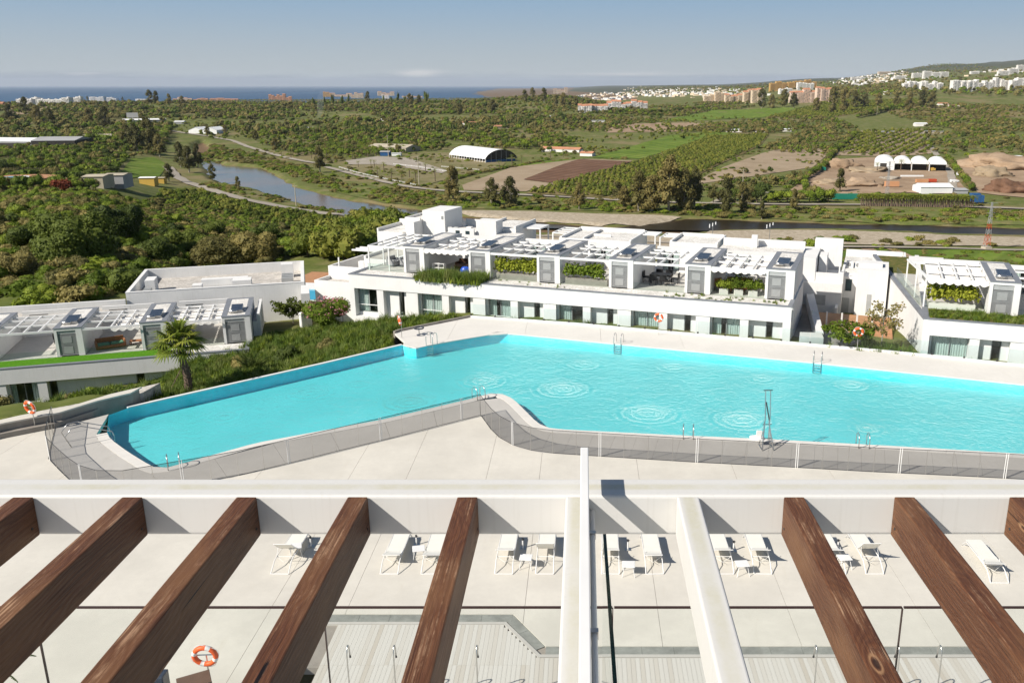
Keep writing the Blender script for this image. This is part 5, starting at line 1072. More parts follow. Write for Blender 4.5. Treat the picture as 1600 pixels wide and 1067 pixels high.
def tower(root, s, d, z, h, wid=1.9, dep=7.0, pier=.42, last=False, solar=True):
    d1 = d + dep; zt = z + h; mb = MB()
    mb.box(s, s + .2, d, d1, z, zt); mb.box(s + wid - pier, s + wid, d, d1, z, zt); mb.box(s + .2, s + wid - pier, d + .55, d1, z, zt); mb.box(s + .2, s + wid - pier, d, d + .55, zt - .18, zt)
    r_ = mb.build('stair_tower', W_, root)
    mb = MB(); ring(mb, s - .03, s + wid + .03, d - .03, d1 + .03, zt, .40); mb.build('parapet_coping', CO, r_)
    MB().box(s + .3, s + wid - .3, d + .3, d1 - .3, zt, zt + .035).build('roof_gravel', GW, r_)
    c = MB(); c.box(s + .21, s + wid - pier - .01, d + .06, d + .10, z + 1.72, zt - .19); cab = c.build('louvre_cabinet', M['louvre'], root)
    for k in range(2):
        z0 = z + .12 + k * .82; mb = MB(); n = 15
        for q in range(n): mb.box(s + .25, s + wid - pier - .05, d + .05, d + .075, z0 + q * .05, z0 + q * .05 + .033)
        mb.box(s + .21, s + wid - pier - .01, d + .04, d + .09, z0 - .06, z0 - .01); mb.box(s + .21, s + .25, d + .04, d + .09, z0 - .01, z0 + .76); mb.box(s + wid - pier - .05, s + wid - pier - .01, d + .04, d + .09, z0 - .01, z0 + .76)
        mb.build('louvre_panel', M['louvre_d'], cab); c_ = s + .2 + (wid - pier - .2) / 2
        mb = MB(); mb.box(c_ - .34, c_ + .30, d + .035, d + .5, z0 + .08, z0 + .60); mb.build('air_unit', M['louvre_u'], cab)
    if solar:
        cs = s + wid / 2 - .02; T = Matrix.Translation((cs + .03, d + 2.0, zt + .27)) @ Matrix.Rotation(math.radians(5), 4, 'X')
        mb = MB(); mb.box(-.44, .44, -.85, .85, -.04, .03, 0, None, T); mb.box(-.40, .40, -.80, .80, .031, .04, 1, 1, T); sp_ = mb.build('solar_collector', [M['steel'], M['pv']], root)
        mb = MB(); mb.tube([(cs - .55, d + .98, zt + .22), (cs + .1, d + .98, zt + .22)], .12, 12); mb.build('hot_water_tank', M['steel'], sp_, True)
        mb = MB()
        for q in (-.45, .45): mb.tube([(cs + q, d + 2.8, zt + .0), (cs + q, d + 2.8, zt + .28)], .02, 4); mb.tube([(cs + q, d + 1.3, zt), (cs + q, d + 1.3, zt + .15)], .02, 4)
        mb.box(cs - .5, cs + .55, d + 1.08, d + 1.13, zt + .1, zt + .16); mb.build('support_frame', M['steel'], sp_)
def bay(root, s0, s1, d, z, h, awn=False, nr=4, dep=5.6, slot=(.0, .5, 1.0)):
    zt = z + h - .12; P = MB(); P.box(s0, s1, d, d + .10, zt - .14, zt + .02); pg_ = P.build('bay_pergola', M['white2'], root)
    for q in (.42, .78): MB().box(s0, s1, d + dep * q - .07, d + dep * q + .07, zt - .10, zt + .018).build('cross_beam', M['white2'], pg_)
    MB().box(s0, s1, d + dep, d + dep + .12, zt - .14, zt + .02).build('cross_beam', M['white2'], pg_)
    for k in range(1, nr): c = s0 + (s1 - s0) * k / nr; MB().box(c - .045, c + .045, d + .10, d + dep, zt - .12, zt + .024).build('pergola_slat', M['white2'], pg_)
    if awn:
        a0, a1 = awn if isinstance(awn, tuple) else (0, 1)
        for k in range(nr):
            c0 = s0 + (s1 - s0) * k / nr + .04; c1 = s0 + (s1 - s0) * (k + 1) / nr - .04
            if not (a0 <= (k + .5) / nr <= a1): continue
            mb = MB(); n = 30; L = dep + .1
            for i in range(n):
                y0 = d - .12 + L * i / n; y1 = d - .12 + L * (i + 1) / n; f = lambda y: zt - .20 - .10 * abs(math.sin((y - d) * math.pi / .62))
                mb.face([(c0, y0, f(y0)), (c1, y0, f(y0)), (c1, y1, f(y1)), (c0, y1, f(y1))])
            mb.build('awning_fabric', M['canvas'], pg_)
        mb = MB(); n = 28; b0 = s0 + (s1 - s0) * a0; b1 = s0 + (s1 - s0) * a1
        for i in range(n):
            x0 = b0 + (b1 - b0) * i / n; x1 = b0 + (b1 - b0) * (i + 1) / n; sc_ = lambda x: zt - .20 - .16 * abs(math.sin((x - b0) * math.pi / .55)); mb.face([(x0, d - .13, zt - .12), (x0, d - .13 - .04, sc_(x0)), (x1, d - .13 - .04, sc_(x1)), (x1, d - .13, zt - .12)])
        mb.build('awning_valance', M['canvas'], pg_)
    MB().box(s0, s1, d - .12, d + 8, z - .06, z).build('terrace_floor', M['tile'], root)
    MB().box(s0 + .02, s1 - .02, d - .06, d - .045, z, z + .55).build('glass_guard', M['glass'], root)
    mb = MB(); holes = [(s0 + .5, s0 + 1.9, z, z + h - .45)]; wall_holes(mb, s0, s1, z, z + h - .15, d + 7.4, .2, holes); mb.build('terrace_back_wall', W_, root); window(root, holes[0][0], holes[0][1], z + .02, z + h - .47, d + 7.42, (.3, .6))
def facade(root, S, wins, zt, zh, zb, d0, depth, curtains, zw0=None):
    """lower storey: fascia, recessed wall with windows and projecting piers"""
    zw0 = zb + .55 if zw0 is None else zw0
    mb = MB(); mb.box(0, S, d0, d0 + .35, zh, zt); mb.box(0, .45, d0, d0 + 1.0, zb, zh); mb.box(S - .55, S, d0, d0 + 1.0, zb, zh); mb.box(.45, S - .55, d0 + .35, d0 + 1.2, zh, zt - .2); mb.box(0, .35, d0 + .35, d0 + depth, zb, zt - .001); mb.box(S - .35, S, d0 + 1.2, d0 + depth, zb, zt - .001); mb.box(0, S, d0 + .0, d0 + depth, zb - .25, zb)
    mb.build('wall', W_, root); MB().box(-.03, S + .03, d0 - .03, d0 + .33, zt, zt + .05).build('fascia_coping', CO, root)
    mb = MB(); mb.box(-.03, .30, d0 + .33, d0 + depth * .35, zt, zt + .05); mb.box(S - .30, S + .03, d0 + .33, d0 + 2.4, zt, zt + .05); mb.build('side_coping', CO, root)
    holes = []; 
    for (a, b, big) in wins: holes.append((a, b, zw0 if big else zw0 - .1, zh - .02))
    mb = MB(); wall_holes(mb, .45, S - .55, zb, zh, d0 + .5, .2, holes)
    for (a, b, big) in wins:
        if big: mb.box(b + .02, b + .62, d0 + .06, d0 + .5, zb, zh); 
        if big and a - 1.15 > .5: mb.box(a - 1.15, a - .12, d0 + .06, d0 + .5, zb, zh)
        if big: mb.box(a - .12, a, d0 + .3, d0 + .5, zb, zh)
    mb.build('recessed_wall', W_, root)
    for k, (a, b, big) in enumerate(wins): window(root, a, b, zw0 if big else zw0 - .1, zh - .02, d0 + .53, curtains[k % len(curtains)] if big else None, 1 if big else 0, zw0 + .62 if big else None)
M['curtain'] = simple('pale_curtain', (0.72, 0.74, 0.72), 0.9, var=.05)
M['louvre_u'] = simple('unit_behind_louvre', (.29, .295, .29), .6, var=.06)
R_A = math.radians(-18.5)
row = empty('villa_row', (-19.2, 70.4, 0), R_A, 'long white terraced villa row directly behind the middle of the pool', 'house')
wins = []
for k in range(6):
    o_ = 5.885 * k; wins.append((.47 + o_, 2.48 + o_, True)); wins.append((4.28 + o_, 4.78 + o_, False))
facade(row, 35.45, wins, 2.22, 1.10, -1.25, 0, 9.4, [(.45, .95), (.35, .8), (2, 3), (.44, .56), (.3, .5), (.12, .88)], -.95)
MB().box(.3, 35.1, .33, 2.2, 2.05, 2.16).build('gravel_strip', GW, row)
MB().box(0.35, 35.1, 1.2, 9.4, 1.9, 2.05).build('roof_slab', W_, row)
TS = [3.85 + 5.885 * k for k in range(6)]
for k, s in enumerate(TS): tower(row, s, 2.3, 2.16, 2.2, 1.9 if k < 5 else 2.05, 7.0, .42 if k < 5 else .62)
for k in range(5): bay(row, TS[k] + 1.93, TS[k + 1] - .03, 2.32, 2.16, 2.2, {0: True, 4: True}.get(k, False), 4)
# open corner terrace left of the first tower
cb = MB(); zt = 4.24
cb.box(.5, 3.82, 2.32, 2.42, zt - .14, zt); cpg = cb.build('corner_pergola', M['white2'], row)
for d in (4.6, 7.0, 8.6): MB().box(.5, 3.82, d, d + .09, zt - .13, zt - .002).build('cross_beam', M['white2'], cpg)
for q in (.5, 1.3, 2.1, 2.95): MB().box(q, q + .07, 2.42, 8.6, zt - .12, zt + .006).build('pergola_slat', M['white2'], cpg)
for q in ((.5, 2.32), (.5, 4.6), (.5, 7.0), (2.4, 2.32)): MB().box(q[0], q[0] + .09, q[1], q[1] + .09, 2.16, zt - .14).build('pergola_post', M['white2'], cpg)
MB().box(.3, 3.82, 2.2, 9.3, 2.10, 2.17).build('terrace_floor', M['tile'], row)
MB().box(.42, .435, 2.3, 8.6, 2.17, 3.7).build('glass_guard', M['glass'], row); MB().box(.42, 3.8, 2.25, 2.265, 2.17, 2.75).build('glass_guard', M['glass'], row)
MB().box(.15, .55, 1.4, 1.8, -3.2, -1.4).build('support_pier', W_, row)
# right hand villa
rv = empty('villa', (22.42, 56.02, 0), R_A, 'white villa with scalloped awning at the right edge behind the pool', 'house')
facade(rv, 17.5, [(.62, 2.9, True), (4.3, 4.9, False), (6.5, 8.8, True), (10.2, 10.8, False)], 2.22, 1.16, -1.25, 0, 24, [(2, 3), (.5, .8)], -.9)
MB().box(.33, 17.1, .33, 24, 1.9, 2.10).build('roof_slab', W_, rv)
MB().box(.33, 17.1, .34, 3.3, 2.10, 2.2).build('roof_grass', M['drygrass'], rv); MB().box(.33, 12, 12.5, 23.5, 2.10, 2.2).build('roof_grass', M['drygrass'], rv)
MB().prism([(-.01, .36), (-3.6, 23), (.36, 23), (.36, .36)], -4, 2.09).build('side_wing', W_, rv)
MB().prism([(-.03, .345), (-3.62, 23), (-3.28, 23), (.31, .345)], 2.10, 2.278).build('angled_coping', CO, rv)
MB().prism([(.05, 3.3), (-3.2, 22.9), (.32, 22.9), (.32, 3.3)], 2.095, 2.13).build('terrace_floor', M['tile'], rv)
MB().prism([(-1.9, 15.5), (-3.15, 22.9), (.32, 22.9), (.32, 15.5)], 2.135, 2.2).build('roof_grass', M['drygrass'], rv)
tower(rv, 4.05, 2.9, 2.16, 2.25, 1.9, 7.2); bay(rv, .15, 4.02, 3.4, 2.16, 2.25, True, 4, 6.3); bay(rv, 5.98, 12, 2.95, 2.16, 2.25, False, 4, 6.3); tower(rv, 12, 2.9, 2.16, 2.25, 1.9, 7.2)
for d, q in ((3.42, .0), (6.8, -.5), (10.2, -1.05)): MB().box(q, q + .1, d, d + .1, 2.13, 4.2).build('pergola_post', M['white2'], rv)
for q in range(3): MB().prism([(-.18 - q * .5, 4.0 + q * 3.1), (-.66 - q * .5, 7.0 + q * 3.1), (-.64 - q * .5, 7.0 + q * 3.1), (-.16 - q * .5, 4.0 + q * 3.1)], 2.2, 3.05).build('glass_guard', M['glass'], rv)
MB().prism([(.14, 3.42), (-1.1, 10.2), (-.95, 10.2), (.29, 3.42)], 4.2, 4.33).build('edge_beam', M['white2'], rv)
MB().box(-.9, 1.6, 9.9, 12.2, 4.02, 4.2).build('roof_canopy', W_, rv)
for k in range(5): MB().box(1.6 + k * .0, 5.9, 10.2 + k * .42, 10.32 + k * .42, 4.05, 4.15).build('canopy_slat', M['white2'], rv)
# left hand villas
lv = empty('villa_row', (*lw(-14, -2.45), 0), math.radians(17.2), 'lower white terraced villas with green turf strip at the left edge', 'house')
wl = [(-2.9, -1.0, True), (-.35, .2, False), (1.2 + 4.4 - .05, 6.15, False), (-8.8, -6.9, True), (-6.2, -5.7, False)]
facade(lv, 27.8, [(a + 14, b + 14, g) for a, b, g in wl] + [], -2.78, -3.95, -6.6, 0, 14, [(.2, .7)], -6.2)
MB().box(.3, 22, .33, 2.25, -2.95, -2.80).build('turf_strip', M['turf'], lv); MB().box(22, 27.4, .33, 2.25, -2.95, -2.82).build('gravel_strip', GW, lv); MB().box(.35, 27.4, 1.2, 14, -3.2, -2.95).build('roof_slab', W_, lv)
for k in range(-2, 3): tower(lv, 14 + 5.93 * k, 2.45, -2.84, 2.18, 1.9 if k < 2 else 2.1, 6.5)
for k in range(-2, 2): bay(lv, 14 + 5.93 * k + 1.93, 14 + 5.93 * (k + 1) - .03, 2.47, -2.84, 2.18, {1: True, 0: (.5, 1)}.get(k, False), 4, 5.2)
# end wall and the higher back block with walled gravel roof
mb = MB(); mb.box(27.5, 27.8, -.0, 8.8, -6.6, -2.79); mb.build('end_wall', W_, lv); MB().box(28.35, 28.6, 4.2, 9.5, -5.5, -.95).build('side_screen_wall', W_, lv); MB().box(28.0, 28.34, 4.2, 9.5, -5.5, -1.6, 0, 1).build('planting_ledge', [W_, GW], lv)
mb = MB(); ZR = -.05; x0, x1, y0, y1 = 17.6, 32.2, 11.2, 21.6
mb.box(x0, x1, y0, y0 + .28, -5, ZR); mb.box(x0, x1, y1 - .28, y1, -8, ZR); mb.box(x0, x0 + .28, y0 + .28, y1 - .28, -8, ZR); mb.box(x1 - .28, x1, y0 + .28, y1 - .28, -8, ZR); mb.box(x0 + .28, x1 - .28, y0 + .28, y1 - .28, -1.3, -.95, 0, 1); mb.build('back_block', [W_, M['roofgravel']], lv)
mb = MB(); ring(mb, x0 - .02, x1 + .02, y0 - .02, y1 + .02, ZR, .3, .05); mb.build('parapet_coping', W_, lv)
mb = MB(); mb.box(-6, 17.55, 10.9, 11.15, -5, -.55); mb.box(-6, 17.55, 9.4, 10.9, -3, -1.2, 0, 1); mb.build('rear_parapet', [W_, M['roofgravel']], lv)
MB().box(31.9, 32.6, 7.6, 11.1, -6.5, -.3).build('end_wall', W_, lv); MB().box(29.4, 31.4, 3.2, 6.5, -6, -3.3, 0, 1).build('sunken_patio', [W_, M['conc_dark']], lv)
mb = MB(); mb.box(32.21, 32.26, 13.5, 14.1, -2.6, -.9); mb.build('slit_window', M['winglass'], lv)
for (a, b, c, d, z0, z1) in [(23.2, 27.2, 15.2, 16.0, -.95, -.1), (26.0, 27.6, 13.2, 14.6, -.95, .05), (22.6, 23.4, 13.4, 14.4, -.95, -.2), (23.4, 26, 13.5, 15.1, -.95, -.75), (18.6, 19.4, 14.6, 16.4, -.95, .25), (30.1, 31.2, 18.2, 19.2, -.95, .35)]:
    MB().box(a, b, c, d, z0, z1).build('roof_block', W_, lv)
for k in range(3): MB().box(18.7, 19.3, 12.2 + k * .6, 12.55 + k * .6, -.95, -.2).build('air_unit', M['louvre'], lv)
for k in range(4): MB().box(30.2, 31.2, 13.8 + k * .7, 14.1 + k * .7, -.95, -.1).build('air_unit', M['louvre'], lv)
# white cubic house between the left villas and the row
def blockhouse(px, z, rz, label, boxes, name='white_house'):
    p = at(px[0], px[1], z); root = empty(name, (p[0], p[1], z), rz, label, 'house')
    for (nm, a, b, c, d, z0, z1, mt) in boxes: MB().box(a, b, c, d, z0, z1, 0, 1 if mt == 'r' else None).build(nm, [W_ if mt in ('w', 'r') else M[mt], M['roofgravel']], root)
    return root
h = blockhouse((503, 478), -2.2, R_A, 'small white cubic house with roof terrace at the left end of the middle row', [
    ('wall', -.6, 5.2, 0, 8, -4, 2.05, 'r'), ('parapet', -.6, 5.2, 0, .2, 2.05, 2.35, 'w'), ('parapet', -.6, -.4, .2, 8, 2.05, 2.35, 'w'), ('upper_wall', -.55, 3.2, 2.2, 2.4, 2.05, 3.25, 'w'), ('upper_wall', -.55, -.35, 2.4, 8, 2.05, 3.25, 'w'), ('upper_block', 3.2, 7.0, 2.4, 8.5, 2.05, 4.15, 'r'), ('parapet', 3.2, 3.4, 2.4, 8.5, 4.15, 4.4, 'w'), ('parapet', 3.4, 7.0, 8.3, 8.5, 4.15, 4.4, 'w'), ('roof_beam', -.4, 3.2, 6.0, 6.15, 4.0, 4.15, 'white2'), ('roof_beam', -.4, 3.2, 6.7, 6.85, 4.0, 4.15, 'white2'), ('roof_beam', -.4, 3.2, 7.4, 7.55, 4.0, 4.15, 'white2'), ('post', .3, .4, 2.6, 2.7, 2.05, 4.0, 'white2'), ('post', 1.9, 2.5, 3.4, 3.9, 2.05, 3.6, 'w')])
wr = MB(); window(h, 1.35, 2.15, -1.6, .35, -.03, None, 0, None)
# blocks behind the row, each its own house
def rowhouse(name, label, boxes, s, d, z=0):
    root = empty(name, (-19.2 + s * math.cos(R_A) - d * math.sin(R_A), 70.4 + s * math.sin(R_A) + d * math.cos(R_A), z), R_A, label, 'house')
    for (nm, a, b, c, e, z0, z1, mt) in boxes: MB().box(a, b, c, e, z0, z1, 0, 1 if mt == 'r' else None).build(nm, [W_ if mt in ('w', 'r') else M[mt], GW], root)
    return root
rowhouse('white_house', 'tall white stair block rising behind the left end of the villa row', [('wall', 0, 1.6, 0, 4, -12, 4.8, 'r'), ('parapet', 0, 1.6, 0, .15, 4.81, 5.0, 'w'), ('parapet', 0, .15, .15, 4, 4.81, 5.0, 'w'), ('tall_wall', 1.62, 3.95, .5, 4.2, -12, 5.65, 'w'), ('front_wing', .75, 1.62, -1.2, -.01, -12, 4.75, 'w'), ('side_wing', -2.8, -.05, -.5, 4, -12, 3.6, 'r'), ('parapet', -2.8, -.05, 3.8, 4, 3.61, 4.2, 'w'), ('parapet', -2.8, -2.65, -.5, 3.8, 3.61, 3.9, 'w'), ('door', .2, .55, -.03, -.01, 3.5, 4.4, 'louvre_d'), ('air_unit', 4.2, 4.6, .6, .9, 3.71, 4.2, 'louvre'), ('air_unit', 4.8, 5.2, .6, .9, 3.71, 4.2, 'louvre'), ('slit_window', 3.6, 3.8, .47, .49, 4.9, 5.2, 'louvre_d'), ('low_roof', 4.0, 7.4, .2, 5, -12, 3.7, 'r'), ('low_parapet', 4.0, 7.4, 4.8, 5, 3.71, 4.35, 'w'), ('skylight', 5.6, 6.1, 1.6, 2.1, 3.71, 4.1, 'w')], -2.0, 13.0)
rowhouse('white_house', 'white house with posts and stair behind the second solar tower', [('wall', 0, 2.0, 0, 1.5, -12, 5.1, 'w'), ('roof', 0.05, 3.3, 1.52, 6.6, -12, 4.25, 'r'), ('parapet', 0.05, .2, 1.52, 6.6, 4.26, 4.5, 'w'), ('parapet', 3.15, 3.3, 1.52, 6.6, 4.26, 4.5, 'w'), ('low_wall', -2.7, -.05, -.2, 2.5, -12, 4.0, 'r'), ('parapet', -2.7, -.05, -.4, -.22, 3.6, 4.35, 'w'), ('canopy', 3.35, 5.0, 3.4, 5.8, 4.0, 4.12, 'white2'), ('post', 4.88, 5.0, 3.45, 3.57, 1.6, 3.99, 'white2'), ('post', 4.88, 5.0, 5.6, 5.72, 1.6, 3.99, 'white2'), ('stair_side', 3.3, 4.6, .4, .55, 2.1, 3.3, 'w'), ('front_roof', 2.05, 4.2, -.4, 1.4, -12, 3.9, 'r'), ('terrace', 3.4, 6.3, -.5, 6.4, -12, 2.3, 'r'), ('window', -1.9, -1.5, -.43, -.41, 3.85, 4.15, 'winglass'), ('window', -.9, -.5, -.43, -.41, 3.85, 4.15, 'winglass')], 5.6, 12.6)
rowhouse('white_house', 'white flat roofed house with roof beams behind the middle solar towers', [('wall', 1.0, 7.4, 0, 5.5, -12, 3.45, 'r'), ('parapet', 1.0, 7.4, 5.5, 5.7, -12, 3.8, 'w'), ('parapet', .8, 1.0, 0, 5.7, -12, 3.7, 'w'), ('parapet', 7.4, 7.6, 0, 5.7, -12, 3.7, 'w'), ('front_wall', .8, 7.6, -.2, -.01, -12, 3.6, 'w'), ('roof_beam', -.6, .79, 5.4, 5.52, 3.55, 3.67, 'white2'), ('roof_beam', -.6, .79, 4.3, 4.42, 3.55, 3.67, 'white2'), ('roof_beam', -.6, .79, 3.2, 3.32, 3.55, 3.67, 'white2'), ('roof_beam', -.6, .79, 2.1, 2.22, 3.55, 3.67, 'white2'), ('roof_beam', -.72, -.6, 2.1, 5.52, 3.55, 3.67, 'white2'), ('post', -.72, -.6, 2.1, 2.22, 0, 3.54, 'white2'), ('kerb', 3.0, 3.15, .1, 5.4, 3.46, 3.7, 'w'), ('kerb', 3.3, 5.0, 2.4, 2.55, 3.46, 3.7, 'w'), ('roof_beam', 7.61, 9.0, 5.4, 5.52, 3.55, 3.67, 'white2'), ('roof_beam', 7.61, 9.0, 4.6, 4.72, 3.55, 3.67, 'white2'), ('roof_beam', 7.61, 9.0, 3.8, 3.92, 3.55, 3.67, 'white2'), ('roof_beam', 9.0, 9.12, 3.0, 5.52, 3.55, 3.67, 'white2'), ('post', 9.0, 9.12, 3.0, 3.12, 0, 3.54, 'white2'), ('terrace', -1.5, 9.6, -5.2, -.21, -12, 2.2, 'r'), ('terrace_wall', -1.5, 9.6, -5.35, -5.21, -12, 2.9, 'w')], 12.2, 14.7)
rowhouse('white_house', 'white flat roofed house behind the two rightmost solar towers', [('wall', 1.4, 5.3, .4, 4.6, -12, 3.45, 'r'), ('parapet', 1.4, 5.3, 4.61, 4.8, -12, 3.75, 'w'), ('parapet', 1.2, 1.4, .4, 4.8, -12, 3.7, 'w'), ('parapet', 5.3, 5.5, .4, 4.8, -12, 3.7, 'w'), ('front_wall', 1.2, 5.5, .2, .39, -12, 3.6, 'w'), ('roof_beam', 0, 1.19, 4.5, 4.62, 3.55, 3.67, 'white2'), ('roof_beam', 0, 1.19, 3.6, 3.72, 3.55, 3.67, 'white2'), ('roof_beam', 0, 1.19, 2.7, 2.82, 3.55, 3.67, 'white2'), ('roof_beam', -.12, 0, 1.8, 4.62, 3.55, 3.67, 'white2'), ('post', -.12, 0, 1.8, 1.92, 0, 3.54, 'white2'), ('low_wing', 5.8, 12.9, -2.2, 1.6, -12, 3.4, 'r'), ('parapet', 5.8, 12.9, 1.6, 1.8, -12, 4.0, 'w'), ('chimney', 8.4, 8.9, .6, 1.0, 3.41, 4.5, 'w'), ('terrace', 0, 12.9, -5.9, -2.21, -12, 2.2, 'r')], 21.9, 15.4)
# houses in the gap on the right
def gx(u, v, z): 
    p = at(u, v, z); c, n = math.cos(R_A), math.sin(R_A); dx, dy = p[0] + 19.2, p[1] - 70.4; return (dx * c + dy * n, -dx * n + dy * c)
a = gx(1250, 440, 1.3); b = gx(1317, 441, 1.3)
gh = rowhouse('white_house', 'white house with shuttered window and roof terrace in the gap right of the row', [('front_wall', 0, b[0] - a[0], 0, 6, -4, 1.3, 'w'), ('terrace_wall', 1.2, b[0] - a[0] + .02, .3, .5, 1.31, 2.1, 'w'), ('terrace_side', b[0] - a[0] - .2, b[0] - a[0], .5, 4.6, 1.31, 2.1, 'w'), ('stair_block', -1.9, 1.15, .35, 5.9, 1.31, 3.25, 'w'), ('upper_room', 1.25, 1.9, 2.6, 4.6, 1.31, 3.1, 'w'), ('tall_block', .6, 3.0, 6.1, 7.0, -4, 3.95, 'w'), ('back_wing', 3.1, 8.2, 6.1, 13, -4, 1.35, 'r'), ('back_parapet', 3.1, 8.2, 13.05, 13.25, -4, 1.95, 'w'), ('back_parapet', 8.25, 8.45, 6.1, 13.2, -4, 1.95, 'w'), ('post', 3.0, 3.1, .9, 1.0, 1.31, 2.9, 'white2')], a[0], a[1])
B = b[0] - a[0]; MB().box(1.2, 2.15, -.04, -.005, -.55, .3).build('shutter', M['louvre'], gh)
for k in range(3): mb = MB(); mb.box(3.4 + k * .75, 4.0 + k * .75, 6.9, 7.2, 1.37, 1.95); mb.tube([(3.62 + k * .75, 6.9, 1.66), (3.62 + k * .75, 6.88, 1.66)], .18, 12, 1); mb.build('air_unit', [M['white2'], M['louvre_d']], gh)
a2 = gx(1340, 421, 2.7); gh2 = rowhouse('white_house', 'narrow white house with slit windows and walled terrace beside the right villa', [('wall', 0, 2.4, 0, 4, -4, 2.7, 'w'), ('recess_wall', -1.6, -.02, 2.2, 4, -4, 1.6, 'w'), ('terrace_tub', .3, 1.9, 1.2, 2.6, 2.71, 3.0, 'w'), ('door', .9, 1.25, -.03, -.005, -.8, .7, 'louvre'), ('slit_window', -.9, -.4, 2.16, 2.19, .4, 1.4, 'winglass'), ('slit_window', -1.2, -.5, 2.16, 2.19, -1.8, -.2, 'louvre'), ('garden_wall', -1.5, -1.3, -1.0, 2.1, -4, -.4, 'w')], a2[0], a2[1])
# passage, low walls and terrace in the gap
M['terracotta'] = simple('terracotta_tiles', (0.42, 0.21, 0.10), .7, var=.15, scale=2)
gp = empty('gap_passage', (0, 0, 0), kind='structure'); c = [at(1238, 545, -.4), at(1283, 545, -.4), at(1262, 458, -.9), at(1236, 458, -.9)]
MB().prism(c, -1.6, -.6).build('passage_floor', M['conc_dark'], gp)
MB().prism([at(1268, 504, -.3), at(1395, 526, -.3), at(1392, 500, -.6), at(1268, 490, -.6)], -1.5, -.42).build('terrace_paving', M['terracotta'], gp)
MB().prism([at(1283, 548, -.1), at(1345, 556, -.1), at(1352, 530, -.3), at(1290, 508, -.3)], -1.5, -.38).build('garden_path', M['conc_dark'], gp)
gw_ = empty('garden_wall', (0, 0, 0), label='low white garden wall with pale stone end beside the passage', cat='wall')
MB().prism([at(1276, 521, .35), at(1287, 521, .35), at(1272, 459, .35), at(1260, 459, .35)], -1.5, .35).build('wall_body', W_, gw_); MB().prism([at(1249, 526, .5), at(1287, 526, .5), at(1284, 518, .5), at(1250, 517, .5)], -1.5, .42).build('stone_block', M['copestone'], gw_)
gr_ = empty('terrace_railing', (0, 0, 0), label='glass terrace railing with white posts in front of the shuttered window', cat='railing')
A3, B3 = Vector((*at(1268, 503, -.3), 0)), Vector((*at(1362, 512, -.3), 0))
for k in range(5):
    p = A3.lerp(B3, k / 4); mb = MB(); mb.box(p.x - .05, p.x + .05, p.y - .05, p.y + .05, -.42, .62); mb.build('post', M['white2'], gr_)
    if k < 4: q = A3.lerp(B3, (k + 1) / 4); mb = MB(); mb.face([(p.x + .06, p.y, -.35), (q.x - .06, q.y, -.35), (q.x - .06, q.y, .55), (p.x + .06, p.y, .55)]); mb.build('glass_panel', M['glass'], gr_)
# far second pool between left villas and cubic house
p = at(490, 461, -5.5); sp2 = empty('second_pool_terrace', (p[0], p[1], -5.5), R_A * .5, kind='structure')
MB().box(-5, 5, -5.2, -2.6, -.3, .1).build('pool_surround', W_, sp2); MB().box(-5, 5, 2.8, 5.5, -.3, .1).build('pool_surround', W_, sp2)
def water2():
    m = MT('small_pool_water'); m.set((.02, .34, .50), .08, spec=.5); return m.m
MB().box(-5, 5, -2.6, 2.8, -.3, -.05).build('pool_water', water2(), sp2); MB().box(-6, 6, 5.6, 12, -.4, .0).build('terrace_paving', M['terracotta'], sp2); MB().box(-6, 6, -9, -5.25, -.5, -.2).build('terrace_paving', M['conc_dark'], sp2)
# ------------------------------------------------------------------ terrace furniture and planting
def rl(s, d, z=2.16, frame=row):
    c, n = math.cos(frame.rotation_euler.z), math.sin(frame.rotation_euler.z); return (frame.location.x + s * c - d * n, frame.location.y + s * n + d * c, z)
def hedge_mesh(name, L, W2, Hh, n, leaf, seed, mat):
    mb = MB(); rnd = random.Random(seed)
    for k in range(max(2, int(L / .5))): c = (-L / 2 + .25 + k * .5, rnd.uniform(-.1, .1), Hh * .5); R = (.46, W2 / 2, Hh * rnd.uniform(.34, .6)); blob(mb, c, (R[0] * .55, R[1] * .55, R[2] * .6), 1, .4, seed + k); [leafcards(mb, c, (R[0] * q, R[1] * q, R[2] * q), n, leaf, rnd) for q in (.75, 1.0)]
    return mb.mesh(name, M[mat])
def planter(s, d, L, mat, leafmat, lb, Hh=1.1, frame=row, z=2.16, base='conc_dark', bh=.5):
    root = empty('planter_hedge', rl(s, d, z, frame), frame.rotation_euler.z, lb, 'planter'); MB().box(-L / 2, L / 2, -.25, .25, 0, bh).build('planter_box', M[base], root)
    o = link('foliage', hedge_mesh('hedge_leaves', L, .8, Hh, 90, .13, int(s * 7), leafmat), root, (0, 0, bh - .1)); return root
planter(14.0 - .2, 2.75, 3.5, 'dark', 'f_lemon', 'long yellow green hedge planter on the second terrace of the row', 1.35)
planter(19.6, 2.75, 3.4, 'dark', 'f_mid', 'bushy bright green hedge planter on the third terrace of the row', 1.25)
planter(1.9, 4.0, 3.0, 'conc', 'f_lemon', 'tall yellow green hedge in stone planter under the right villa awning', 1.7, rv, 2.16, 'copestone', .35)
for k, (s, hh) in enumerate([(31.3, 1.15), (32.35, 1.0), (30.2, .85)]):
    r_ = empty('potted_shrub', rl(s, 2.9), 0, ['tall potted shrub on the rightmost terrace of the row', 'potted shrub nearest the last solar tower', 'small potted shrub left on the rightmost terrace'][k], 'potted plant'); MB().box(-.3, .3, -.2, .2, 0, .4).build('pot', M['copestone'], r_); link('foliage', hedge_mesh('pot_leaves', .7, .6, hh, 150, .08, 60 + k, 'f_mid'), r_, (0, 0, .3))
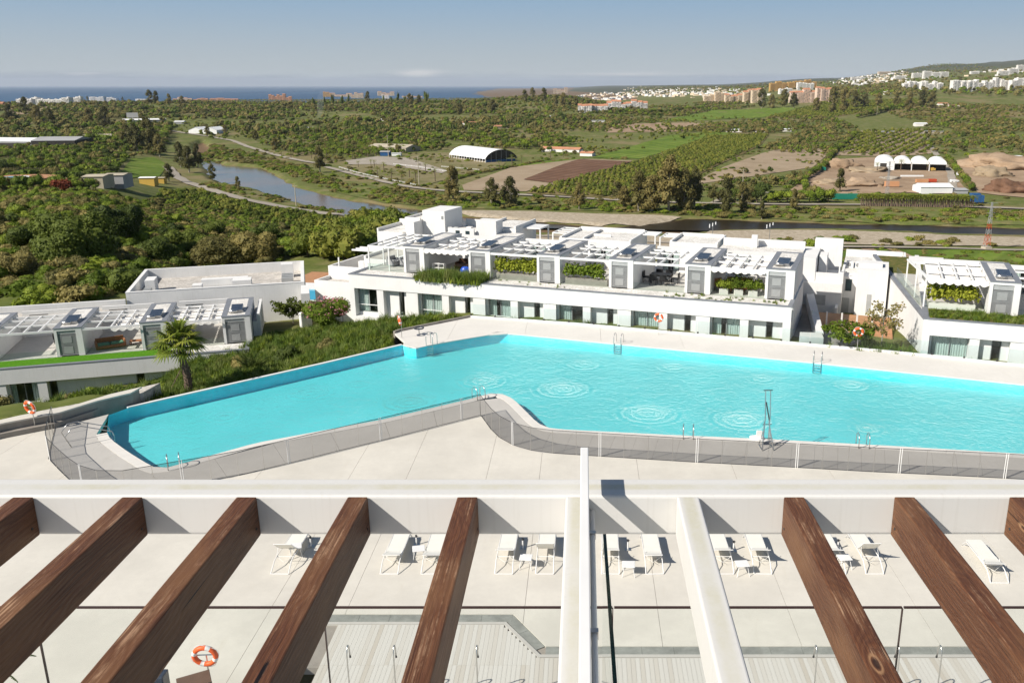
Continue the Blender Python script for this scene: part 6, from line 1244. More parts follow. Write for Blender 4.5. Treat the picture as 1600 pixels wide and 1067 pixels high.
def tableset(s, d, frame, z, lb, mat, L=1.6, W2=.9, h=.72, rz=0):
    root = empty('terrace_table', rl(s, d, z, frame), frame.rotation_euler.z + rz, lb, 'table'); MB().box(-L / 2, L / 2, -W2 / 2, W2 / 2, h - .05, h).build('table_top', mat, root)
    for a in (-1, 1):
        for b in (-1, 1): MB().box(a * (L / 2 - .08) - .03, a * (L / 2 - .08) + .03, b * (W2 / 2 - .08) - .03, b * (W2 / 2 - .08) + .03, 0, h - .05).build('leg', mat, root)
def chair(s, d, frame, z, lb, mat, rz=0, w_=.55, group=None, h=.85):
    root = empty('terrace_chair', rl(s, d, z, frame), frame.rotation_euler.z + rz, lb, 'chair', group); MB().box(-w_ / 2, w_ / 2, -.27, .27, .36, .44).build('seat', mat, root); MB().box(-w_ / 2, w_ / 2, .22, .29, .44, h).build('backrest', mat, root)
    for a in (-1, 1):
        for b in (-1, 1): MB().box(a * (w_ / 2 - .04) - .02, a * (w_ / 2 - .04) + .02, b * .23 - .02, b * .23 + .02, 0, .36).build('leg', mat, root)
def sofa(s, d, frame, z, lb, mat, cush, L=1.9, rz=0):
    root = empty('terrace_sofa', rl(s, d, z, frame), frame.rotation_euler.z + rz, lb, 'sofa'); MB().box(-L / 2, L / 2, -.4, .4, .08, .32).build('base', mat, root); MB().box(-L / 2, L / 2, .3, .42, .32, .8).build('backrest', mat, root)
    for a in (-1, 1): MB().box(a * L / 2 - .06, a * L / 2 + .06, -.4, .42, .08, .6).build('armrest', mat, root)
    for k in range(2): MB().box(-L / 2 + .08 + k * (L / 2 - .06), -.04 + k * (L / 2 - .06), -.38, .28, .33, .46).build('cushion', cush, root, bevel=.03)
BR = simple('brown_rattan', (.11, .055, .03), .7, var=.3, scale=9); TEAK = simple('teak', (.30, .13, .055), .6, var=.2, scale=8); CR = simple('cream_cushion', (.6, .55, .47), .9)
tableset(24.9, 5.2, row, 2.16, 'black dining table on the fourth terrace of the row', M['black'])
for k, (a, b, r_) in enumerate([(-1.15, 0, math.pi / 2), (1.15, 0, -math.pi / 2), (-.4, -.8, math.pi), (.4, -.8, math.pi), (-.4, .85, 0), (.4, .85, 0)]): chair(24.9 + a, 5.2 + b, row, 2.16, ['black chair at the left end of the black dining table', 'black chair at the right end of the black dining table', 'black chair front left of the black dining table', 'black chair front right of the black dining table', 'black chair back left of the black dining table', 'black chair back right of the black dining table'][k], M['black'], r_, group='chairs round the black table')
sofa(31.0, 5.0, row, 2.16, 'teak sofa with cream cushions under the rightmost awning of the row', TEAK, CR); tableset(31.1, 3.7, row, 2.16, 'low teak table on the rightmost terrace of the row', TEAK, 1.1, .6, .4); chair(29.7, 4.2, row, 2.16, 'teak armchair with cream cushion on the rightmost terrace', TEAK, .9, .7)
sofa(8.4, 5.2, row, 2.16, 'brown rattan sofa under the first awning of the row', BR, M['dark'], 2.2); tableset(8.5, 4.0, row, 2.16, 'brown rattan table under the first awning of the row', BR, 1.5, .9, .6); 
r_ = empty('white_shelf', rl(6.6, 3.2), R_A, 'small white shelf rack beside the first solar tower', 'shelf')
for z_ in (.05, .4, .75): MB().box(-.55, .55, -.2, .2, z_, z_ + .04).build('shelf_board', M['white2'], r_)
for a in (-.53, 0, .5): MB().box(a, a + .04, -.19, .19, .09, .75).build('upright', M['white2'], r_)
mb = MB(); blob(mb, (0, 0, .35), (.45, .3, .38), 3, .15, 4); o = mb.build('blue_pool_float', simple('blue_vinyl', (.01, .07, .45), .35), None, True); o.location = rl(9.15, 2.9); tag(o, 'bright blue inflatable leaning at the foot of the second solar tower', 'inflatable')
for k in range(2): sofa(1.6 + k * 1.2, 4.6 + k * .2, row, 2.17, ['dark covered daybed on the corner terrace of the row', 'dark covered daybed beside the first solar tower'][k], M['louvre_d'], M['louvre_d'], 1.0, 1.4)
chair(12.0 + 1.3, 6.6, lv, -2.84, 'black lounge chair on the left villa terrace', M['black'], .8, .8); sofa(17.4, 4.0, lv, -2.84, 'teak daybed with green cushions on the left villa terrace', TEAK, simple('green_cushion', (.10, .22, .14), .9), 2.0, .3); tableset(19.4, 4.6, lv, -2.84, 'low teak lounger table on the left villa terrace', TEAK, 1.5, .6, .3)
# grasses
def tuft(name, n, h, sp, seed, mat, w_=.02):
    mb = MB(); rnd = random.Random(seed)
    for _ in range(n):
        a = rnd.random() * 6.28; r = rnd.random() * sp; x, y = math.cos(a) * r, math.sin(a) * r; hh = h * rnd.uniform(.5, 1.1); bx, by = rnd.gauss(0, .3) * hh, rnd.gauss(0, .3) * hh; wx, wy = w_ * math.cos(a + 1.5), w_ * math.sin(a + 1.5)
        mb.face([(x - wx, y - wy, 0), (x + wx, y + wy, 0), (x + bx * .5 + wx * .6, y + by * .5 + wy * .6, hh * .6), (x + bx * .5 - wx * .6, y + by * .5 - wy * .6, hh * .6)]); mb.face([(x + bx * .5 - wx * .6, y + by * .5 - wy * .6, hh * .6), (x + bx * .5 + wx * .6, y + by * .5 + wy * .6, hh * .6), (x + bx, y + by, hh)])
    return mb.mesh(name, [M[mat]])
TM = [tuft('grass_tuft', 46, .42, .30, 3, 'f_grass'), tuft('grass_tuft', 40, .60, .26, 4, 'f_grass', .018), tuft('leafy_tuft', 40, .40, .32, 5, 'f_mid', .03)]
def tproto(px): 
    o = []
    for k, m_ in enumerate(TM): p = at(px[0] + k * 9, px[1], 0); q = link('grass_tuft', m_, None, (p[0], p[1], float(TH(np.array([p[0]]), np.array([p[1]]))[0]))); tag(q, ['grassy tuft at the foot of the villa row behind the pool railing', 'tall wispy grass tuft behind the pool railing', 'leafy weed behind the pool railing'][k], 'grass'); o.append(q)
    return o
TP = tproto((900, 503))
def grassfill(name, poly, dens, seed, lo=.7, hi=1.3, zf=None, keep=1.0):
    P = np.array(poly); rs = np.random.RandomState(seed); A_ = area(poly); n = int(A_ * dens); mn, mx = P.min(0), P.max(0); q = rs.uniform(mn, mx, (int(n * ((mx - mn).prod() / max(A_, .1))) + 1, 2)); q = q[inpoly(P, q[:, 0], q[:, 1])]; q = thin(q, seed, keep, 3)
    z = TH(q[:, 0], q[:, 1]) - .03 if zf is None else np.full(len(q), zf); gn_scatter(name, np.column_stack([q, z]), rs.uniform(lo, hi, len(q)), TP)
bankp = [at(203, 634), at(400, 589), at(612, 543), at(610, 520), (-9.2, 65.8), (-14.2, 68.2), (-19, 69.8), (-21.5, 72.5), (-26, 70), lw(14, -1.2), lw(8, -2.7), lw(0, -2.7), lw(-6, -2.9), (-45, 52), (-36, 47.5), (-27.5, 47.5)]
grassfill('bank_grass', bankp, 7.0, 3, .6, 1.3)
bk2 = [(x + .35, y + .9) for x, y in BACK[2:]]; bk3 = [(x + .1, y + .25) for x, y in BACK[2:]]
grassfill('weed_strip', bk3 + bk2[::-1], 8.0, 4, .3, .95, None, .72)
grassfill('planter_weeds', [(-27.8, 47.8), (-33, 48.6), (-38, 51), (-44, 55), (-52, 52), (-50, 44.5), (-42, 44), (-36, 46), (-29, 47.4)], 6, 12, .6, 1.4, None, .8)
grassfill('gap_weeds', [at(1287, 556), at(1440, 568), at(1425, 545), at(1350, 530), at(1330, 545), at(1290, 540)], 9, 6, .6, 1.4)
def lrect(fr, s0, s1, d0, d1): return [rl(s0, d0, 0, fr)[:2], rl(s1, d0, 0, fr)[:2], rl(s1, d1, 0, fr)[:2], rl(s0, d1, 0, fr)[:2]]
grassfill('roof_grass_strip', lrect(row, 6.2, 11.6, -.05, 1.9), 26, 7, .9, 1.7, 2.12); grassfill('roof_weeds', lrect(row, 26, 35, .5, 2.1), 7, 8, .25, .5, 2.14, .5); grassfill('roof_weeds', lrect(row, 11.8, 19, .5, 2.1), 1.2, 9, .25, .5, 2.14)
grassfill('roof_meadow', lrect(rv, .4, 16, .4, 2.8), 16, 10, .35, .8, 2.16); grassfill('roof_meadow', lrect(rv, .4, 12, 12.6, 23), 6, 11, .35, .7, 2.16)
# bushes on the bank
def bush(px, z, mesh, s, lb, name='garden_shrub', cat='shrub', world=None):
    p = world or at(px[0], px[1], z); o = link(name, mesh, None, (p[0], p[1], float(TH(np.array([p[0]]), np.array([p[1]]))[0]) - .1), random.random() * 6, s); return tag(o, lb, cat)
def dense(name, R, seed, mat, n=2600, leaf=.08, mat2=None):
    mb = MB(); crown(mb, (0, 0, R[2] * .9), R, 8, n, leaf, seed, 0, 2, .35)
    if mat2:
        rnd = random.Random(seed); 
        for _ in range(150):
            d = Vector((rnd.gauss(0, 1), rnd.gauss(0, 1), abs(rnd.gauss(0, 1)))).normalized(); p = Vector((d.x * R[0], d.y * R[1], R[2] * .9 + d.z * R[2])) * rnd.uniform(.85, 1.08); leafcards(mb, p, (.09, .09, .09), 5, .075, rnd, 1)
    return mb.mesh(name, [M[mat], M[mat2 or mat]])
bush((513, 512), -2.6, dense('oleander_leaves', (1.9, 1.6, 1.35), 3, 'f_mid', 3400, .09, 'f_pink'), 1, 'pink flowering oleander left of the white house by the second pool', 'oleander_shrub')
mb = MB(); rnd = random.Random(4)
for k in range(60): a = rnd.random() * 6.28; e = rnd.uniform(.5, 1.5); frond(mb, (rnd.uniform(-.25, .25), rnd.uniform(-.25, .25), .1), a, rnd.uniform(1.0, 1.7), .9, e, 6, .30, 0, 12)
cyc = mb.mesh('feathery_leaves', M['f_dark'])
bush((372, 596), -1.5, cyc, (1.1, 1.1, 1.15), 'feathery dark green bush on the bank behind the infinity edge', 'feathery_shrub', world=(-21.6, 54.3)); bush(None, 0, cyc, 1.0, 'spiky clump beside the wall on the far left bank', 'feathery_shrub', world=(-37.5, 54.5))
for k, (w2, m_, s, lb) in enumerate([((-34.5, 58.0), 'f_mid', .85, 'round bright shrub in front of the left villa windows'), ((-33.0, 57.6), 'f_dark', .55, 'small dark shrub beside the round one by the left villa'), ((-39.0, 50.5), 'f_dark', .8, 'dark shrub behind the planter wall on the left'), ((-36.2, 50.5), 'f_olive', .8, 'olive shrub behind the planter wall on the left'), ((-31, 50.6), 'f_olive', .6, 'small olive shrub behind the end of the planter wall'), ((-24.5, 60.2), 'f_olive', .55, 'olive shrub below the end of the left villas'), ((-22.0, 61.8), 'f_dark', .6, 'dark shrub below the end of the left villas'), ((-23.5, 57), 'f_mid', .5, 'low bright shrub in the middle of the bank'), ((-18.5, 60.5), 'f_olive', .5, 'low olive shrub near the oleander'), ((-26.5, 51.5), 'f_mid', .5, 'small shrub at the foot of the palm'), ((-28.2, 53.0), 'f_dark', .5, 'dark low shrub left of the palm')]):
    bush(None, 0, dense('garden_shrub_leaves', (1.5, 1.4, 1.15), 20 + k, m_, 1500, .09), s, lb, world=w2)
register_tree = plant_mesh('young_tree_leaves', (1.5, 1.4, 1.1), 2.9, 9, 700, .11, 77, 'f_mid', .06, 1, .5, 'bark', (.2, .34))
def airy(name, h, R, nb, seed, mat, leaf=.1, per=26):
    mb = MB(); rnd = random.Random(seed); mb.tube([(0, 0, -.4), (.03, 0, h * .5), (0, .02, h)], [.05, .04, .02], 6, 1)
    for k in range(nb):
        a = k * 2.4; z0 = h * rnd.uniform(.4, .95); e = (math.cos(a) * R * rnd.uniform(.6, 1), math.sin(a) * R * rnd.uniform(.6, 1), min(h * 1.15, z0 + R * rnd.uniform(.2, .7))); mb.tube([(0, 0, z0), (e[0] * .5, e[1] * .5, (z0 + e[2]) / 2 + .05), e], [.02, .013, .006], 4, 1)
        for q in (.55, .8, 1.0): leafcards(mb, (e[0] * q, e[1] * q, z0 + (e[2] - z0) * q), (.22, .22, .18), per // 3 + 4, leaf, rnd)
    return mb.mesh(name, [M[mat], M['bark_pale']])
p = at(1376, 548, -.4); o = link('young_tree', airy('young_tree_mesh', 3.1, 1.35, 22, 5, 'f_olive'), None, (p[0], p[1], -.5)); tag(o, 'slender young tree with sparse leaves against the right villa wall', 'tree')
p = at(1325, 545, -.4); o = link('young_tree', airy('low_tree_mesh', 1.3, 1.9, 34, 6, 'f_mid', .12, 40), None, (p[0], p[1], -.5)); tag(o, 'low spreading dark tree behind the right hand life ring', 'tree')
bush(None, 0, dense('garden_shrub_leaves', (1.2, 1.0, .8), 51, 'f_mid', 1500, .09), .9, 'bright green shrub right of the life ring in the gap', world=at(1350, 553, -.2))
p = at(458, 505, -3); o = link('small_tree', airy('garden_tree_mesh', 2.0, 1.6, 34, 8, 'f_yel', .12, 46), None, (p[0], p[1], -3.4)); tag(o, 'small yellow green garden tree by the end of the left villas', 'tree')
p = at(470, 512, -3); tr = empty('white_trailer', (p[0] + .3, p[1], -3.1), .9, 'white folded canoe like trailer parked on end beside the small garden tree', 'trailer'); MB().box(-.35, .35, -.2, .2, 0, 1.5).build('body', M['white2'], tr, bevel=.12)
# the palm behind the infinity edge
px_, py_ = -23.7, 49.7; gz = float(TH(np.array([px_]), np.array([py_]))[0]); pr = empty('palm_tree', (px_, py_, gz), 0, 'fan palm with shaggy trunk on the bank behind the infinity edge', 'palm')
HT = 2.45 - gz; mb = MB(); rnd = random.Random(12); P = [(.10 * math.sin(k * .35), 0, -.4 + (HT + .4) * k / 14) for k in range(15)]; mb.tube(P, [.24 - .04 * k / 14 for k in range(15)], 10)
for k in range(150): z_ = HT * k / 150; a = k * 2.4; x_ = .10 * math.sin((z_ + .4) / (HT + .4) * 14 * .35); r = .23; mb.face([(x_ + math.cos(a - .3) * r, math.sin(a - .3) * r, z_), (x_ + math.cos(a + .3) * r, math.sin(a + .3) * r, z_), (x_ + math.cos(a) * (r + .09), math.sin(a) * (r + .09), z_ + .16)])
mb.build('trunk', M['bark'], pr)
def fan(mb, base, a, L, el, rnd):
    p = Vector(base); d = Vector((math.cos(a) * math.cos(el), math.sin(a) * math.cos(el), math.sin(el))); mid = p + d * L * .55 + Vector((0, 0, -.10 * L)); mb.tube([p, p + d * L * .3, mid], [.022, .018, .012], 4)
    side = Vector((-math.sin(a), math.cos(a), 0)); out = (mid - p).normalized(); n = 20
    for k in range(n):
        t = math.radians(-115 + 230 * k / (n - 1)); dd = (out * math.cos(t) + side * math.sin(t)); l = L * .62 * (.75 + .25 * math.cos(t)); tip = mid + dd * l + Vector((0, 0, -.18 * l - .25 * l * rnd.random())); m_ = mid + dd * l * .5 + Vector((0, 0, .02)); wv = dd.cross(Vector((0, 0, 1))).normalized() * .045 * (L / 1.2); mb.face([mid, m_ - wv, tip, m_ + wv])
for k in range(34):
    mb = MB(); rnd = random.Random(k + 50); a = k * 2.39996; e = 1.4 - 1.75 * (k / 34); fan(mb, (.10 * math.sin(4.9), 0, HT), a, rnd.uniform(1.4, 1.8) * (1.0 if e > -.2 else .85), e, rnd); mb.build('frond', M['f_palm'], pr)
mb = MB(); mb.tube([(px_ - 1.0, py_ - .3, gz), (px_ - .25, py_, gz + 1.35)], .03, 5); o = mb.build('tree_prop', M['bark'], None); tag(o, 'thin wooden prop leaning against the palm trunk', 'prop')
# frond of a palm below the camera, reaching into the bottom left corner
r_ = empty('palm_tree', (-15.2, 17.0, 0), 0, 'palm below the balcony whose frond reaches into the bottom left corner', 'palm'); mb = MB(); mb.tube([(0, 0, 0), (0, 0, 3.0)], [.25, .18], 9); mb.build('trunk', M['bark'], r_)
for k in range(16): mb = MB(); frond(mb, (0, 0, 3.0), k * 2.4 + .95, 2.9, 1.9, .95 - .05 * k, 10, .42, 0, 34); mb.build('frond', M['f_grass'], r_)
# roof antennas
for (u, v, lb) in [(1113, 376, 'small roof aerial with white dishes behind the right solar towers'), (1202, 377, 'small roof aerial above the gap behind the last solar tower')]:
    p = at(u, v, 3.0); r_ = empty('roof_aerial', (p[0], p[1], 3.0), 0, lb, 'aerial'); mb = MB(); mb.tube([(0, 0, 0), (0, 0, 1.7)], .025, 5); mb.build('mast', M['steel'], r_)
    for k in range(3): mb = MB(); mb.tube([(-.3 + .28 * k, 0, 1.2 + .15 * k), (-.3 + .28 * k, 0, 1.55 + .1 * k)], .05, 6); mb.build('antenna_element', M['white2'], r_)
# ------------------------------------------------------------------ buildings of the valley and the hills
def bmat(name, col, v=.1): return simple(name, col, .85, var=v, scale=.08, spec=.15)
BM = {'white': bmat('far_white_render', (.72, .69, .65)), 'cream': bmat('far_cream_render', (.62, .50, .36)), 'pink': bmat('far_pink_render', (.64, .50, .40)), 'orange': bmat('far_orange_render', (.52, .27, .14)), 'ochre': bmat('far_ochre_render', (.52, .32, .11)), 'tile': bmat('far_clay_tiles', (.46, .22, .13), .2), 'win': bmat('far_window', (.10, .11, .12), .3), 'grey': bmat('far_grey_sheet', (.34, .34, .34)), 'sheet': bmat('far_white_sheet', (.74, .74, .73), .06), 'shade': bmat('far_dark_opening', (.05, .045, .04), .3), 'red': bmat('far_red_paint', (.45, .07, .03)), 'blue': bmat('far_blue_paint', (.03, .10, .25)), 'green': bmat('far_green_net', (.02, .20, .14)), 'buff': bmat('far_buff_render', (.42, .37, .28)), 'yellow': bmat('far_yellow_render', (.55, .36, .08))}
def apt(u0, u1, vt, vb, label, col='white', roof=None, cat='apartment block', name='apartment_building', depth=None, rz=0.0, seg=None, seed=0, var=.25, group=None, floor=3.0):
    um = (u0 + u1) / 2; x, y = ray(um, vb); k = y * .965 / FPX; Wd = (u1 - u0) * k; Hh = max(2.6, (vb - vt) * k / .96); D = depth or Wd * .45; z = float(TH(np.array([x]), np.array([y]))[0])
    root = empty(name, (x, y, z), rz, label, cat, group); rnd = random.Random(seed + int(u0)); n = seg or max(1, int(Wd / 14)); s = -Wd / 2; st = MB(); ws = []
    for i in range(n):
        w_ = Wd / n; h = Hh * (1 - var * rnd.random()); off = rnd.uniform(0, D * .18); a, b = s + i * w_, s + (i + 1) * w_ - .05
        mb = MB(); mb.box(a, b, off, D, -12, h); wl_ = mb.build('wall', BM[col], root)
        mb = MB()
        if roof == 'tile':
            ov = .5; mb.face([(a - ov, off - ov, h), (b + ov, off - ov, h), (b + ov, (off + D) / 2, h + D * .16), (a - ov, (off + D) / 2, h + D * .16)]); mb.face([(a - ov, D + ov, h), (a - ov, (off + D) / 2, h + D * .16), (b + ov, (off + D) / 2, h + D * .16), (b + ov, D + ov, h)]); mb.face([(a, off, h), (a, (off + D) / 2, h + D * .155), (a, D, h)]); mb.face([(b, off, h), (b, D, h), (b, (off + D) / 2, h + D * .155)]); mb.build('roof', BM['tile'], root)
        else:
            mb.box(a, a + .4, off, D, h, h + .8); mb.box(b - .4, b, off, D, h, h + .8); mb.box(a + .4, b - .4, off, off + .4, h, h + .8); 
            if w_ > 9: q = rnd.uniform(a + 2, b - 5); mb.box(q, q + 3.5, off + D * .4, off + D * .75, h, h + 2.6)
            mb.build('parapet', BM[col], root)
        nf = max(1, int(h / floor)); nc = max(1, int(w_ / 3.6)); wm_ = MB()
        for f in range(nf):
            for c in range(nc):
                cx = a + (c + .5) * w_ / nc; zz = h - (f + .72) * floor
                if zz < .3: continue
                if (c + f + i) % 3 == 0: wm_.box(cx - 1.2, cx + 1.2, off - .06, off + .02, zz - .7, zz + 1.2)
                else: wm_.box(cx - .6, cx + .6, off - .05, off + .02, zz, zz + 1.2)
            ba = MB()
        if wm_.v: o = wm_.build('windows', BM['win'], root); o['kind'] = 'stuff'
        if nf > 1:
            ba = MB()
            for f in range(nf): zz = h - (f + 1) * floor + .1; ba.box(a + w_ * .12, b - w_ * .12, off - 1.3, off - .07, zz, zz + (.9 if i % 2 else .25))
            o = ba.build('balconies', BM[col], root); o['kind'] = 'stuff'
    return root
# left: white seaside houses on the crest, orange roofs
for k, (a, b, t, v, l) in enumerate([(26, 50, 153, 166, 'tall white apartment block at the left end of the seaside group'), (50, 76, 153, 164, 'white apartment block second in the seaside group'), (76, 108, 154, 164, 'long low white houses in the middle of the seaside group'), (108, 127, 152, 163, 'white houses just left of the seaside eucalyptus'), (140, 162, 151, 162, 'white houses between the two seaside eucalyptus'), (164, 182, 153, 161, 'small white houses right of the seaside eucalyptus')]): apt(a, b, t, v, l, 'white', None, 'apartment block', seg=3, seed=k, group='white seaside houses', var=.35)
apt(211, 238, 155, 159, 'single long low white villa on the wooded crest', 'white', None, 'house', 'white_house', seg=1)
for a, b, t, v, l, c in [(-20, 12, 161, 166, 'red roofed terrace at the far left edge of the crest', 'orange'), (270, 300, 153, 158, 'clay roofed house cluster above the twin barns', 'cream'), (302, 325, 154, 158, 'small orange terrace on the crest', 'orange'), (328, 372, 153, 158, 'long low orange terrace on the crest', 'orange'), (420, 437, 149, 157, 'bright orange apartment block left of its neighbour on the ridge', 'orange'), (437, 456, 148, 158, 'bright orange apartment block left of the tall pylon', 'orange'), (505, 518, 144, 152, 'small orange block right of the tall pylon', 'ochre'), (515, 550, 146, 152, 'cream terrace with clay roof on the ridge', 'cream'), (549, 568, 145, 154, 'cream villa with small tower on the ridge', 'cream'), (590, 616, 144, 150, 'pale clay roofed house behind ridge cypresses', 'cream'), (597, 608, 148, 155, 'small white chapel like house on the ridge', 'white'), (628, 660, 149, 153, 'long cream house under the ridge cypresses', 'cream'), (865, 887, 138, 145, 'clay roofed villa on the hilltop right of the sea', 'cream')]:
    apt(a, b, t, v + 1, l, c, 'tile', 'house', 'hill_house', seg=4, depth=16, var=.5)
# right hand towns
for a, b, t, v, l, c, r_ in [(903, 925, 166, 177, 'white townhouses at the left of the hillside group', 'white', 'tile'), (925, 950, 163, 176, 'tallest white townhouses of the hillside group', 'white', 'tile'), (948, 978, 160, 174, 'white townhouses in the middle of the hillside group', 'white', 'tile'), (978, 1012, 159, 172, 'white townhouses at the right of the hillside group', 'white', 'tile'),
                            (1100, 1118, 147, 161, 'cream apartment block left of the central town', 'cream', None), (1117, 1133, 143, 161, 'tall cream block beside the white front one', 'cream', None), (1133, 1160, 148, 161, 'pale stepped apartment block in the central town', 'cream', 'tile'), (1162, 1176, 143, 161, 'cream block with clay roof before the round trees', 'cream', 'tile'), (1175, 1192, 140, 161, 'narrow tall cream block before the round trees', 'cream', 'tile'),
                            (1235, 1276, 141, 161, 'large pink apartment block with clay roof', 'pink', 'tile'), (1276, 1300, 138, 161, 'stepped pink apartment wing right of the large pink block', 'pink', 'tile'), (1203, 1240, 128, 142, 'long ochre apartment block on the skyline', 'ochre', None), (1240, 1276, 126, 139, 'ochre apartment block on the skyline right half', 'ochre', None), (1246, 1272, 130, 141, 'white round roofed house below the ochre blocks', 'white', None), (1218, 1238, 139, 147, 'low white sheds in front of the ochre blocks', 'white', None)]:
    apt(a, b, t, v, l, c, r_, seg=4 if b - a > 20 else 2, depth=26, var=.3)
for a, b, t, v, l in [(1412, 1440, 128, 141, 'white terrace row left end below the hotel'), (1440, 1474, 128, 141, 'white terrace row right end below the hotel'), (1488, 1520, 126, 144, 'white apartment terrace, first block of the long row'), (1520, 1550, 126, 142, 'white apartment terrace, second block of the long row'), (1550, 1580, 123, 141, 'white apartment terrace, third block of the long row'), (1580, 1640, 122, 140, 'white apartment terrace cut by the right edge of the photo')]: apt(a, b, t, v, l, 'white', None, seg=7, depth=24, var=.35, group='white terraces on the right hill')
for a, b, t, v, l, c in [(1426, 1440, 113, 122, 'white hotel wing on the skyline', 'white'), (1443, 1482, 112, 122, 'long white hotel on the skyline', 'white'), (1398, 1415, 119, 126, 'low white house left of the hotel', 'white'), (1372, 1392, 112, 117, 'hilltop houses left of the hotel', 'cream'), (1330, 1352, 121, 127, 'grey hillside houses left of the hotel', 'white'), (1348, 1365, 124, 127, 'low cream house on the hillside left of the hotel', 'cream'), (1560, 1577, 110, 118, 'white villas high on the right', 'white'), (1576, 1592, 107, 116, 'highest white villas at the right edge', 'white'), (1590, 1620, 103, 112, 'white villas at the right edge', 'white'), (1517, 1530, 112, 116, 'small white house beside the hill trees', 'white'), (1332, 1355, 131, 138, 'white sheds behind the dark trees', 'white'), (1384, 1392, 143, 148, 'small white hut by the dark trees', 'white')]: apt(a, b, t, v, l, c, None, 'house' if 'hotel' not in l else 'hotel', 'white_hotel' if 'hotel' in l and 'left' not in l else 'hill_house', seg=3 if b - a > 20 else 1, depth=22)
# scattered far town, too small to count
rsT = np.random.RandomState(11); bx = MB().box(-9, 9, -7, 7, -8, 8).build('town_house', BM['white']); bx2 = MB().box(-6, 12, -7, 7, -8, 6).build('town_house', BM['cream'])
for o_, uv, lb in ((bx, (1052, 146), 'lone white town house at the left of the far town'), (bx2, (1088, 150), 'lone cream town house in front of the far town')): q = ray(*uv); o_.location = (q[0], q[1], float(TH(np.array([q[0]]), np.array([q[1]]))[0])); tag(o_, lb, 'house')
P_ = []
for (poly, sp) in (([(1000, 150), (1100, 156), (1240, 146), (1240, 138), (1000, 141)], 60), ([(960, 141), (1260, 138), (1250, 132.5), (1000, 135.5)], 260), ([(1290, 132), (1420, 128), (1420, 114), (1330, 122)], 60), ([(1500, 122), (1640, 116), (1640, 104), (1560, 108)], 70), ([(880, 158), (1000, 150), (1000, 144), (900, 150)], 75)):
    P_.append(scatter_poly(poly, sp, len(P_) + 3, jit=.5))
P_ = np.concatenate(P_); P_ = thin(P_, 3, .45, 300); gn_scatter('far_town', np.column_stack([P_, TH(P_[:, 0], P_[:, 1])]), rsT.uniform(.7, 1.5, len(P_)), [bx, bx2])
P_ = np.concatenate([scatter_poly([(960, 150), (1300, 146), (1640, 128), (1640, 104), (1400, 112), (1280, 130), (1000, 136)], 75, 5), scatter_poly([(1280, 155), (1640, 152), (1640, 140), (1300, 140)], 28, 6)]); P_ = thin(P_, 4, .75, 300); gn_scatter('hill_woods', np.column_stack([P_, TH(P_[:, 0], P_[:, 1])]), rsT.uniform(1.2, 2.6, len(P_)), [o for o in bpy.data.objects if o.name.startswith('distant_tree') and o.type == 'MESH'][:3])
# white arched riding hall
def zt_(x, y): return float(TH(np.array([x]), np.array([y]))[0])
def frame2(p0, p1):
    """local x along p0->p1, y to the back"""
    a = math.atan2(p1[1] - p0[1], p1[0] - p0[0]); return p0, a, math.dist(p0, p1)
p0, a, L = frame2(ray(702, 247), ray(772, 257)); p0b = ray(772, 257); p1b = ray(822, 253)
hall = empty('riding_hall', (p0[0], p0[1], zt_(*p0) - .2), a, 'large white arched riding hall with open dark sides', 'hall'); Wh = 36.0; L = 72
mb = MB(); n = 16
for i in range(n):
    t0 = math.pi * (.12 + .76 * i / n); t1 = math.pi * (.12 + .76 * (i + 1) / n); f = lambda t: (Wh / 2 - math.cos(t) * Wh / 2 / math.cos(.12 * math.pi), 3.6 + (math.sin(t) - math.sin(.12 * math.pi)) * 13)
    (y0, z0), (y1, z1) = f(t0), f(t1); mb.face([(0, y0, z0), (L, y0, z0), (L, y1, z1), (0, y1, z1)])
mb.build('roof', BM['sheet'], hall)
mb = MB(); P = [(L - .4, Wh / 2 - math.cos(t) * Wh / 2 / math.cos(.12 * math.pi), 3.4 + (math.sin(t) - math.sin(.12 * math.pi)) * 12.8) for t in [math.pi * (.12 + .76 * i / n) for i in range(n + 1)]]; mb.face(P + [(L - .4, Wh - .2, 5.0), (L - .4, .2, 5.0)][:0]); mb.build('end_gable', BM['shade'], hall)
for k in range(15): MB().box(k * L / 14 - .25, k * L / 14 + .25, .1, .6, -.5, 3.8).build('column', BM['sheet'], hall)
for k in range(7): MB().box(L - .35, L + .0, 1 + k * 5.6, 1.3 + k * 5.6, -.5, 4.4 + 7 * math.sin(math.pi * (1 + k * 5.6) / Wh)).build('end_column', BM['grey'], hall)
MB().box(0, L, 1.2, 1.5, -.5, 1.3).build('plinth_wall', BM['buff'], hall); MB().box(1, L - 1, 10, 10.4, -.5, 4).build('inner_wall', BM['shade'], hall); MB().box(L - .9, L - .5, 2, Wh - 2, -.5, 2.6).build('green_screen', BM['blue'], hall)
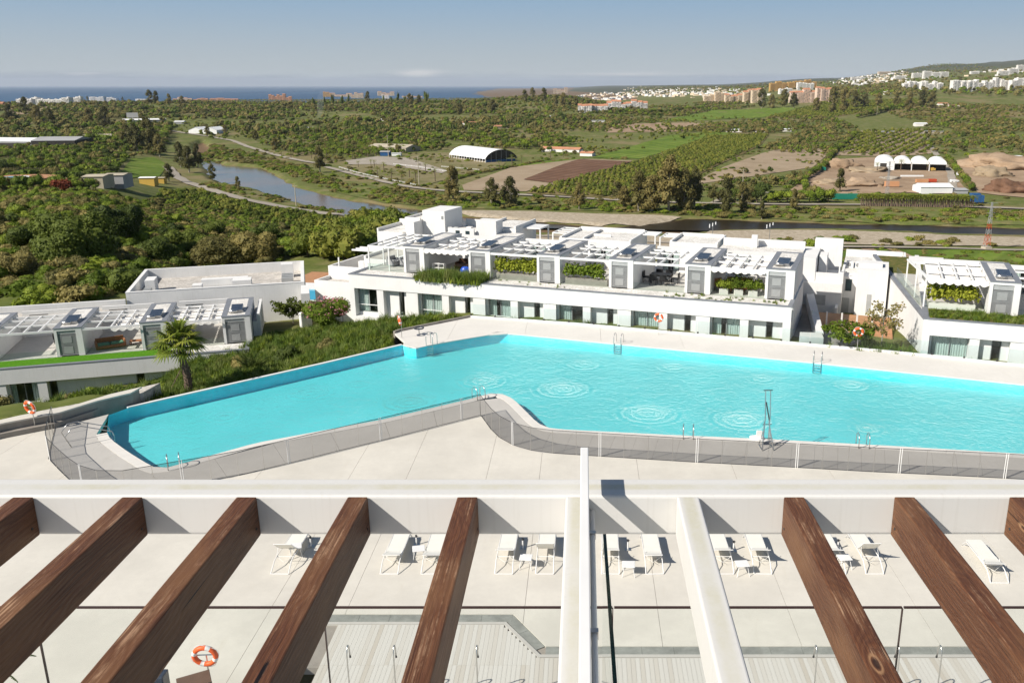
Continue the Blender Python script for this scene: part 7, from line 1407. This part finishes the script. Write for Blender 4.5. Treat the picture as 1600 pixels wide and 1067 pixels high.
# domed workshop with four vaults
p0, a, L = frame2(ray(1366, 266), ray(1476, 269)); dm = empty('domed_sheds', (p0[0], p0[1], zt_(*p0)), a, 'row of four white vaulted sheds in the builders yard', 'shed')
k_ = L / 4.0
for i in range(4):
    w_ = k_ * (1.12 if i == 0 else .96); x0 = 0 if i == 0 else k_ * (i + .12); mb = MB(); n = 12
    for j in range(n):
        t0, t1 = math.pi * j / n, math.pi * (j + 1) / n; f = lambda t: (x0 + w_ / 2 - math.cos(t) * w_ / 2, 6.2 + math.sin(t) * w_ * (.36 if i else .34)); (xa, za), (xb, zb) = f(t0), f(t1); mb.face([(xa, 0, za), (xa, 26, za), (xb, 26, zb), (xb, 0, zb)][::-1]); mb.face([(xa, 0, 6.0), (xb, 0, 6.0), (xb, 0, zb), (xa, 0, za)])
    mb.build('vault', BM['sheet'], dm)
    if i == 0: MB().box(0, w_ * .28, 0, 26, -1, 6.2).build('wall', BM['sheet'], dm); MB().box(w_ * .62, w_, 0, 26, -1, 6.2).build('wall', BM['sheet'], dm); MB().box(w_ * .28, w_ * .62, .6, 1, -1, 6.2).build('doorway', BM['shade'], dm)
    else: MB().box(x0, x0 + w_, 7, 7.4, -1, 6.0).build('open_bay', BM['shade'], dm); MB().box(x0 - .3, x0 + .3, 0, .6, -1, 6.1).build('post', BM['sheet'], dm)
def shed(px0, px1, D, h, label, wall='sheet', roofm='sheet', pitch=2.0, name='farm_shed', cat='shed', openf=False, gable=False):
    q0 = ray(*px0); xe = q0[0] * (px1[0] - CX) / (px0[0] - CX); q1 = ray(*px1); lim = abs(xe - q0[0]) * (.45 if abs(px1[1] - px0[1]) > 1 else .12); p0, a, L = frame2(q0, (xe, q0[1] + max(-lim, min(lim, q1[1] - q0[1])))); r_ = empty(name, (p0[0], p0[1], zt_(*p0)), a, label, cat); MB().box(0, L, 0, D, -2, h).build('wall', BM[wall], r_); mb = MB(); o = .5
    if gable: mb.face([(-o, -o, h), (-o, D + o, h), (L / 2, D + o, h + pitch), (L / 2, -o, h + pitch)][::-1]); mb.face([(L / 2, -o, h + pitch), (L / 2, D + o, h + pitch), (L + o, D + o, h), (L + o, -o, h)][::-1]); mb.face([(0, 0, h), (L, 0, h), (L / 2, 0, h + pitch * .98)])
    else: mb.face([(-o, -o, h), (L + o, -o, h), (L + o, D / 2, h + pitch), (-o, D / 2, h + pitch)]); mb.face([(-o, D / 2, h + pitch), (L + o, D / 2, h + pitch), (L + o, D + o, h), (-o, D + o, h)]); mb.face([(0, 0, h), (0, D / 2, h + pitch), (0, D, h)]); mb.face([(L, 0, h), (L, D, h), (L, D / 2, h + pitch)])
    mb.build('roof', BM[roofm], r_)
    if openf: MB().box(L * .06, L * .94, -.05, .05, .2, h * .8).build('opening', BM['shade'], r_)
    return r_
shed((1438, 303), (1488, 303), 16, 4.5, 'white marquee shed in front of the builders yard', openf=False); shed((1490, 303), (1512, 303), 14, 2.5, 'low grey shed beside the white marquee shed', 'grey', 'grey', .8)
shed((846, 237), (905, 244), 11, 3.2, 'long low building with bright clay roof beyond the hall', 'white', 'tile', 2.2); shed((906, 244), (925, 246), 9, 3, 'short clay roofed stable end beside the long one', 'white', 'tile', 1.8)
shed((-30, 232), (58, 232), 40, 7, 'white warehouse roof at the left edge of the valley', 'grey', 'sheet', 3, openf=True); shed((50, 232), (114, 231), 44, 7.5, 'grey warehouse with dark front at the left', 'shade', 'grey', 3)
shed((125, 224), (165, 222), 24, 5, 'pyramid roofed stone building beside the warehouses', 'buff', 'buff', 4); shed((295, 209), (317, 210), 30, 5, 'left one of the twin white barns', pitch=4, gable=True); shed((317, 209), (340, 210), 30, 5, 'right one of the twin white barns', pitch=4, gable=True)
shed((192, 192), (248, 189), 26, 4, 'long white shed roof in the left woods', 'grey', 'sheet', 2); shed((272, 194), (286, 193), 16, 3.5, 'short white shed roof in the left woods', 'grey', 'sheet', 1.5); shed((574, 236), (640, 240), 28, 4.5, 'pale plastic greenhouse left of the riding hall', 'buff', 'buff', 3); shed((594, 244), (608, 244), 10, 4, 'small blue shed by the greenhouse', 'blue', 'grey', 1)
shed((612, 244), (626, 244), 6, 2.6, 'white container by the greenhouse', 'sheet', 'sheet', .4); shed((130, 291), (160, 291), 15, 4.8, 'buff flat roofed building by the left levee road', 'buff', 'buff', .6, 'pump_house', 'building'); shed((163, 290), (192, 289), 14, 5.4, 'grey pink flat roofed building beside the buff one', 'grey', 'buff', .6, 'pump_house', 'building')
shed((218, 287), (240, 286), 8, 3.6, 'small yellow hut on the paved yard', 'yellow', 'sheet', .5, 'pump_house', 'building'); shed((246, 286), (256, 285), 6, 3.4, 'smallest yellow hut right of the paved yard', 'yellow', 'buff', .4, 'pump_house', 'building')
shed((1135, 207), (1160, 207), 12, 3.6, 'low white farmhouse above the avocado orchard', 'white', 'sheet', 1); shed((1180, 207), (1206, 206), 10, 3.2, 'reddish roofed shed above the avocado orchard', 'white', 'tile', 1.2); shed((1225, 206), (1237, 205), 10, 3.4, 'tiny white hut in the mixed orchard', 'white', 'sheet', 1)
shed((1430, 198), (1448, 199), 16, 4.5, 'white cottage in the middle of the farms on the right', 'white', 'sheet', 1.5); shed((1378, 209), (1398, 209), 8, 2.8, 'long grey shed roof above the spaced orchard', 'grey', 'grey', .8); shed((1446, 209), (1474, 209), 8, 3, 'long shed right of the field track', 'buff', 'grey', .8); shed((1466, 165), (1482, 166), 16, 4, 'white cottage with clay roof below the right terraces', 'white', 'tile', 2); shed((1482, 167), (1500, 167), 10, 3, 'low wing of the cottage below the right terraces', 'white', 'tile', 1)
shed((852, 184), (860, 184), 10, 3, 'tiny white hut by the green windbreak', 'white', 'sheet', .6); shed((868, 185), (888, 184), 10, 3.2, 'white low shed by the green windbreak', 'white', 'sheet', .6); shed((918, 191), (945, 190), 12, 2.6, 'grey low shed by the terraced plots', 'white', 'grey', .5); shed((592, 190), (606, 190), 10, 3.5, 'white cottage on the scrub hill', 'white', 'sheet', 1); shed((720, 196), (745, 197), 12, 4, 'white cottage with clay roof in the orchard belt', 'white', 'tile', 2); shed((775, 202), (800, 198), 12, 4, 'cream cottage with clay roof in the orchard belt', 'cream', 'tile', 2); shed((472, 203), (488, 203), 10, 3, 'small white roof in the palm nursery', 'white', 'sheet', .8)
# building yard details
for u, v, w2, d2, h2, c, lb, ct in [(1393, 293, 10, 3, 4, 'orange', 'orange skip stack in the yard', 'container'), (1440, 287, 9, 3, 3, 'orange', 'orange skip behind the marquee shed', 'container'), (1455, 286, 7, 3, 2.6, 'red', 'red skip behind the marquee shed', 'container'), (1525, 318, 8, 4, 6, 'blue', 'blue truck at the right end of the palm row', 'truck'), (1491, 286, 6, 3, 2.2, 'sheet', 'white van parked by the yard hedge', 'van'), (1502, 275, 7, 3, 2.6, 'sheet', 'white lorry by the yard hedge', 'lorry'), (1456, 268, 5, 3, 3, 'yellow', 'yellow digger in front of the third vault', 'digger'), (1411, 265, 5, 3, 3, 'blue', 'blue lorry in front of the second vault', 'lorry'), (1283, 268, 7, 4, 4, 'green', 'green excavator on the left of the yard', 'excavator'), (1320, 312, 16, 1.5, 3.5, 'green', 'green netted gate at the left of the palm row', 'gate'), (1590, 254, 12, 6, 6, 'sheet', 'white truck on the right edge yard', 'truck'), (1425, 277, 18, 2, 1.2, 'sheet', 'row of white sacks in the yard', 'sacks')]:
    x, y = ray(u, v); r_ = empty(ct, (x, y, zt_(x, y) + .3), 0, lb, ct); MB().box(-w2 / 2, w2 / 2 if ct in ('container', 'gate', 'sacks') else w2 * .2, -d2 / 2, d2 / 2, .5 if ct not in ('gate', 'sacks') else 0, h2).build('body', BM[c], r_)
    if ct not in ('container', 'gate', 'sacks'):
        MB().box(w2 * .22, w2 / 2, -d2 / 2, d2 / 2, .5, h2 * .8).build('cab', BM[c], r_)
        for q in (-.35, .1, .38): mb = MB(); mb.tube([(w2 * q, -d2 / 2 - .05, .5), (w2 * q, d2 / 2 + .05, .5)], .5, 8); mb.build('wheel', BM['shade'], r_)
def heap(u, v, R, h, mat, lb):
    x, y = ray(u, v); mb = MB(); blob(mb, (0, 0, 0), (R, R * .8, h), 4, .45, u * .1); o = mb.build('soil_heap', M[mat], None, True); o.location = (x, y, zt_(x, y)); tag(o, lb, 'soil heap')
heap(1318, 262, 13, 7, 'dirt', 'pointed orange soil heap behind the yard wall'); heap(1345, 290, 16, 5, 'dirt', 'wide low orange soil heap in the yard'); heap(1355, 268, 18, 4, 'sandf', 'flat sandy heap left of the vaults'); heap(1300, 288, 12, 4, 'sandf', 'pale heap at the left of the yard'); heap(1578, 262, 40, 11, 'dirt', 'largest orange soil heap at the right edge'); heap(1550, 275, 16, 7, 'sandf', 'grey sand heap in front of the largest heap'); heap(1578, 300, 15, 8, 'ploughed', 'dark brown heap at the lower right of the yard'); heap(1392, 280, 9, 2, 'road', 'white lime patch heap in the yard')
# palm row with trimmed trunks along the yard
P0, P1 = np.array(ray(1346, 322)), np.array(ray(1520, 325)); stems = []
for k in range(58):
    q = P0 + (P1 - P0) * (k + random.uniform(-.2, .2)) / 57; o = link('trimmed_palm', SH['palm'][k % 2], None, (q[0], q[1], zt_(*q)), random.random() * 6, (1.9, 1.9, 1.15)); tag(o, 'trimmed palm with thick pale trunk in the row fronting the yard', 'palm', 'palms in the row along the yard')
# pylons
def pylon(u, vb, h, label, col, w_=2.2, arms=3):
    x, y = ray(u, vb); r_ = empty('lattice_pylon', (x, y, zt_(x, y)), .2, label, 'pylon'); mb = MB(); L_ = 9; MB().box(-w_ * .75, w_ * .75, -w_ * .75, w_ * .75, -1, 1.6).build('footing', BM['buff'], r_)
    for i in range(L_):
        z0, z1 = h * i / L_, h * (i + 1) / L_; a0, a1 = w_ / 2 * (1 - .8 * i / L_), w_ / 2 * (1 - .8 * (i + 1) / L_); c0 = [(-a0, -a0, z0), (a0, -a0, z0), (a0, a0, z0), (-a0, a0, z0)]; c1 = [(-a1, -a1, z1), (a1, -a1, z1), (a1, a1, z1), (-a1, a1, z1)]
        for j in range(4): q_ = 0 if i in (1, 2, 4) else 1; mb.tube([c0[j], c1[j]], .07, 4, q_, False); mb.tube([c0[j], c1[(j + 1) % 4]], .045, 4, q_, False); mb.tube([c1[j], c0[(j + 1) % 4]], .045, 4, q_, False)
    mb.build('lattice', [BM[col], BM['grey']], r_)
    for k in range(arms): mb = MB(); z = h * (.98 - .1 * k); mb.tube([(-2.6 + .3 * k, 0, z), (2.6 - .3 * k, 0, z)], .1, 4); mb.build('cross_arm', BM['grey'], r_)
pylon(1541, 391, 21, 'red and white lattice pylon on the near river bank at the right', 'red'); pylon(1384, 322, 27, 'grey lattice pylon in front of the builders yard', 'grey'); pylon(490, 161, 40, 'tall lattice pylon on the ridge before the sea', 'buff', 6); pylon(554, 156, 22, 'shorter lattice pylon behind the ridge villa', 'buff', 4)
for u, vb, h, lb in [(463, 322, 13, 'concrete power pole between levee road and river'), (655, 292, 22, 'white street pole beside the paddock'), (607, 246, 22, 'slim mast in front of the greenhouse'), (1159, 320, 22, 'concrete mast on the far river bank'), (1370, 180, 18, 'power pole beside the diagonal track')]:
    x, y = ray(u, vb); r_ = empty('power_pole', (x, y, zt_(x, y)), 0, lb, 'pole'); mb = MB(); mb.tube([(0, 0, -1), (0, 0, h)], [.35, .18], 7); mb.build('mast', BM['buff'], r_); mb = MB(); mb.tube([(-1.6, 0, h - .8), (1.6, 0, h - .8)], .12, 4); mb.build('cross_arm', BM['buff'], r_)
x, y = ray(209, 196); r_ = empty('billboard', (x, y, zt_(x, y)), .1, 'blank grey billboard on a post above the left woods', 'billboard'); mb = MB(); mb.tube([(0, 0, -2), (0, 0, 12)], .5, 7); mb.build('post', BM['grey'], r_); MB().box(-9, 9, -.3, .3, 12, 20).build('panel', BM['grey'], r_)
# community pool on the left
x, y = ray(34, 292); z_ = zt_(x, y) + 4.5; cp = empty('terracotta_pool_terrace', (x, y, z_), .12, 'round terracotta terrace with small blue pool at the left edge', 'pool terrace')
MB().prism([(math.cos(t) * 15 * (1 + .06 * math.sin(3 * t)), math.sin(t) * 16) for t in [2 * math.pi * k / 24 for k in range(24)]], -5, 0).build('terrace', M['terracotta'], cp); MB().prism([(-4 + math.cos(t) * 8, -2 + math.sin(t) * 9 * (1 + .25 * math.sin(2 * t))) for t in [2 * math.pi * k / 24 for k in range(24)]], 0, .12).build('pool_rim', BM['sheet'], cp)
MB().prism([(-4.5 + math.cos(t) * 6.5, -2 + math.sin(t) * 7 * (1 + .25 * math.sin(2 * t))) for t in [2 * math.pi * k / 24 for k in range(24)]], .05, .2).build('pool_water', water2(), cp)
o = link('red_shrub', SH['tree'][0], None, (*ray(100, 305), 0), 0, .9); me_ = SH['tree'][0].copy(); me_.materials[0] = M['f_red']; o.data = me_; o.location.z = zt_(o.location.x, o.location.y) - .5; tag(o, 'rust red tree on the slope left of the buff building', 'tree')
# terrace fences of the paddock
pf = empty('paddock_fence', (0, 0, 0), label='white post and rail fence round the horse paddock', cat='fence')
for seg_ in ([(530, 263), (560, 272), (600, 281), (650, 291)], [(615, 258), (650, 262), (700, 270)], [(690, 262), (760, 268), (780, 264)]):
    R_ = rays(seg_); n = int(sum(math.dist(R_[i], R_[i + 1]) for i in range(len(R_) - 1)) / 9); R2 = resample(R_, n); 
    for i in range(n): a, b = R2[i], R2[i + 1]; mb = MB(); za, zb = zt_(*a) + .9, zt_(*b) + .9; mb.box(a[0] - .12, a[0] + .12, a[1] - .12, a[1] + .12, za - .9, za + .7); mb.build('post', BM['sheet'], pf); mb = MB(); mb.tube([(*a, za + .45), (*b, zb + .45)], .09, 4); mb.tube([(*a, za - .05), (*b, zb - .05)], .09, 4); mb.build('rail', BM['sheet'], pf)
# smoke from a garden fire
x, y = ray(497, 186); mb = MB(); blob(mb, (0, 0, 0), (1, 1, 1), 3, .35, 3); sm = mb.build('smoke_plume', None and [] or [], None, True, kind='stuff'); sm.location = (x + 6, y, zt_(x, y) + 26); sm.scale = (7, 7, 26); sm.rotation_euler = (0, .12, 0)
ms = bpy.data.materials.new('smoke'); ms.use_nodes = True; nn_ = ms.node_tree; nn_.nodes.remove(nn_.nodes['Principled BSDF']); pv = nn_.nodes.new('ShaderNodeVolumePrincipled'); pv.inputs['Density'].default_value = .009; pv.inputs['Color'].default_value = (.75, .8, .9, 1); nn_.links.new(pv.outputs[0], nn_.nodes['Material Output'].inputs['Volume']); sm.data.materials.clear(); sm.data.materials.append(ms)
# ------------------------------------------------------------------ the air over the valley
hz = MB().box(-42000, 42000, -300, 60000, -100, 420).build('haze', [], None, kind='stuff'); mh = bpy.data.materials.new('valley_haze'); mh.use_nodes = True; q_ = mh.node_tree; q_.nodes.remove(q_.nodes['Principled BSDF']); pv = q_.nodes.new('ShaderNodeVolumePrincipled'); pv.inputs['Density'].default_value = 0.000017; pv.inputs['Color'].default_value = (.80, .88, 1.0, 1); pv.inputs['Anisotropy'].default_value = 0.0; q_.links.new(pv.outputs[0], q_.nodes['Material Output'].inputs['Volume']); hz.data.materials.append(mh)
